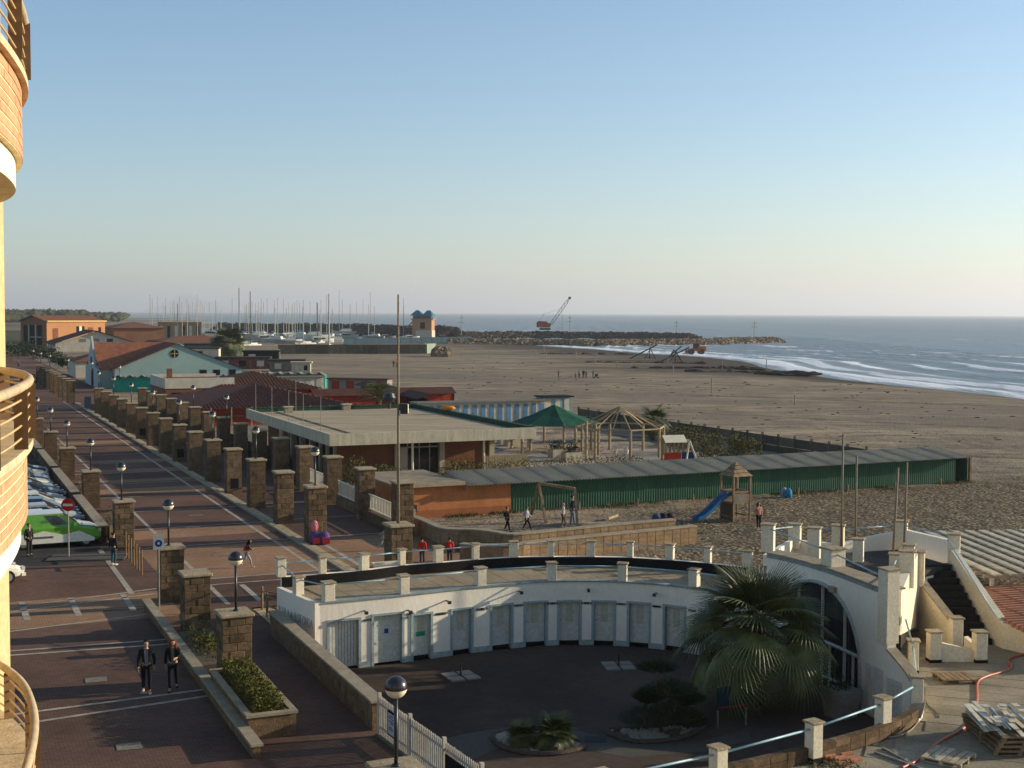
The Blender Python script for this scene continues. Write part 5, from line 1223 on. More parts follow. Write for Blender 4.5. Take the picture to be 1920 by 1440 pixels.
# maroon roofs
def hip(name,label,cat,s0,s1,t0,t1,zw,ze,zr,mw,mr,ridge='t',ov=.5,tiles=True,inset=None):
    p=stthing(name,label,cat,s0,t0); lx=t1-t0; ly=s1-s0
    obj('wall',MB().box(0,lx,0,ly,-.1,zw),mw,p); i_=inset if inset is not None else min(lx,ly)/2
    o=ov
    if ridge=='t': vs=[(-o,-o,ze),(lx+o,-o,ze),(lx+o,ly+o,ze),(-o,ly+o,ze),(i_,ly/2,zr),(lx-i_,ly/2,zr)]; fs=((0,1,5,4),(2,3,4,5),(3,0,4),(1,2,5))
    else: vs=[(-o,-o,ze),(lx+o,-o,ze),(lx+o,ly+o,ze),(-o,ly+o,ze),(lx/2,i_,zr),(lx/2,ly-i_,zr)]; fs=((0,1,4),(1,2,5,4),(2,3,5),(3,0,4,5))
    mb=MB().add(vs,fs); obj('roof',mb,mr,p)
    if tiles:
        # tile ribs on the slope towards the viewer
        A=Vector(vs[0]);B=Vector(vs[1]);C=Vector(vs[5 if ridge=='t' else 4]);D=Vector(vs[4])
        n=int((B-A).length/.45)
        rb=MB()
        for k in range(n):
            u=k/n; a=A.lerp(B,u)
            if ridge=='t':
                x=a.x; top= D.x if x<D.x else (C.x if x>C.x else x)
                # slope plane height at max y limited by hips
                fr=1.0 if D.x<=x<=C.x else ((x-A.x)/(D.x-A.x) if x<D.x else (B.x-x)/(B.x-C.x)); b=Vector((x,A.y+(D.y-A.y)*fr,A.z+(D.z-A.z)*fr))
            else:
                fr=1-abs(2*u-1); b=Vector((a.x,A.y+(D.y-A.y)*fr,A.z+(D.z-A.z)*fr))
            if (b-a).length>.2: rb.tube([a+Vector((0,0,.02)),b+Vector((0,0,.02))],.09,4)
        rbo=obj('tile_ribs',rb,mr,p)
    return p
M_maroon=mat('maroon_roof_tile',(.13,.045,.028),.8,.2,1.5,c2=(.19,.07,.045)); M_mar2=mat('brown_roof_tile',(.19,.08,.045),.85,.2,1.5)
hip('club_house','dark red open pavilion with a wide maroon hipped roof beyond the stone pillars','building',146,168,27.2,44,2.0,1.95,4.0,M_rd,M_maroon,'t',.9)
for k in range(8): 
    o=stthing('veranda_post','slim pale post under the front eave of the maroon roof, %s from the left'%ordn(k),'post',144.6,28+k*2.2,group='veranda posts of the red club'); obj('post',MB().box(-.06,.06,-.06,.06,0,2.1),M_post,o)
obj('eave_shadow_board',MB().box(27.2,44,-.02,0,1.0,1.3),M_rdk,stthing('eave_shadow','dark board painted as the eave shadow under the maroon roof','wall',145.6,0.0))  # dark strip added as the shadow below the eave
hip('club_hall','second maroon roof with a lighter brown slope, behind the first','building',170,186,33,47,2.4,2.5,4.6,M_rd,M_mar2,'t',.6)
wb=stthing('white_hall','white flat-roofed hall with a pale parapet and brown roof behind the pillars','building',172,27.6)
obj('wall',MB().box(0,9.5,0,12,0,2.7),mat('hall_red_brown',(.20,.08,.055),.8,.15,1),wb); obj('parapet',MB().box(-.1,8.7,-.1,.2,2.7,4.0),M_wc,wb); obj('parapet',MB().box(-.1,.2,.2,12,2.7,4.0),M_wc,wb); obj('roof',MB().box(.2,8.7,.2,12,3.5,3.6),M_mar2,wb); obj('parapet',MB().box(.2,8.7,12,12.3,2.7,4.0),M_wc,wb)
obj('chimney',MB().box(.4,1.0,1,1.6,4.0,5.2),M_mar2,wb)
for k in range(5): obj('window',MB().box(.8+k*1.8,2.0+k*1.8,-.03,-.004,.8,2.2),M_dark,wb)
# turquoise cabins rows
cabins('row of turquoise beach cabins with scalloped grey roofs in front of the pale blue hall',F(213.5,26.2),F(209,47),12,2.1,M_tq,M_tq,M_greyr,True,2.2,'gable',.55)
cabins('turquoise beach cabins further right beside a palm, seen over the maroon roof',F(219,47.5),F(213.5,60),8,2.1,M_tq,M_tq,M_greyr,True,2.2,'gable',.5)
# pale blue hall with cross gable
M_pb=mat('pale_blue_render',(.27,.38,.40),.85,.07,.5,.1,10); M_pbw=mat('pale_blue_white_render',(.42,.47,.52),.85,.07,.5)
th=stthing('pale_blue_hall','pale blue gabled hall with a round window and dark red roof behind the pillars','building',222,27.6)
gw=20.5; apx=9.2; zA=7.2
obj('gable_wall',MB().add([(0,0,-.1),(gw,0,-.1),(gw,0,3.0),(apx+.5,0,zA),(0,0,3.2),(0,.3,-.1),(gw,.3,-.1),(gw,.3,3.0),(apx+.5,.3,zA),(0,.3,3.2)],((0,1,2,3,4),(9,8,7,6,5),(0,5,6,1),(1,6,7,2),(2,7,8,3),(3,8,9,4),(4,9,5,0))),M_pb,th)
obj('side_wall',MB().box(0,.3,.3,28,-.1,3.1),M_pb,th); obj('side_wall',MB().box(gw-.3,gw,.3,28,-.1,2.9),M_pb,th)
obj('roof',MB().add([(-.4,-.25,3.12),(apx+.5,-.25,zA+.1),(apx+.5,28,zA+.1),(-.4,28,3.12),(-.4,-.25,2.95),(apx+.5,-.25,zA-.08)],((0,1,2,3),(0,4,5,1))),M_maroon,th)
obj('roof',MB().add([(gw+.4,-.25,2.9),(gw+.4,28,2.9),(apx+.5,28,zA+.1),(apx+.5,-.25,zA+.1)],((0,1,2,3),)),M_maroon,th)
mb=MB(); mb.v=[(apx+.3+.68*math.cos(2*PI*i/20),-.06,5.6+.68*math.sin(2*PI*i/20)) for i in range(20)]; mb.f=[tuple(range(20))]; rw=obj('round_window',mb,M_dark,th)
obj('glazing_bar',MB().box(apx+.22,apx+.38,-.09,-.065,4.95,6.25).box(apx-.35,apx+.95,-.089,-.066,5.52,5.66),mat('ochre_bar',(.35,.3,.12),.6),rw)
for x in (13.6,15.8,18.4): obj('window',MB().box(x,x+1.1,-.04,-.004,2.0,2.9),M_dark,th)
wg=stthing('gabled_wing','pale blue street wing with a pointed stepped gable and brown-red roof','building',233,25.2)
gy=9.0
obj('street_gable',MB().add([(0,-gy,-.1),(0,gy,-.1),(0,gy,3.0),(0,gy*.55,3.4),(0,gy*.5,4.6),(0,gy*.18,6.6),(0,0,8.3),(0,-gy*.18,6.6),(0,-gy*.5,4.6),(0,-gy*.55,3.4),(0,-gy,3.0)]+[(.3,y,z) for y,z in ((-gy,-.1),(gy,-.1),(gy,3.0),(gy*.55,3.4),(gy*.5,4.6),(gy*.18,6.6),(0,8.3),(-gy*.18,6.6),(-gy*.5,4.6),(-gy*.55,3.4),(-gy,3.0))],(tuple(range(10,-1,-1)),tuple(range(11,22)))+tuple((i,(i+1)%11,(i+1)%11+11,i+11) for i in range(11))),M_pbw,wg)
M_redlit=mat('sunlit_red_tile',(.24,.085,.05),.85,.2,1.2,c2=(.29,.12,.07))  # brighter red, the sun on this slope is painted into the tiles
obj('roof',MB().add([(.2,-gy,3.0),(12,-gy,3.0),(12,0,7.25),(.2,0,7.25),(12,gy,3.0),(.2,gy,3.0)],((0,1,2,3),(3,2,4,5))),M_redlit,wg)
obj('end_wall',MB().box(.4,12,-gy+.3,-gy+.6,-.1,3.0),M_pb,wg)
obj('arch_door',MB().box(-.06,-.004,-3.0,-.2,0,3.0),M_dark,wg); obj('emblem',MB().box(-.05,-.004,-1.0,.8,3.6,4.8),mat('emblem_dark',(.03,.03,.03),.7),wg)
hip('white_house','white-walled low house with a maroon roof left of the stepped gable','building',262,276,25.5,40,3.0,2.95,5.2,M_wc,M_mar2,'t',.4,False)
# white shed with wide brown gable, ochre building, others
sh2=thing('gabled_shed','cream gabled shed with a wide dark brown roof and three upper windows behind the hall','building',tuple(W(104,660,0)),TH)
gw2=24
obj('gable_wall',MB().add([(0,0,0),(gw2,0,0),(gw2,0,2.6),(gw2/2,0,6.2),(0,0,2.6)],((0,1,2,3,4),)),M_wc,sh2); obj('side_wall',MB().box(0,.3,.1,30,0,2.6),M_wc,sh2); obj('back_wall',MB().box(.3,gw2,29.7,30,0,2.6),M_wc,sh2)
obj('roof',MB().add([(-1.5,-1,2.3),(gw2/2,-1,6.5),(gw2/2,30,6.5),(-1.5,30,2.3)],((0,1,2,3),)),mat('dark_brown_roof',(.075,.035,.03),.85,.2,1),sh2); obj('roof',MB().add([(gw2+1.5,-1,2.3),(gw2+1.5,30,2.3),(gw2/2,30,6.5),(gw2/2,-1,6.5)],((0,1,2,3),)),MATS['dark_brown_roof'],sh2)
for x in (8,12,16): obj('window',MB().box(x-.9,x+.9,-.06,-.004,3.0,4.0),M_glass if x==16 else mat('grey_shutter',(.2,.2,.2),.7),sh2)
ob=W(88,652,0); 
och=thing('ochre_house','sunlit ochre two-storey building with a brown hipped roof at the left edge of the town','building',(ob.x,ob.y,0),R(-35))
obj('side_wall',MB().box(0,26,0,.4,-.5,10.2),mat('ochre_render',(.50,.25,.11),.85,.08,.2),och) if 0 else None
M_och=mat('ochre_render',(.45,.22,.11),.85,.08,.2); M_ochd=mat('ochre_trim',(.62,.42,.2),.8,.08,.3)
BX=14.5; BY=24
obj('front_wall',MB().add([(-BX,0,-.5),(0,0,-.5),(0,0,8.7),(-BX/2,0,10.6),(-BX,0,8.7)],((0,1,2,3,4),)),mat('ochre_shade_render',(.26,.12,.07),.85,.08,.2),och)  # darker copy of the ochre, the unlit front's shade put into colour
obj('side_wall',MB().box(-.3,0,0.02,BY,-.5,8.7),M_och,och); obj('far_wall',MB().box(-BX,-BX+.3,0.02,BY,-.5,8.7),M_och,och); obj('back_wall',MB().box(-BX+.3,-.3,BY-.3,BY,-.5,8.7),M_och,och)
obj('cornice',MB().box(-.2,.5,0,BY+.5,8.7,9.2),M_ochd,och)
obj('roof',MB().add([(.4,-.5,8.95),(.4,BY,8.95),(-BX/2,BY,10.9),(-BX/2,-.5,10.9)],((0,1,2,3),)),M_mar2,och); obj('roof',MB().add([(-BX-.4,-.5,8.95),(-BX/2,-.5,10.9),(-BX/2,BY,10.9),(-BX-.4,BY,8.95)],((0,1,2,3),)),M_mar2,och)
for x0,x1 in ((-12.8,-8.7),(-8.8,-5.8),(-5.0,-2.6)): obj('portico_opening',MB().box(x0,x1,-.12,-.02,0,7.6),M_dark,och)
for x in (-9.2,-5.4): obj('column',MB().tube([(x,-.5,0),(x,-.5,7.8)],.28,8),M_fasc,och)
obj('portico_rail',MB().box(-8.8,-2.6,-.25,-.13,3.4,3.7),M_fasc,och)
for y,z0,z1,mm in ((3,1.5,7.0,M_mar2),(15,4.8,7.6,M_dark),(16.4,4.8,7.6,M_plasterw),(17.8,4.8,7.6,M_dark),(21,3,7.2,M_mar2),(26.5,4,7.2,M_dark)): obj('window',MB().box(.004,.08,y*.8,y*.8+(2.1 if mm is M_mar2 else 1.05),z0-.3,z1-.4),mm,och)
hip('brick_block','brown brick block with a red roof and pale gables behind the ochre building','building',500,530,62,80,6.5,6.4,8.6,mat('town_brick',(.24,.12,.07),.85,.15,.3),M_mar2,'t',.8,False)
hip('town_house','low red-roofed house right of the brick block near the masts','building',400,418,62,86,3.6,3.5,5.2,M_wc,M_mar2,'t',.5,False)
for k in range(5): pass
def smallb(name,label,px0,px1,py,h,m,mr,dep=8,cat='building'):
    a=W(px0,py,0); b=W(px1,py,0); d=b-a; p=thing(name,label,cat,a,math.atan2(d.y,d.x)); L_=d.length
    obj('wall',MB().box(0,L_,0,dep,-.3,h),m,p); obj('roof',MB().box(-.3,L_+.3,-.3,dep+.3,h,h+.35),mr,p); n=max(2,int(L_/3))
    for k in range(n): obj('window',MB().box(L_*(k+.3)/n,L_*(k+.7)/n,-.05,-.004,.6,h*.8),M_dark if k%2 else M_wc,p)
    return p
smallb('kiosk_row','low white kiosk row with dark openings behind the pale blue hall',340,410,676,3.0,M_wc,mat('dark_flat_roof',(.05,.045,.045),.8),6)
smallb('white_cabin_block','white building with square windows and a dark roof under the far palm',345,450,668,3.2,M_greyr,MATS['dark_flat_roof'],8)
smallb('long_red_roof_house','long low white house with a red roof left of the far palm',310,378,655,3.3,M_wc,M_mar2,8)
smallb('harbour_office','tan harbour building with a flat frame roof behind the masts',296,378,636,7.5,mat('tan_render',(.28,.18,.12),.85,.1,.3),mat('tan_frame',(.45,.33,.22),.8),18)
smallb('brown_house','brown flat house beside the harbour office',210,272,641,6.0,MATS['town_brick'],M_mar2,8)
smallb('market_stall','dark tarpaulin-roofed stall beyond the turquoise cabins',456,522,680,2.6,M_dark,M_black,5,'stall')
smallb('stall_row','row of dark beach stalls with colourful goods right of the pale blue hall',405,505,692,2.3,mat('stall_goods',(.16,.07,.06),.8,.6,1.2),MATS['dark_flat_roof'],4,'stall')
smallb('grey_hut','grey flat-roofed hut with a dark roof at the edge of the beach',505,570,697,2.2,M_greyr,MATS['dark_flat_roof'],4,'hut')
smallb('pale_hut','small pale block hut on the sand at the end of the dark stalls',547,582,700,2.0,M_fasc,M_fasc,3,'hut')
tag(obj('yellow_wall',MB().box(0,.5,0,6,0,3.0),mat('yellow_render',(.5,.45,.25),.8),loc=tuple(W(522,678,0)),rz=TH),'short yellow end wall of the dark stalls beside the beach','wall')
# trees along the street far away
random.seed(14)
for i,(px,py,r,h,n) in enumerate(((35,664,4,3.6,700),(60,668,4,3.2,700),(85,672,3.2,3,600),(105,680,2.6,2.6,500),(118,690,2.2,2.6,450),(22,676,3,5,500))):
    shrub('dark tree beside the far end of the promenade, %s from the left in the clump'%ordn(i),W(px,py,0),r,h,n,M_leafd,.5,'tree')
palm('date_palm','bushy dark palm standing before the marina above the dark stalls',tuple(W(440,668,0)+Vector((0,-8,0))),4.2,1,60,91,3.0,8,petl=.9,L=1.0,tr=.35)
# big yucca-like palm behind the pavilion
yp=thing('fan_of_palm_leaves','short palm with arching yellow-green leaves right behind the pavilion roof','palm tree',W(700,790,0)+Vector((0,6,0)))
random.seed(4)
def longleaf(L_,wd,bend,seed):
    rr=random.Random(seed); mb=MB()
    pts=[]; 
    for i in range(9): u=i/8; pts.append(Vector((0,L_*(u-.18*u*u),L_*bend*(u-1.15*u*u))))
    mb.tube(pts,.05,4,.01)
    for i in range(1,34):
        u=i/34; p=pts[min(7,int(u*8))].lerp(pts[min(8,int(u*8)+1)],u*8-int(u*8)); l=L_*.26*math.sin(PI*min(1,u*.85+.15))
        for sx in (-1,1):
            tip=p+Vector((sx*l*.75,l*.6,rr.uniform(-.05,.12)-.1*l)); mb.add((p,p+Vector((0,.07,0)),tip),((0,1,2),))
    return mb.mesh('frond')
lls=[longleaf(3.4,.1,b,k) for k,b in enumerate((1.2,.7,.25))]
M_yp=mat('yellow_palm_leaf',(.13,.14,.045),.7,.35,1.5,rnd=.3)
for m in lls: m.materials.append(M_yp)
obj('trunk',MB().lathe([(.35,0),(.32,1.4),(.4,2.4),(0,2.5)],10),M_trunk,yp)
for i in range(42):
    u=i/42; az=i*2.4; M=Matrix.Rotation(az,4,'Z')@Matrix.Rotation(R(38-50*u),4,'X'); o=obj('frond',lls[min(2,int(u*3))],None,yp,loc=(0,0,2.3)); o.rotation_euler=M.to_euler(); o.scale=(.95,)*3
# ---------------------------------------------------------------- far fences, marina, groynes, tower
A=W(522,664,0); B=W(800,663,0); panelfence('long dark reed-panel fence along the edge of the beach in front of the marina',A,B,2.9,M_fence,4.5,rows=1,post_m=M_fpost)
A2=W(797,663,0); B2=W(817,662,0); panelfence('pale green end panels of the marina fence',A2,B2,3.1,mat('pale_green_panel',(.26,.33,.30),.7,.1),3.4,rows=1)
A=W(645,646,0); B=W(884,641,0); panelfence('blue panel fence in front of the harbour tower',A,B,2.4,mat('blue_mesh_panel',(.018,.05,.085),.7,.2,.3),6,rows=1)
def rocks(name,label,pts,wd,h,n,rs,m,kind='stuff',z0=-.9):
    pl=resamp([Vector(p) for p in pts],60); mb=MB(); rr=random.Random(len(name)+n)
    for i in range(n):
        u=rr.random()*59.99; p=pl[int(u)].lerp(pl[int(u)+1],u-int(u)); d=(pl[int(u)+1]-pl[int(u)]).normalized(); nn=Vector((-d.y,d.x,0)); w_=rr.uniform(-1,1)
        c=p+nn*w_*wd; z=z0+h*(1-abs(w_)**1.5)*rr.uniform(.75,1); r=rs*rr.uniform(.6,1.3)
        vs=[]; M=Matrix.Rotation(rr.uniform(0,6),3,'Z')@Matrix.Rotation(rr.uniform(-.6,.6),3,'X')
        for v in ((-1,-1,-1),(1,-1,-1),(1,1,-1),(-1,1,-1),(-1,-1,1),(1,-1,1),(1,1,1),(-1,1,1)):
            q=M@Vector((v[0]*rr.uniform(.6,1)*r,v[1]*rr.uniform(.6,1)*r,v[2]*rr.uniform(.5,.9)*r)); vs.append(c+q+Vector((0,0,z)))
        mb.add(vs,((3,2,1,0),(4,5,6,7),(0,1,5,4),(1,2,6,5),(2,3,7,6),(3,0,4,7)))
    # core
    for i in range(60):
        pass
    o=obj(name,mb,m); tag(o,label,'breakwater',kind=kind); return o
M_rock=mat('groyne_rock',(.19,.145,.105),.9,.35,.25,.3,3); M_rockd=mat('dark_groyne_rock',(.07,.058,.048),.9,.35,.25,.3,3)
rocks('rock_groyne','front rock groyne of pale boulders ending in the surf',[W(842,643,0),W(1000,643.5,0),W(1120,645,0),W(1200,644,0),W(1310,643,0),W(1400,640,0),W(1452,639,0)],7,2.2,4200,.8,M_rock)
rocks('rock_groyne','back rock groyne of dark boulders carrying the red crane',[W(850,632,0),W(1000,631,0),W(1120,632,0),W(1200,633,0),W(1300,636,0)],7,3.0,3800,.95,M_rockd)
rocks('harbour_mole','long dark harbour mole behind the sailing boats',[W(410,622,0),W(560,624,0),W(760,629,0),W(850,632,0)],8,5.2,3000,1.6,M_rockd)
rocks('rock_pile','pile of pale rocks at the end of the green fence panels',[W(815,668,0),W(838,668,0)],3.2,2.2,140,.9,M_rock,z0=-.3)
# harbour water is the sea sheet; boats
def hullmesh(L_,B_,H_):
    mb=MB(); st=[(0,.62,.95),(.25,.95,1),(.55,1,1),(.8,.7,1.08),(1,.02,1.2)]
    for u,w_,h in st:
        x=L_*(u-.5); y=B_/2*w_; mb.v+=[(x,-y,H_*h),(x,-y*.75,H_*.25),(x,0,-.3),(x,y*.75,H_*.25),(x,y,H_*h)]
    for i in range(4):
        for k in range(4): a=i*5+k; mb.f.append((a,a+1,a+6,a+5))
    for i in range(4): mb.f.append((i*5+4,i*5,i*5+5,i*5+9))
    mb.f.append((0,1,2,3,4)); return mb.mesh('hull')
M_hull=mat('boat_hull_white',(.52,.52,.50),.4,.06,.5,rnd=.55,spec=.5); M_mast=mat('mast_aluminium',(.42,.41,.39),.5,.05,1,rnd=.3); M_mastd=mat('mast_dark',(.10,.10,.10),.5,.05,1); M_cover=mat('sail_cover_blue',(.04,.07,.16),.8,.1,1,rnd=.3); M_cab=mat('boat_cabin_white',(.58,.58,.55),.5,.05,1)
hm=hullmesh(10,3.1,1.3); hm.materials.append(M_hull)
cm_=MB().add([(-2.6,-1,1.2),(1.8,-.8,1.3),(1.8,.8,1.3),(-2.6,1,1.2),(-2.4,-.8,1.8),(1.2,-.55,1.7),(1.2,.55,1.7),(-2.4,.8,1.8)],((3,2,1,0),(4,5,6,7),(0,1,5,4),(1,2,6,5),(2,3,7,6),(3,0,4,7))).mesh('cabin'); cm_.materials.append(M_cab)
cov=MB().tube([(-3.6,0,2.5),(.6,0,2.6)],.24,6).mesh('sail_cover'); cov.materials.append(M_cover)
random.seed(33)
masts=[]
for i in range(34):
    pb_=random.uniform(625,640); masts.append((random.uniform(286,705),pb_-random.uniform(36,66),pb_,0))
masts+=[(284,556,632,0),(288,560,640,0),(298,558,634,0),(306,572,638,0),(309,575,630,0),(318,580,636,0),(326,568,633,0),(331,570,640,0),(336,560,631,0),(340,568,642,0),(350,562,640,0),(353,573,633,0),(360,578,631,0),(373,552,640,0),(379,572,633,0),(385,580,631,0),(403,565,627,0),(438,562,634,0),(452,541,645,1),(458,575,630,0),(464,570,631,0),(472,548,648,2),(478,572,630,0),(487,571,633,0),(492,563,629,0),(504,562,636,0),(514,566,630,0),(519,559,640,0),(534,563,630,0),(536,579,641,0),(544,569,640,0),(549,578,628,0),(556,567,641,0),(564,571,628,0),(566,580,634,0),(572,564,645,0),(581,568,630,0),(592,570,628,0),(598,569,642,2),(601,564,643,0),(616,552,650,1),(625,580,626,0),(636,548,632,0),(644,565,630,0),(655,577,629,0),(669,568,628,0),(680,562,629,0),(694,551,630,0),(701,577,632,0),(755,562,629,0),(759,577,636,0),(611,556,634,0)]
masts.sort()
for i,(px,pt,pb,kd) in enumerate(masts):
    q=W(px,pb,SEA if pb<640 else 0); bt=thing('sailing_boat','white sailing boat with a %smast, %s mast from the left in the marina'%('thick pale ' if kd==1 else ('dark ' if kd==2 else ''),ordn(i)),'sailing boat',(q.x,q.y,SEA),R(random.choice((60,75,250,235,90))+random.uniform(-8,8)),'sailing boats moored in the marina')
    obj('hull',hm,None,bt); obj('cabin',cm_,None,bt); obj('sail_cover',cov,None,bt)
    hh=(pb-pt)*q.y/FOC+1; r=.17*(1.9 if kd==1 else 1.35 if kd==2 else 1)
    obj('mast',MB().tube([(.8,0,1),(.8,0,hh)],r,6,r*.7).bar((.8,-.8,hh*.55),(.8,.8,hh*.55),.07),M_mastd if kd==2 else M_mast,bt)
# motor boats and hulls under cover
mcb=MB().add([(-3.4,-1.5,1.6),(2.6,-1.1,1.7),(2.6,1.1,1.7),(-3.4,1.5,1.6),(-2.8,-1.3,3.2),(.6,-1.0,3.1),(.6,1.0,3.1),(-2.8,1.3,3.2)],((3,2,1,0),(4,5,6,7),(0,1,5,4),(1,2,6,5),(2,3,7,6),(3,0,4,7))).mesh('wheelhouse'); mcb.materials.append(M_cab)
mwin=MB().box(-2.6,1.6,-1.42,-1.36,2.1,2.7).mesh('cabin_window'); mwin.materials.append(M_dark)
for i,(px,py,sc_2) in enumerate(((398,634,1.5),(415,638,1.6),(405,645,1.4),(430,636,1.3),(480,637,1.4),(497,641,1.2),(528,637,1.2),(560,636,1.3),(585,638,1.6),(600,646,1.3),(628,645,1.2),(645,630,1.6),(652,636,1.2),(700,638,1.2),(725,637,1),(770,638,1),(540,648,1.2),(515,646,1.3),(375,650,1.2),(388,652,1.3),(350,652,1.1))):
    q=W(px,py,SEA); bt=thing('motor_boat','white motor boat with a cabin in the marina, %s in the list from the palm outward'%ordn(i) if 0 else 'white motor boat in the marina, %s from the left among the motor boats'%ordn(sorted([398,415,405.1,430,480,497,528,560,585,600,628,645,652,700,725,770,540,515,375,388,350]).index(405.1 if i==2 else px)),'motor boat',(q.x,q.y,SEA),R(random.choice((5,170,200,20))),'motor boats moored in the marina')
    obj('hull',hm,None,bt,scale=(sc_2*.9,sc_2,sc_2*1.3)); obj('wheelhouse',mcb,None,bt,scale=(sc_2*.8,)*3); obj('cabin_window',mwin,None,bt,scale=(sc_2*.8,)*3)
# harbour tower
q=W(795,633,0); tw=thing('harbour_tower','ochre harbour tower with two blue hipped roofs at the marina entrance','tower',(q.x,q.y,0),R(-8)); k=q.y/FOC
M_tw=mat('tower_ochre',(.42,.24,.15),.85,.1,.3); M_tblue=mat('tower_blue_roof',(.03,.13,.22),.6,.1,.3)
obj('base',MB().box(-3.4,4.8,-4,4,-1,3.6),M_wc,tw); obj('body',MB().box(-5.2,4.6,-3.8,3.8,3.6,9.0),M_tw,tw); obj('dark_opening',MB().box(-1.2,1.2,-3.9,-3.82,4.5,7.6),M_dark,tw)
obj('leg',MB().box(-5.2,-3.4,-3.8,3.8,-1,3.6),M_tw,tw); obj('balcony',MB().box(-6,5.4,-4.5,4.5,9.0,9.4),M_tw,tw); obj('upper_windows',MB().box(-4.6,4.0,-3.4,3.4,9.4,11.2),M_glass,tw)
for x in (-4.7,-2.4,-.2,2,4.1): obj('pillar',MB().box(x-.2,x+.2,-3.6,-3.42,9.4,11.2),M_tblue,tw)
for x0,x1 in ((-6.2,-.4),(-.2,5.0)):
    c=(x0+x1)/2; obj('roof',MB().add([(x0,-4.6,11.0),(x1,-4.6,11.0),(x1,4.6,11.0),(x0,4.6,11.0),(c-.8,0,13.6),(c+.8,0,13.6)],((0,1,5,4),(1,2,5),(2,3,4,5),(3,0,4))),M_tblue,tw)
obj('stair',MB().bar((-8.2,-3,5),(-5.2,-3,7.8),.6),M_tw,tw)
# red crawler crane on the back groyne
q=W(1022,627,0); cr=thing('crawler_crane','red crawler crane with a long raised lattice boom on the back groyne','crane',(q.x,q.y,2.6)); M_cr=mat('crane_red',(.30,.06,.03),.6,.15,.6)
obj('tracks',MB().box(-3.2,3.2,-2,-1,0,1.2).box(-3.2,3.2,1,2,0,1.2),M_metal,cr); obj('machine_house',MB().add([(-4.2,-1.6,1.5),(3,-1.6,1.5),(3,1.6,1.5),(-4.2,1.6,1.5),(-4.2,-1.6,5.2),(1,-1.6,5.0),(1,1.6,5.0),(-4.2,1.6,5.2)],((3,2,1,0),(4,5,6,7),(0,1,5,4),(1,2,6,5),(2,3,7,6),(3,0,4,7))),M_cr,cr); obj('counterweight',MB().box(-5,-4.2,-1.5,1.5,1.6,4.6),M_metal,cr); obj('cab',MB().box(1.2,3,-1.7,-.4,1.6,4),M_cr,cr)
A=Vector((2.6,0,2.2)); B=Vector((14.2,0,18.7)); d=(B-A).normalized(); n_=Vector((-d.z,0,d.x)); mb=MB(); N_=14
for s1_ in (-1,1):
    for s2_ in (-1,1):
        f=lambda u:A.lerp(B,u)+n_*s1_*.75*min(1,u*5+.15,(1-u)*5+.15)+Vector((0,s2_*.7*min(1,u*5+.15,(1-u)*5+.15),0))
        for i in range(N_): mb.bar(f(i/N_),f((i+1)/N_),.2)
for i in range(N_):
    for s2_ in (-1,1):
        w_=min(1,(i/N_)*5+.15,(1-i/N_)*5+.15); a=A.lerp(B,i/N_)+n_*(.75*w_)*(1 if i%2 else -1)+Vector((0,s2_*.7*w_,0)); b=A.lerp(B,(i+1)/N_)+n_*(.75*w_)*(-1 if i%2 else 1)+Vector((0,s2_*.7*w_,0)); mb.bar(a,b,.14)
obj('boom',mb,M_metal,cr); obj('boom_head',MB().box(-.6,.8,-.5,.5,-.6,.8),M_metal,cr,loc=tuple(B)); obj('cable',MB().bar((-2.4,0,8.8),(8,0,12),.08).bar((-3.5,0,5.2),(-.5,0,9.4),.12).bar((8,0,12.2),(10,0,13.4),.08),M_metal,cr); obj('hook_cable',MB().bar((10,0,13.2),(10,0,0),.07),M_metal,cr)
for i,(px,py,h,l) in enumerate(((1068,628,10,'thin dark marker mast on the back groyne right of the crane'),(1268,634,7.5,'navigation marker with crossbars on the back groyne'),(1414,639,8,'navigation marker near the tip of the front groyne'),(865,634,10,'thin dark mast left of the crane behind the blue fence'))):
    q=W(px,py,0); r=thing('marker_mast',l,'marker',(q.x,q.y,1.5)); obj('mast',MB().tube([(0,0,0),(0,0,h)],.22,6,.12),M_steel,r); obj('crossbar',MB().bar((-1.3,0,h*.62),(1.3,0,h*.62),.2).bar((-1,0,h*.85),(1,0,h*.85),.2),M_steel,r)
# orange wheel loader
q=W(1305,664,-.3); ldr=thing('wheel_loader','orange wheel loader with its bucket down at the water edge','loader',(q.x,q.y,-.3),R(8)); M_ol=mat('loader_orange',(.42,.12,.03),.6,.15,.6)
for x in (-1.7,1.6):
    for y in (-1.1,1.1): obj('wheel',MB().tube([(x,y-.3,.8),(x,y+.3,.8)],.85,14),M_metal,ldr)
obj('rear_body',MB().box(.2,3.0,-1.1,1.1,1.0,2.5),M_ol,ldr); obj('front_body',MB().box(-2.4,.1,-.9,.9,.9,1.7),M_ol,ldr); c_=obj('cab',MB().box(-.8,.9,-.8,.8,1.7,3.4),M_glass,ldr); obj('cab_roof',MB().box(-1,1.1,-.95,.95,3.4,3.6),M_ol,c_); obj('bucket',MB().extr([(-4.3,.1),(-2.9,.1),(-2.9,1.3),(-3.1,1.4),(-3.2,.4)],-1.4,1.4),M_ol,ldr); obj('arm',MB().bar((-.6,-.6,1.9),(-3,-.6,.9),.3).bar((-.6,.6,1.9),(-3,.6,.9),.3),M_ol,ldr)
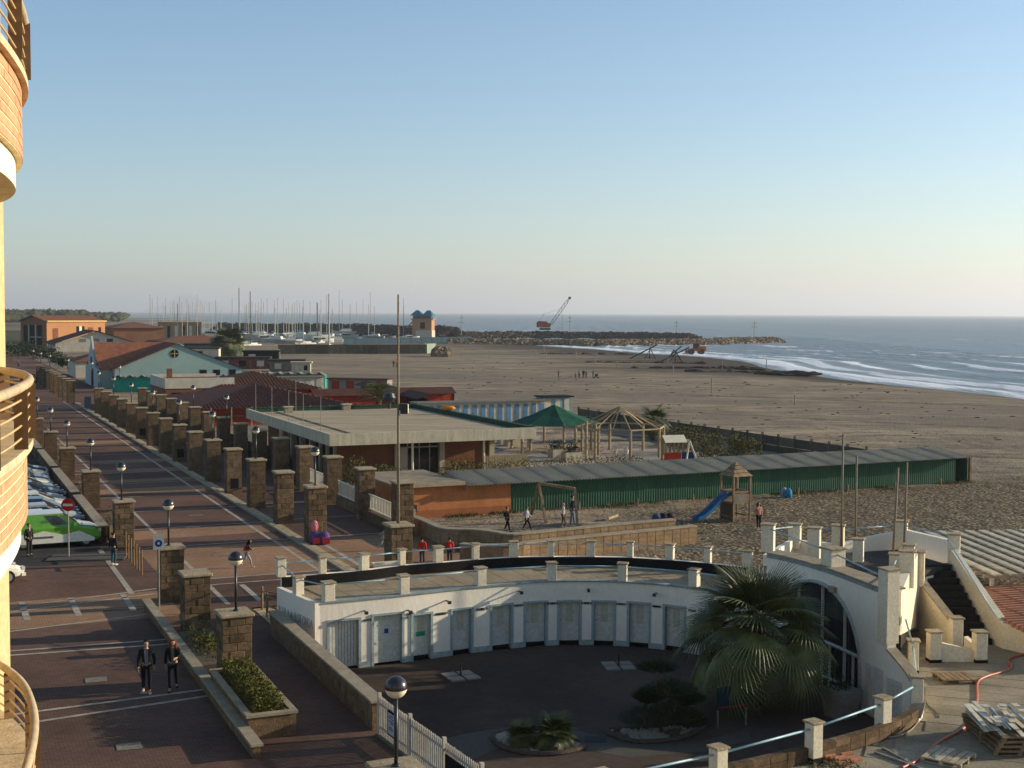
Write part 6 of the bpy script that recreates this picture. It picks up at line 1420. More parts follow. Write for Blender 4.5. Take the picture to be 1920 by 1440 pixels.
# pipe trestles on the shore
for i,(p0,p1,mid) in enumerate((((1180,666),(1232,645),(1218,673)),((1248,668),(1278,648),(1262,672)),((1236,678),(1292,650),(1266,678)))):
    q=W(mid[0],mid[1],0); k=q.y/FOC; r=thing('pipe_trestle','rusty slanting conveyor pipe on a trestle at the shoreline, %s from the left'%ordn(i),'conveyor',(q.x,q.y,-.2),0,'conveyors at the shoreline')
    z0=(mid[1]-p0[1])*k+.2; z1=(mid[1]-p1[1])*k; obj('pipe',MB().bar(((p0[0]-mid[0])*k,-.5,max(.1,z0-1)),((p1[0]-mid[0])*k,.5,z1),.32),M_metal,r)
    obj('trestle',MB().bar((-1.6,0,0),(.2,0,z1*.72),.18).bar((1.8,0,0),(.2,0,z1*.72),.18).bar((0,0,0),(0,0,z1*.75),.2).bar((-1.2,0,.7),(1.3,0,.7),.14),M_metal,r)
# low banks and driftwood on the beach
random.seed(9)
for i,(px,py,l_) in enumerate(((1100,664,26),(1210,680,30),(1290,690,26),(1400,697,24),(1480,700,12),(1385,690,10))):
    q=W(px,py,0); mb=MB()
    for k in range(26): blob(mb,(random.uniform(-l_/2,l_/2),random.gauss(0,1.2),random.uniform(-.2,.25)),random.uniform(.8,2.4),random.uniform(.5,1.1),random.uniform(.2,.5),.3)
    tag(obj('seaweed_bank',mb,mat('wet_debris',(.035,.028,.024),.9,.3,1),loc=(q.x,q.y,-.15)),'low dark bank of washed-up debris on the beach, %s from the far left'%ordn(i),'debris')
for i,(px,py,h) in enumerate(((866,668,2.6),(918,672,2.2),(1020,668,2.6),(1024,672,2),(1080,676,2.4),(1116,684,2.2),(1156,690,2.4),(1252,688,2.6),(1354,693,2.4),(1437,692,2.2),(1334,738,2.4),(1262,700,1.8),(1004,668,2.0),(1490,760,1.4))):
    q=W(px,py,0); r=thing('beach_stake','thin pale stake standing on the open beach, %s counting from the far left'%ordn(i),'stake',q,0,'thin stakes on the beach'); obj('stake',MB().tube([(0,0,0),(0,0,h)],.09,5),M_post,r)
# ---------------------------------------------------------------- the balconied building on the left
M_obrick=mat('orange_brick',(.62,.33,.20),.8,.1,3,.25,40,rnd=.10); M_joint=mat('cream_joint',(.80,.66,.44),.85,.1,3); M_stone=mat('travertine_coping',(.60,.50,.35),.65,.15,3,.2,30); M_colm=mat('cream_column',(.60,.46,.27),.8,.07,1,.1,20); M_wh=mat('band_white',(.86,.80,.68),.8,.05,1.5,.15,20); M_rpost=mat('rail_post_brown',(.20,.125,.07),.5,.1,3); M_rbar=mat('rail_bar_cream',(.60,.43,.22),.45,.08,3,spec=.5)
bd=thing('balcony_building','curved brick-clad balconies and cream column of an apartment building filling the left edge','building')
out=spline([Vector(p) for p in ((-3.05,6.0,0),(-3.35,8.0,0),(-3.84,10.0,0),(-4.15,11.4,0),(-4.51,12.75,0),(-4.93,13.9,0),(-5.5,15.0,0),(-6.3,15.95,0),(-7.4,16.6,0),(-8.8,16.9,0))],8)
out=[p+Vector((-.065,0,0)) for p in resamp(out,96)]
for fl,(ZT,name) in enumerate(((14.73,'upper'),(11.25,'middle'),(7.77,'lower'))):
    b=obj('balcony',polywall(MB(),out,ZT-.765,ZT-.075,.098,.28),M_joint,bd)
    obj('coping',polywall(MB(),out,ZT-.075,ZT,.03,.42),M_stone,b)
    obj('white_band',polywall(MB(),out,ZT-1.03,ZT-.77,.16,.5),M_wh,b)
    inner=offs(out,.4); poly=[(p.x,p.y) for p in inner]+[(-9.5,16),(-9.5,6)]
    obj('floor_slab',MB().prism(poly[::-1] if 0 else poly,ZT-1.10,ZT-.9),M_colm,b)
    if fl<2:
        rows=7; rh=(.69)/rows
        for r in range(rows):
            i=6+(r%2)*2
            while i+5<90:
                seg=out[i:i+5]; e=(seg[1]-seg[0]).normalized()*.004
                seg=[seg[0]+e]+seg[1:-1]+[seg[-1]-e]
                obj('brick',polywall(MB(),seg,ZT-.765+r*rh+.010,ZT-.765+(r+1)*rh-.011,.091+random.uniform(-.002,.002),.105),M_obrick,b); i+=4
    # railing
    rl=obj('handrail',MB().tube([p+Vector((0,0,ZT+.56)) for p in offs(out,.06)],.045,10),M_stone if 0 else mat('handrail_stone',(.50,.40,.27),.5,.12,4),b,smooth=True)
    for zz in (.10,.215,.33,.445): obj('rail_bar',MB().tube([p+Vector((0,0,ZT+zz)) for p in offs(out,.06)],.011,6),M_rbar,b,smooth=True)
    for k,idx in enumerate((8,20,32,44,52,60,70,80,90)):
        p=offs(out,.06)[idx]; d=(out[idx+1]-out[idx]).normalized(); obj('rail_post',MB().box(-.006,.006,-.06,.06,0,.54),M_rpost,b,loc=(p.x,p.y,ZT),rz=math.atan2(d.y,d.x)+R(0))
obj('column',MB().box(-7.9,-6.12,15.05,16.1,0,21),M_colm,bd)
obj('main_wall',MB().box(-14,-7.9,2,16,0,22),M_colm,bd)
tag(obj('yellow_jug',MB().lathe([(0,0),(.17,0),(.21,.12),(.2,.34),(.1,.42),(.05,.5),(0,.5)],14),mat('yellow_plastic',(.55,.32,.03),.45,.1,3,spec=.5),loc=(-4.62,12.4,10.31+.6),smooth=True),'round yellow plastic pot standing behind the balcony railing','pot') if 0 else None
# ---------------------------------------------------------------- cars
def carbody(prof_low,prof_roof,Wd,L_):
    pass
def car(label,loc,rz,color,kind='car',L_=4.2,Wd=1.75,H_=1.46,two=None,grp='cars in the car park'):
    """x forward, y left. side profile stations with lower body and greenhouse"""
    c=thing('parked_van' if kind=='van' else 'parked_car',label,'van' if kind=='van' else 'car',loc,rz,grp)
    mp=mat('car_paint_%s'%color[0],color[1],.35,.05,1,spec=.5,coat=.6)
    h=L_/2
    if kind=='van': st=[(-h,.55,1.15,.9),(-h+.08,.3,1.2,.97),(-h+.9,.28,1.2,1),(0,.28,1.2,1),(h-1.35,.28,1.18,1),(h-.95,.28,1.12,.99),(h-.35,.3,1.0,.94),(h-.05,.34,.86,.84),(h,.42,.72,.78)]
    else: st=[(-h,.5,.85,.86),(-h+.1,.3,.98,.95),(-h+.8,.26,.98,1),(0,.26,.95,1),(h-1.25,.26,.93,1),(h-.9,.26,.90,.99),(h-.35,.3,.80,.93),(h-.06,.34,.68,.84),(h,.4,.6,.78)]
    mb=MB(); n=7
    for x,z0,z1,w_ in st:
        y=Wd/2*w_; mb.v+=[(x,-y*.92,z0),(x,-y,z0+.18),(x,-y,z1-.14),(x,-y*.90,z1),(x,y*.90,z1),(x,y,z1-.14),(x,y,z0+.18),(x,y*.92,z0)]
    for i in range(len(st)-1):
        for k in range(8): k2=(k+1)%8; mb.f.append((i*8+k,i*8+k2,(i+1)*8+k2,(i+1)*8+k))
    mb.f.append(tuple(range(7,-1,-1))); e=(len(st)-1)*8; mb.f.append(tuple(e+k for k in range(8)))
    body=obj('body',mb,mp,c,smooth=False)
    zb=1.17 if kind=='van' else .95
    if kind=='van': gh=[(-h+.05,.0),(-h+.12,H_),(h-2.0,H_),(h-1.05,zb-.02)]; 
    else: gh=[(-h+.25,zb),(-h+.75,H_),(h-2.1,H_),(h-1.0,zb-.04)]
    xa0,xa1,xb1,xb0=gh[0][0],gh[1][0],gh[2][0],gh[3][0]
    w0=Wd/2*.93; w1=Wd/2*(.84 if kind=='van' else .76)
    V8=[(xa0,-w0,zb-.03),(xb0,-w0,zb-.03),(xb0,w0,zb-.03),(xa0,w0,zb-.03),(xa1,-w1,H_-.04),(xb1,-w1,H_-.04),(xb1,w1,H_-.04),(xa1,w1,H_-.04)]
    cabf=((0,1,5,4),(1,2,6,5),(2,3,7,6),(3,0,4,7),(4,5,6,7))
    cb=obj('cabin',MB().add(V8,cabf),mp,c)
    rf_=obj('roof',MB().box(xa1-.03,xb1+.05,-w1-.01,w1+.01,H_-.05,H_),mat('car_paint_%s'%two[0],two[1],.35,.05,1,spec=.5,coat=.6) if two else mp,c)
    def lerp(a,b,u): return tuple(a[i]+(b[i]-a[i])*u for i in range(3))
    def facequad(i0,i1,i2,i3,u0,u1,v0,v1,off):
        A,B,C,D=V8[i0],V8[i1],V8[i2],V8[i3]; P=[]
        for u,v_ in ((u0,v0),(u1,v0),(u1,v1),(u0,v1)):
            P.append(Vector(lerp(lerp(A,B,u),lerp(D,C,u),v_))+Vector(off))
        return P
    ws=obj('windscreen',MB().add(facequad(1,2,6,5,.06,.94,.08,.93,(.012,0,.008)),((0,1,2,3),)),M_glass,c)
    obj('rear_window',MB().add(facequad(3,0,4,7,.08,.92,.25 if kind!='van' else .5,.9,(-.012,0,.0)),((0,1,2,3),)),M_glass,c)
    for sy,(i0,i1,i2,i3) in ((-1,(0,1,5,4)),(1,(3,2,6,7))):
        if kind=='van': spans=((.62,.86),)
        else: spans=((.08,.34),(.37,.60),(.63,.9))
        for u0,u1 in spans:
            q4=facequad(i0,i1,i2,i3,u0,u1,.12,.88,(0,sy*.012,.0)); obj('side_window',MB().add(q4,((0,1,2,3),) if sy<0 else ((3,2,1,0),)),M_glass,c)
    for x in (-h+.75,h-.8):
        for sy in (-1,1):
            wl_=obj('wheel',MB().tube([(x,sy*(Wd/2-.20),.31),(x,sy*(Wd/2+.01),.31)],.31,18),mat('tyre',(.015,.015,.015),.8,.1),c); obj('rim',MB().tube([(x,sy*(Wd/2-.02),.31),(x,sy*(Wd/2+.02),.31)],.19,10),mat('rim_silver',(.3,.3,.3),.4,.1,1,metal=.6),wl_)
    for sy in (-1,1):
        zz=.80 if kind=='van' else .64
        obj('headlight',MB().box(h-.16,h+.0,sy*.62-.16,sy*.62+.16,zz-.08,zz+.08),mat('headlight_glass',(.5,.5,.5),.2,.05,1,spec=.6),c)
        obj('wing_mirror',MB().box(h-1.45,h-1.3,sy*(Wd/2+.02)-.0,sy*(Wd/2+.2),zb-.02,zb+.15) if sy>0 else MB().box(h-1.45,h-1.3,-(Wd/2+.2),-(Wd/2+.02),zb-.02,zb+.15),mp,c)
    obj('grille',MB().box(h-.03,h+.015,-.4,.4,.42,.60 if kind!='van' else .78),M_metal,c)
    obj('bumper',MB().box(h-.14,h+.05,-Wd*.43,Wd*.43,.28,.42),M_metal if kind=='van' else mp,c); obj('number_plate',MB().box(h+.052,h+.06,-.25,.25,.31,.40),M_plasterw,c)
    return c,body
GREEN=('green',(.10,.32,.02)); WHITE=('white',(.68,.67,.64)); SIL=('silver',(.30,.31,.32)); BLUE=('dark_blue',(.03,.05,.09)); DG=('dark_grey',(.06,.065,.07)); 
vloc=F(74.4,6.0); van,vb=car('green and white panel van parked nose towards the stone pillars',(vloc.x,vloc.y,.005),TH+R(2),GREEN,'van',4.7,1.85,1.85,WHITE)
obj('white_sill',MB().extr([(-2.3,.29),(1.95,.29),(2.0,.45),(1.2,.86),(.4,.70),(-.6,.95),(-1.4,.76),(-2.3,.95)],-.955,-.93),mat('car_paint_white',(.68,.67,.64),.35,.05,1),van)
obj('white_bonnet',MB().add([(1.05,-.85,1.21),(1.95,-.80,1.06),(2.32,-.68,.90),(2.32,.68,.90),(1.95,.80,1.06),(1.05,.85,1.21)],((0,1,4,5),(1,2,3,4))),MATS['car_paint_white'],van)
obj('side_panel_line',MB().box(-1.5,-.1,-.955,-.945,.55,.66),M_metal,van)
cols=[WHITE,SIL,BLUE,WHITE,SIL,BLUE,DG,WHITE,BLUE,SIL,BLUE]
for i,cc in enumerate(cols):
    p=F(77.7+i*2.75,5.85+random.uniform(-.25,.25)); car('%s hatchback parked in the row behind the green van, %s beyond it'%(cc[0].replace('_',' '),ordn(i)),(p.x,p.y,.005),TH+R(random.uniform(-3,3)),cc)
p=W(2,1092,0); car('white hatchback partly hidden under the balcony at the left edge',(p.x-1.0,p.y-.6,.012),R(40),WHITE,'car',4.1,1.75,1.45,None,None)

# ---------------------------------------------------------------- signs and street furniture
q=W(129,1045,0); ne=thing('no_entry_sign','round red no-entry sign with a white bar in front of the green van','traffic sign',(q.x,q.y,0),R(0)); hh=(1045-945)*q.y/FOC
obj('pole',MB().tube([(0,0,0),(0,0,hh+.2)],.035,8),M_steel,ne); mb=MB().tube([(0,-.05,hh),(0,-.035,hh)],.33,28); dsc=obj('disc',mb,mat('sign_red',(.50,.02,.015),.5,.05),ne); obj('white_bar',MB().box(-.25,.25,-.062,-.052,hh-.06,hh+.06),M_plasterw,dsc)
q=W(303,1024,2.4); bs=thing('blue_round_sign','small white plate with a blue round sign standing before the lamp pillar','traffic sign',(q.x+.3,q.y-1.6,0),R(15)); zt=3.05
obj('pole',MB().tube([(0,0,0),(0,0,zt)],.03,8),M_steel,bs); pl_=obj('plate',MB().box(-.22,.22,-.05,-.035,zt-.5,zt+.12),M_plasterw,bs); obj('blue_disc',MB().tube([(0,-.06,zt-.24),(0,-.051,zt-.24)],.15,20),mat('sign_blue',(.02,.06,.35),.5,.05),pl_)
obj('white_ring',MB().tube([(0,-.066,zt-.24),(0,-.061,zt-.24)],.055,14),M_plasterw,pl_)
for i in range(7):
    f=i/6; q=W(236+30*f,1042+36*f,0); bo=thing('railing_post','slim brown railing post beside the pillar near the green van, %s from the far end'%ordn(i),'post',q,TH,'brown railing posts'); obj('post',MB().tube([(0,0,0),(0,0,1.15)],.04,8),M_rpost,bo); obj('post_top',MB().lathe([(0,-.05),(.055,-.02),(.055,.02),(0,.05)],8,(0,0,1.17)),M_rpost,bo)
    if i in (2,4): obj('crossbar',MB().box(-.02,.02,0,1.0,.9,.96),M_rpost,bo)
q=W(190,1052,0); tag(obj('speed_hump',MB().box(-2.8,1.0,-.5,.5,0,.06).box(-2.75,.95,.7,1.3,0,.05),mat('dark_kerb',(.10,.09,.085),.85,.15,1),loc=(q.x,q.y+.6,.006),rz=TH*.35),'low grey kerb blocks in front of the green van','kerb')
q=W(137,760,0); ks=thing('a_board','small grey notice cabinet in the side passage between the pillars','cabinet',F(178.5,18.8),TH); obj('cabinet',MB().box(-.4,.4,-.3,.3,0,1.5),mat('cabinet_grey',(.12,.13,.15),.6),ks); obj('lid',MB().box(-.45,.45,-.35,.35,1.5,1.56),M_cope,ks)
# two school bags at the pillar foot
for i,(px,l) in enumerate(((594,'pink and purple school bag at the foot of the pillar, left one'),(612,'purple and red school bag at the foot of the pillar, right one'))):
    q=W(px,1016,0); b=thing('school_bag',l,'bag',(q.x,q.y-.75,0),R(15)); b.scale=(1.3,1.3,1.3); M_pur=mat('bag_purple',(.10,.06,.22),.7,.2,8); M_red=mat('bag_red',(.5,.04,.05),.6,.1); 
    mb=MB(); mb.lathe([(0,0),(.2,.02),(.23,.2),(.21,.42),(.12,.52),(0,.54)],12); obj('bag_body',mb,M_pur,b,scale=(1,.7,1),smooth=True); obj('pocket',MB().box(-.1,.2,-.22,-.14,.05,.3),M_red,b)
    obj('wheel',MB().tube([(-.18,-.1,.04),(-.14,-.1,.04)],.05,8),M_metal,b)
    if i==0: mb=MB(); mb.lathe([(0,.5),(.12,.55),(.15,.75),(.1,.95),(0,1.0)],10); obj('pink_jacket',mb,mat('pink_cloth',(.6,.2,.28),.8,.1),b,smooth=True)
    else: obj('handle',MB().bar((-.08,0,.5),(-.08,0,.95),.03).bar((.08,0,.5),(.08,0,.95),.03).bar((-.08,0,.95),(.08,0,.95),.03),M_cope,b)
# ---------------------------------------------------------------- people
def skin(name,verts,edges,radii,m,parent,root=0,sub=2):
    me=bpy.data.meshes.new(name); me.from_pydata(verts,edges,[]); me.materials.append(m); o=bpy.data.objects.new(name,me); COL.objects.link(o); o.parent=parent
    md=o.modifiers.new('Skin','SKIN'); sv=me.skin_vertices[0].data
    for i,r in enumerate(radii): sv[i].radius=(r,r) if not isinstance(r,tuple) else r
    sv[root].use_root=True; md.use_smooth_shade=True; s=o.modifiers.new('Sub','SUBSURF'); s.levels=sub; s.render_levels=sub; return o
def person(label,loc,rz,H_=1.75,top=(.02,.02,.022),legs=(.02,.02,.022),shoes=(.6,.6,.58),hair=(.02,.014,.01),pose=None,hairlong=False,extra=None,detail=False,shirt=None,bag=None,grp=None,lean=0.0,child=False):
    """figure facing -y in its own frame"""
    p=thing('person',label,'person',loc,rz,grp); k=H_/1.75; po=dict(la=(-.30,-.05),ra=(.30,-.05),ll=(0,0),rl=(0,0),lh=None,rh=None); po.update(pose or {})
    S=lambda v:(v[0]*k,v[1]*k,v[2]*k)
    ln=math.tan(lean)
    def T(x,y,z): return (x, y-ln*max(0,z-.9), z)
    hs=.19 if not child else .17
    pel=T(0,0,.93); sp=T(0,0,1.12); ch=T(0,0,1.33); nk=T(0,0,1.50); hd=T(0,-.01,1.60)
    v=[];e=[];r=[]
    def av(q,rr,pr=None):
        v.append(S(q)); r.append(rr*k if not isinstance(rr,tuple) else (rr[0]*k,rr[1]*k)); 
        if pr is not None: e.append((pr,len(v)-1))
        return len(v)-1
    i0=av(pel,(.135,.10)); i1=av(sp,(.125,.092),i0); i2=av(ch,(.15,.10),i1); i3=av(nk,.05,i2); i4=av(T(0,-.012,1.565),.062,i3); i5=av(T(0,-.02,1.64),.082,i4); i6=av(T(0,-.015,1.69),.07,i5)
    legp={}
    for side,key in ((-1,'ll'),(1,'rl')):
        fy,kn=po[key]      # forward reach of the foot, knee bend
        hx=side*.09; hip=T(hx,0,.88); kx=(side*.10,-fy*.5-.06*kn-.02,.50+.03*kn); an=(side*.10,-fy+.10*kn,.09+.18*kn*(fy<=0)); toe=(side*.12,an[1]-.17,an[2]-.05)
        a=av(hip,.085,i0); b=av(kx,.058,a); c=av(an,.038,b); d=av(toe,.03,c); legp[side]=(hip,kx,an,toe)
    armp={}
    for side,key,hk in ((-1,'la','lh'),(1,'ra','rh')):
        sh=T(side*hs,0,1.40); out_,fw=po[key]
        if po[hk]: hand=po[hk]; el=tuple((sh[i]+hand[i])/2+( (side*.06,.04,-.10)[i]) for i in range(3))
        else:
            el=(sh[0]+side*.06,sh[1]+.02-fw*.4,sh[2]-.29); hand=(side*(.25),sh[1]-fw-.04,.86)
        a=av((sh[0],sh[1],sh[2]),.052,i2); b=av(el,.04,a); c=av(hand,.028,b)
        dirn=(Vector(hand)-Vector(el)).normalized(); pm2=tuple(Vector(hand)+dirn*.06); d=av(pm2,.032,c)
        if detail:
            sdv_=dirn.cross(Vector((1,0,0))).normalized()
            for f in range(4):
                o1=Vector(pm2)+sdv_*(.024*(f-1.5)); l=(.07,.08,.075,.06)[f]; g=av(tuple(o1+dirn*.02),.010,d); g2=av(tuple(o1+dirn*(.02+l*.6)+Vector((-side*.008,0,0))),.009,g); av(tuple(o1+dirn*(.02+l)+Vector((-side*.022,0,0))),.007,g2)
            g=av(tuple(Vector(hand)+dirn*.02+sdv_*-.035+Vector((-side*.01,0,0))),.011,c); av(tuple(Vector(hand)+dirn*.06+sdv_*-.05+Vector((-side*.02,0,0))),.009,g)
        armp[side]=(sh,el,hand)
    skin('body',v,e,r,M_skin,p)
    cm=lambda n_,c_:mat('cloth_%s'%('_'.join('%d'%int(x*999) for x in c_)),c_,.85,.15,6,.3,40)
    # face features
    if detail:
        hz_=Vector(S(T(0,-.02,1.64)))
        for sx in (-1,1): obj('eye',MB().lathe([(0,-.008),(.009,0),(0,.008)],6,(hz_.x+sx*.028*k,hz_.y-.084*k,hz_.z)),M_metal,p)
        obj('nose',MB().add([(hz_.x-.012,hz_.y-.078*k,hz_.z-.035),(hz_.x+.012,hz_.y-.078*k,hz_.z-.035),(hz_.x,hz_.y-.105*k,hz_.z-.03),(hz_.x,hz_.y-.082*k,hz_.z+.01)],((0,1,2),(1,3,2),(3,0,2))),M_skin,p)
        obj('mouth',MB().box(hz_.x-.022,hz_.x+.022,hz_.y-.088*k,hz_.y-.07*k,hz_.z-.056,hz_.z-.048),mat('lips',(.3,.1,.08),.6),p)
    # jacket
    v=[];e=[];r=[]
    i0=av(T(0,0,.86),(.155,.12)); i1=av(sp,(.148,.112),i0); i2=av(ch,(.172,.118),i1); i3=av(T(0,0,1.455),(.085,.075),i2)
    for side in (-1,1):
        sh,el,hand=armp[side]; hv=Vector(el).lerp(Vector(hand),.88); a=av(sh,.068,i2); b=av(el,.056,a); c=av(tuple(hv),.043,b)
    skin('jacket',v,e,r,cm('top',top),p)
    v=[];e=[];r=[]
    i0=av(T(0,0,.95),(.145,.11))
    for side in (-1,1):
        hip,kx,an,toe=legp[side]; a=av(hip,.095,i0); b=av(kx,.07,a); c=av(tuple(Vector(kx).lerp(Vector(an),.93)),.052,b)
    skin('trousers',v,e,r,cm('legs',legs),p)
    for side in (-1,1):
        hip,kx,an,toe=legp[side]; v=[];e=[];r=[]
        a=av((an[0],an[1]+.03,an[2]-.04),.05); b=av((toe[0],toe[1]+.06,toe[2]+.005),.045,a); av((toe[0],toe[1]-.02,toe[2]),.035,b); skin('shoe',v,e,r,cm('shoe',shoes),p,sub=1)
    v=[];e=[];r=[]
    a=av(T(0,.0,1.725),.105); b=av(T(0,.045,1.66),.105,a)
    if hairlong:
        c=av(T(0,.07,1.54),.11,b); d=av(T(.02,.09,1.40),.10,c)
        for sx in (-1,1): g1=av(T(sx*.085,.0,1.60),.045,b); av(T(sx*.10,-.045,1.42),.045,g1)
        av(T(.03,.10,1.28),.04,d)
    else: c=av(T(0,.05,1.59),.08,b)
    skin('hair',v,e,r,cm('hair',hair),p,sub=1)
    if shirt: obj('shirt_front',MB().add([S(T(-.06,-.128,1.42)),S(T(-.045,-.128,.92)),S(T(.045,-.128,.92)),S(T(.06,-.128,1.42)),S(T(0,-.10,1.47))],((0,1,2,3,4),)),cm('shirt',shirt),p)
    if bag:
        v=[];e=[];r=[]; a=av(T(0,.19,1.02),(.12,.09)); b=av(T(0,.2,1.2),(.14,.10),a); av(T(0,.18,1.36),(.10,.07),b); skin('backpack',v,e,r,cm('bag',bag),p,sub=1)
    return p
q=W(275,1299,0); person('man in a dark jacket, grey shirt and white trainers walking beside the woman',q,R(15),1.76,(.014,.015,.015),(.012,.012,.015),(.62,.6,.55),(.015,.012,.01),dict(la=(.3,.14),ra=(.3,-.10),ll=(-.12,.1),rl=(.16,.0)),False,None,True,(.16,.16,.22))
q=W(325,1295,0); person('woman in black with long reddish hair walking right of the man',q,R(10),1.72,(.012,.012,.013),(.010,.010,.012),(.015,.015,.015),(.16,.04,.012),dict(ll=(.20,.1),rl=(-.20,.3),rh=(.13,-.30,1.18),la=(-.3,-.12)),True,None,True,(.12,.12,.11))
q=W(213,1060,0); person('person in dark top and blue jeans standing by the brown railing posts',q,R(150),1.65,(.02,.02,.02),(.04,.08,.12),(.6,.6,.55))
q=W(55,1043,0); person('dark figure standing in the shade beside the green van',q,R(60),1.7,(.02,.02,.025),(.03,.03,.03),(.05,.05,.05),(.015,.012,.01),bag=(.02,.02,.02))
q=W(463,1064,0); person('child with a red school bag running across the beige paving',q,R(100),1.38,(.08,.03,.03),(.30,.30,.32),(.7,.7,.7),(.015,.012,.01),dict(ll=(.34,.4),rl=(-.36,1.0),lh=(-.2,-.35,1.15),rh=(.25,.15,1.05)),True,bag=(.5,.05,.07),lean=.25)
q=W(718,1032,0); person('child in grey jumping next to the flagpole pillar',q,R(120),1.22,(.25,.25,.27),(.28,.28,.3),(.5,.05,.05),(.015,.012,.01),dict(ll=(.25,.6),rl=(-.28,1.2),lh=(-.3,-.3,1.3),rh=(.3,.2,1.2)),lean=.3)
for i,(px,py,l) in enumerate(((790,1062,'child in a bright red coat half hidden behind the terrace post beside the flagpole pillar'),(842,1062,'dark-haired child in a bright red coat behind the terrace railing'))):
    q=W(px,py,0); person(l,(q.x,q.y+.6,0),R(180),1.35,(.62,.03,.02),(.05,.05,.06),(.4,.4,.4),(.012,.01,.01),bag=(.6,.03,.03) if i else None)
q=W(951,997,0); person('child in a black coat with a red front walking along the low wall',q,R(75),1.45,(.012,.012,.016),(.012,.012,.014),(.03,.03,.03),(.015,.012,.01),dict(ll=(.22,.1),rl=(-.2,.2)),bag=(.015,.015,.02),shirt=(.4,.05,.05))
q=W(988,996,0); person('child in a pale jacket with a pink rucksack walking towards the swing',q,R(85),1.45,(.42,.44,.50),(.012,.012,.014),(.03,.03,.03),(.015,.012,.01),dict(ll=(.34,.1),rl=(-.3,.3),rh=(.3,-.35,.95)),bag=(.45,.36,.42))
q=W(1056,990,0); person('child in a white jacket with a pink cap beside the swing frame',q,R(95),1.5,(.5,.5,.52),(.10,.085,.07),(.3,.3,.3),(.5,.12,.3),dict(ll=(.15,.1),rl=(-.1,.1),rh=(.25,-.35,1.1)))
q=W(1073,987,0); person('tall adult in a dark navy jacket standing under the swing beam',q,R(100),1.85,(.02,.022,.04),(.16,.20,.27),(.6,.6,.58),(.015,.012,.01),dict(ll=(.1,0),rl=(-.1,0)))
q=W(1422,993,0); person('long-haired girl in a pink top and black leggings alone on the sand',q,R(25),1.62,(.42,.22,.17),(.010,.010,.012),(.65,.63,.6),(.04,.02,.012),dict(ll=(.02,0),rl=(0,0)),True)
for i,(px,py,c,l) in enumerate(((738,689,(.4,.04,.04),'left of two far people in red on the empty beach'),(744,689,(.42,.05,.06),'right of two far people in red on the empty beach'),(1047,709,(.05,.05,.06),'lone far person left of the group on the beach'),(1079,709,(.3,.3,.34),'far person in grey sitting low at the left of the beach group'),(1086,710,(.35,.33,.36),'far person in pale clothes in the beach group'),(1094,709,(.05,.04,.05),'dark far person standing in the middle of the beach group'),(1099,709,(.10,.08,.12),'dark far person on the right of the middle of the beach group'),(1112,709,(.08,.06,.08),'far person in purple standing behind the pushchair'),(68,722,(.02,.02,.02),'far dark figure walking on the promenade'),(35,690,(.2,.2,.2),'far pale figure at the end of the promenade'))):
    q=W(px,py,0); person(l,q,R(20+i*37),1.7 if i!=3 else 1.2,c,(.03,.03,.04),(.05,.05,.05))
q=W(1118,709,0); pc=thing('pushchair','dark pushchair at the right end of the beach group','pushchair',q); obj('seat',MB().box(-.3,.3,-.25,.25,.35,.8),M_metal,pc); obj('frame',MB().bar((-.3,0,.1),(.45,0,1.0),.08).bar((.3,0,.1),(-.3,0,.6),.08),M_metal,pc)
for x in (-.35,.35): obj('wheel',MB().tube([(x,-.25,.15),(x,.25,.15)],.15,10),M_metal,pc)
# bags on the sand
for i,(px,py,c,l) in enumerate(((1470,934,(.25,.35,.45),'pale blue rucksack in the sand before the green shed'),(1478,935,(.02,.22,.42),'bright blue rucksack beside the pale one before the green shed'))):
    q=W(px,py,0); b=thing('rucksack',l,'bag',q); mb=MB(); mb.lathe([(0,0),(.26,.03),(.3,.3),(.24,.58),(.1,.72),(0,.74)],10); obj('bag_body',mb,mat('ruck%d'%i,c,.7,.2,6),b,scale=(.9,.6,1),smooth=True); obj('strap',MB().tube([(-.1,-.19,.2),(-.12,-.24,.4),(-.1,-.16,.6)],.02,6),M_metal,b)
q=W(1243,984,.3); b=thing('bag_heap','heap of dark and blue school bags against the far ramp wall','bags',(q.x,q.y-.3,.55)); 
for k,(dx,c) in enumerate(((-.4,(.05,.08,.16)),(0,(.02,.02,.03)),(.4,(.03,.025,.02)))): mb=MB(); mb.lathe([(0,0),(.28,.05),(.3,.25),(.15,.45),(0,.48)],9); obj('bag',mb,mat('heap%d'%k,c,.8,.3,6),b,loc=(dx,.1*k,0),smooth=True)
tag(obj('driftwood',MB().bar(W(1140,972,.1),W(1158,966,.2),.14),mat('pale_plank',(.45,.36,.22),.8,.2,4)),'short pale plank lying on the gravel right of the swing','plank')
# swing frame
sw=thing('swing_frame','wooden A-frame swing without seats before the green shed','swing'); a1,a2=W(994,984,0),W(1024,981,0)
b1,b2=W(1080,989,0),W(1052,980,0); t1=(a1+a2)/2+Vector((0,0,2.25)); t2=(b1+b2)/2+Vector((0,0,2.0)); 
a1=W(996,966,0); a2=W(1024,981,0); b1=W(1083,988,0); b2=W(1072,970,0); t1=(a1+a2)/2; t1.z=2.2; t2=(b1+b2)/2; t2.z=2.0
for a,b in ((a1,t1),(a2,t1),(b1,t2),(b2,t2)): obj('leg',MB().bar(a,b,.14),M_wood,sw)
obj('crossbeam',MB().bar(t1,t2,.16),M_wood,sw)
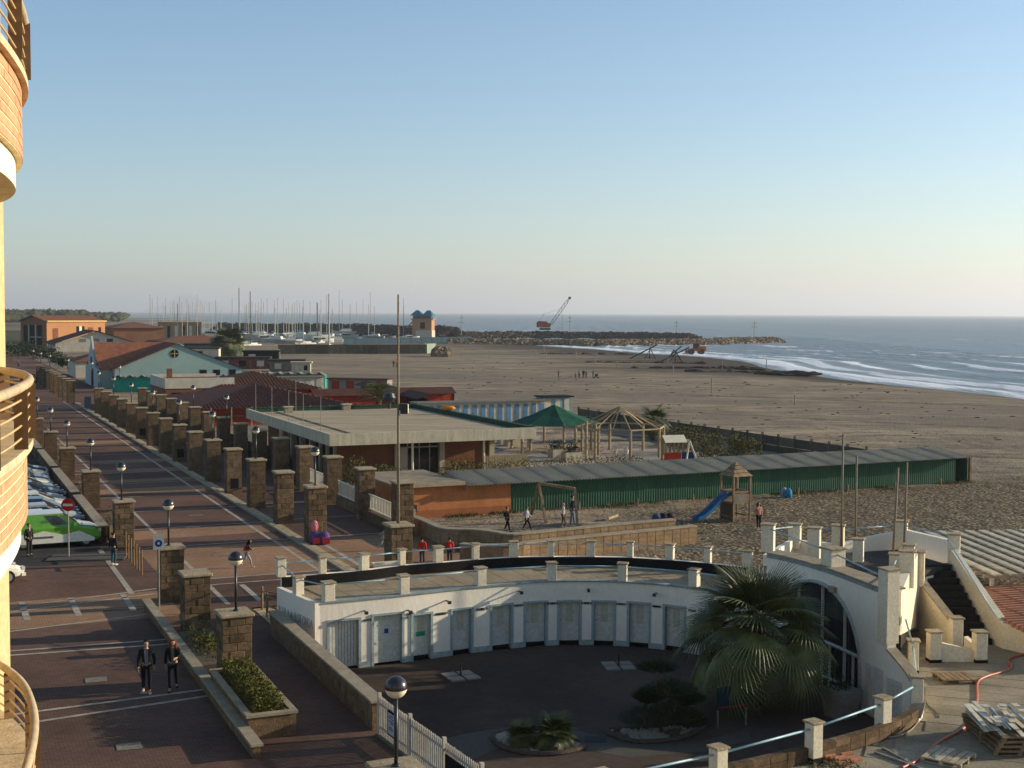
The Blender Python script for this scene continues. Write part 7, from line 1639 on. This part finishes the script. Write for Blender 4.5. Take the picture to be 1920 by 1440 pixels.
# slide tower
q=W(1365,977,0); st_=thing('slide_tower','wooden play tower with a pointed roof and a blue slide','play tower',(q.x+.55,q.y+.7,0),R(28)); w_=.62
for x in (-w_,w_):
    for y in (-w_,w_): obj('post',MB().box(x-.055,x+.055,y-.055,y+.055,0,2.75),M_wood,st_)
for z in (.25,1.1,1.75): 
    for y in (-w_,w_): obj('crossbar',MB().box(-w_,w_,y-.03,y+.03,z-.05,z+.05),M_wood,st_)
    for x in (-w_,w_): obj('crossbar',MB().box(x-.03,x+.03,-w_,w_,z-.052,z+.048),M_wood,st_)
obj('platform',MB().box(-w_,w_,-w_,w_,1.6,1.66),M_wood,st_); obj('side_panel',MB().box(-w_-.02,-w_+.02,-w_+.06,w_-.06,.0,1.05),mat('panel_brown',(.10,.07,.05),.8,.2,2),st_); obj('front_panel',MB().box(-w_+.08,w_-.08,-w_-.05,-w_-.03,1.15,1.6),mat('panel_grey',(.17,.15,.14),.8,.2,2),st_)
for k,(x0,y0,x1,y1) in enumerate(((-1,-1,1,-1),(1,-1,1,1),(1,1,-1,1),(-1,1,-1,-1))):
    for j in range(4):
        u0,u1=j/4,(j+1)/4-.03; f=lambda x,y,u:(x*(w_+.12)*(1-u),y*(w_+.12)*(1-u),2.7+.85*u); obj('roof_board',MB().add([f(x0,y0,u0),f(x1,y1,u0),f(x1,y1,u1),f(x0,y0,u1)],((0,1,2,3),)),M_wood,st_)
sl=MB(); pts=[(-w_-.0,1.62),(-w_-.35,1.5),(-w_-1.5,.62),(-w_-2.0,.30),(-w_-2.45,.22)]
for (x,z) in pts: sl.v+=[(x,-.30,z+.2),(x,-.24,z),(x,.24,z),(x,.30,z+.2),(x,.34,z+.2),(x,.28,z-.05),(x,-.28,z-.05),(x,-.34,z+.2)]
for i in range(4):
    for k in range(8): k2=(k+1)%8; sl.f.append((i*8+k,i*8+k2,(i+1)*8+k2,(i+1)*8+k))
obj('slide',sl,mat('slide_blue',(.01,.10,.25),.35,.1,2,spec=.5),st_,loc=(0,-.15,0))
# last things: stop the boat/pillar lists drifting
for o in bpy.data.objects:
    if o.type=='EMPTY' and o.parent is None and 'label' not in o: pass
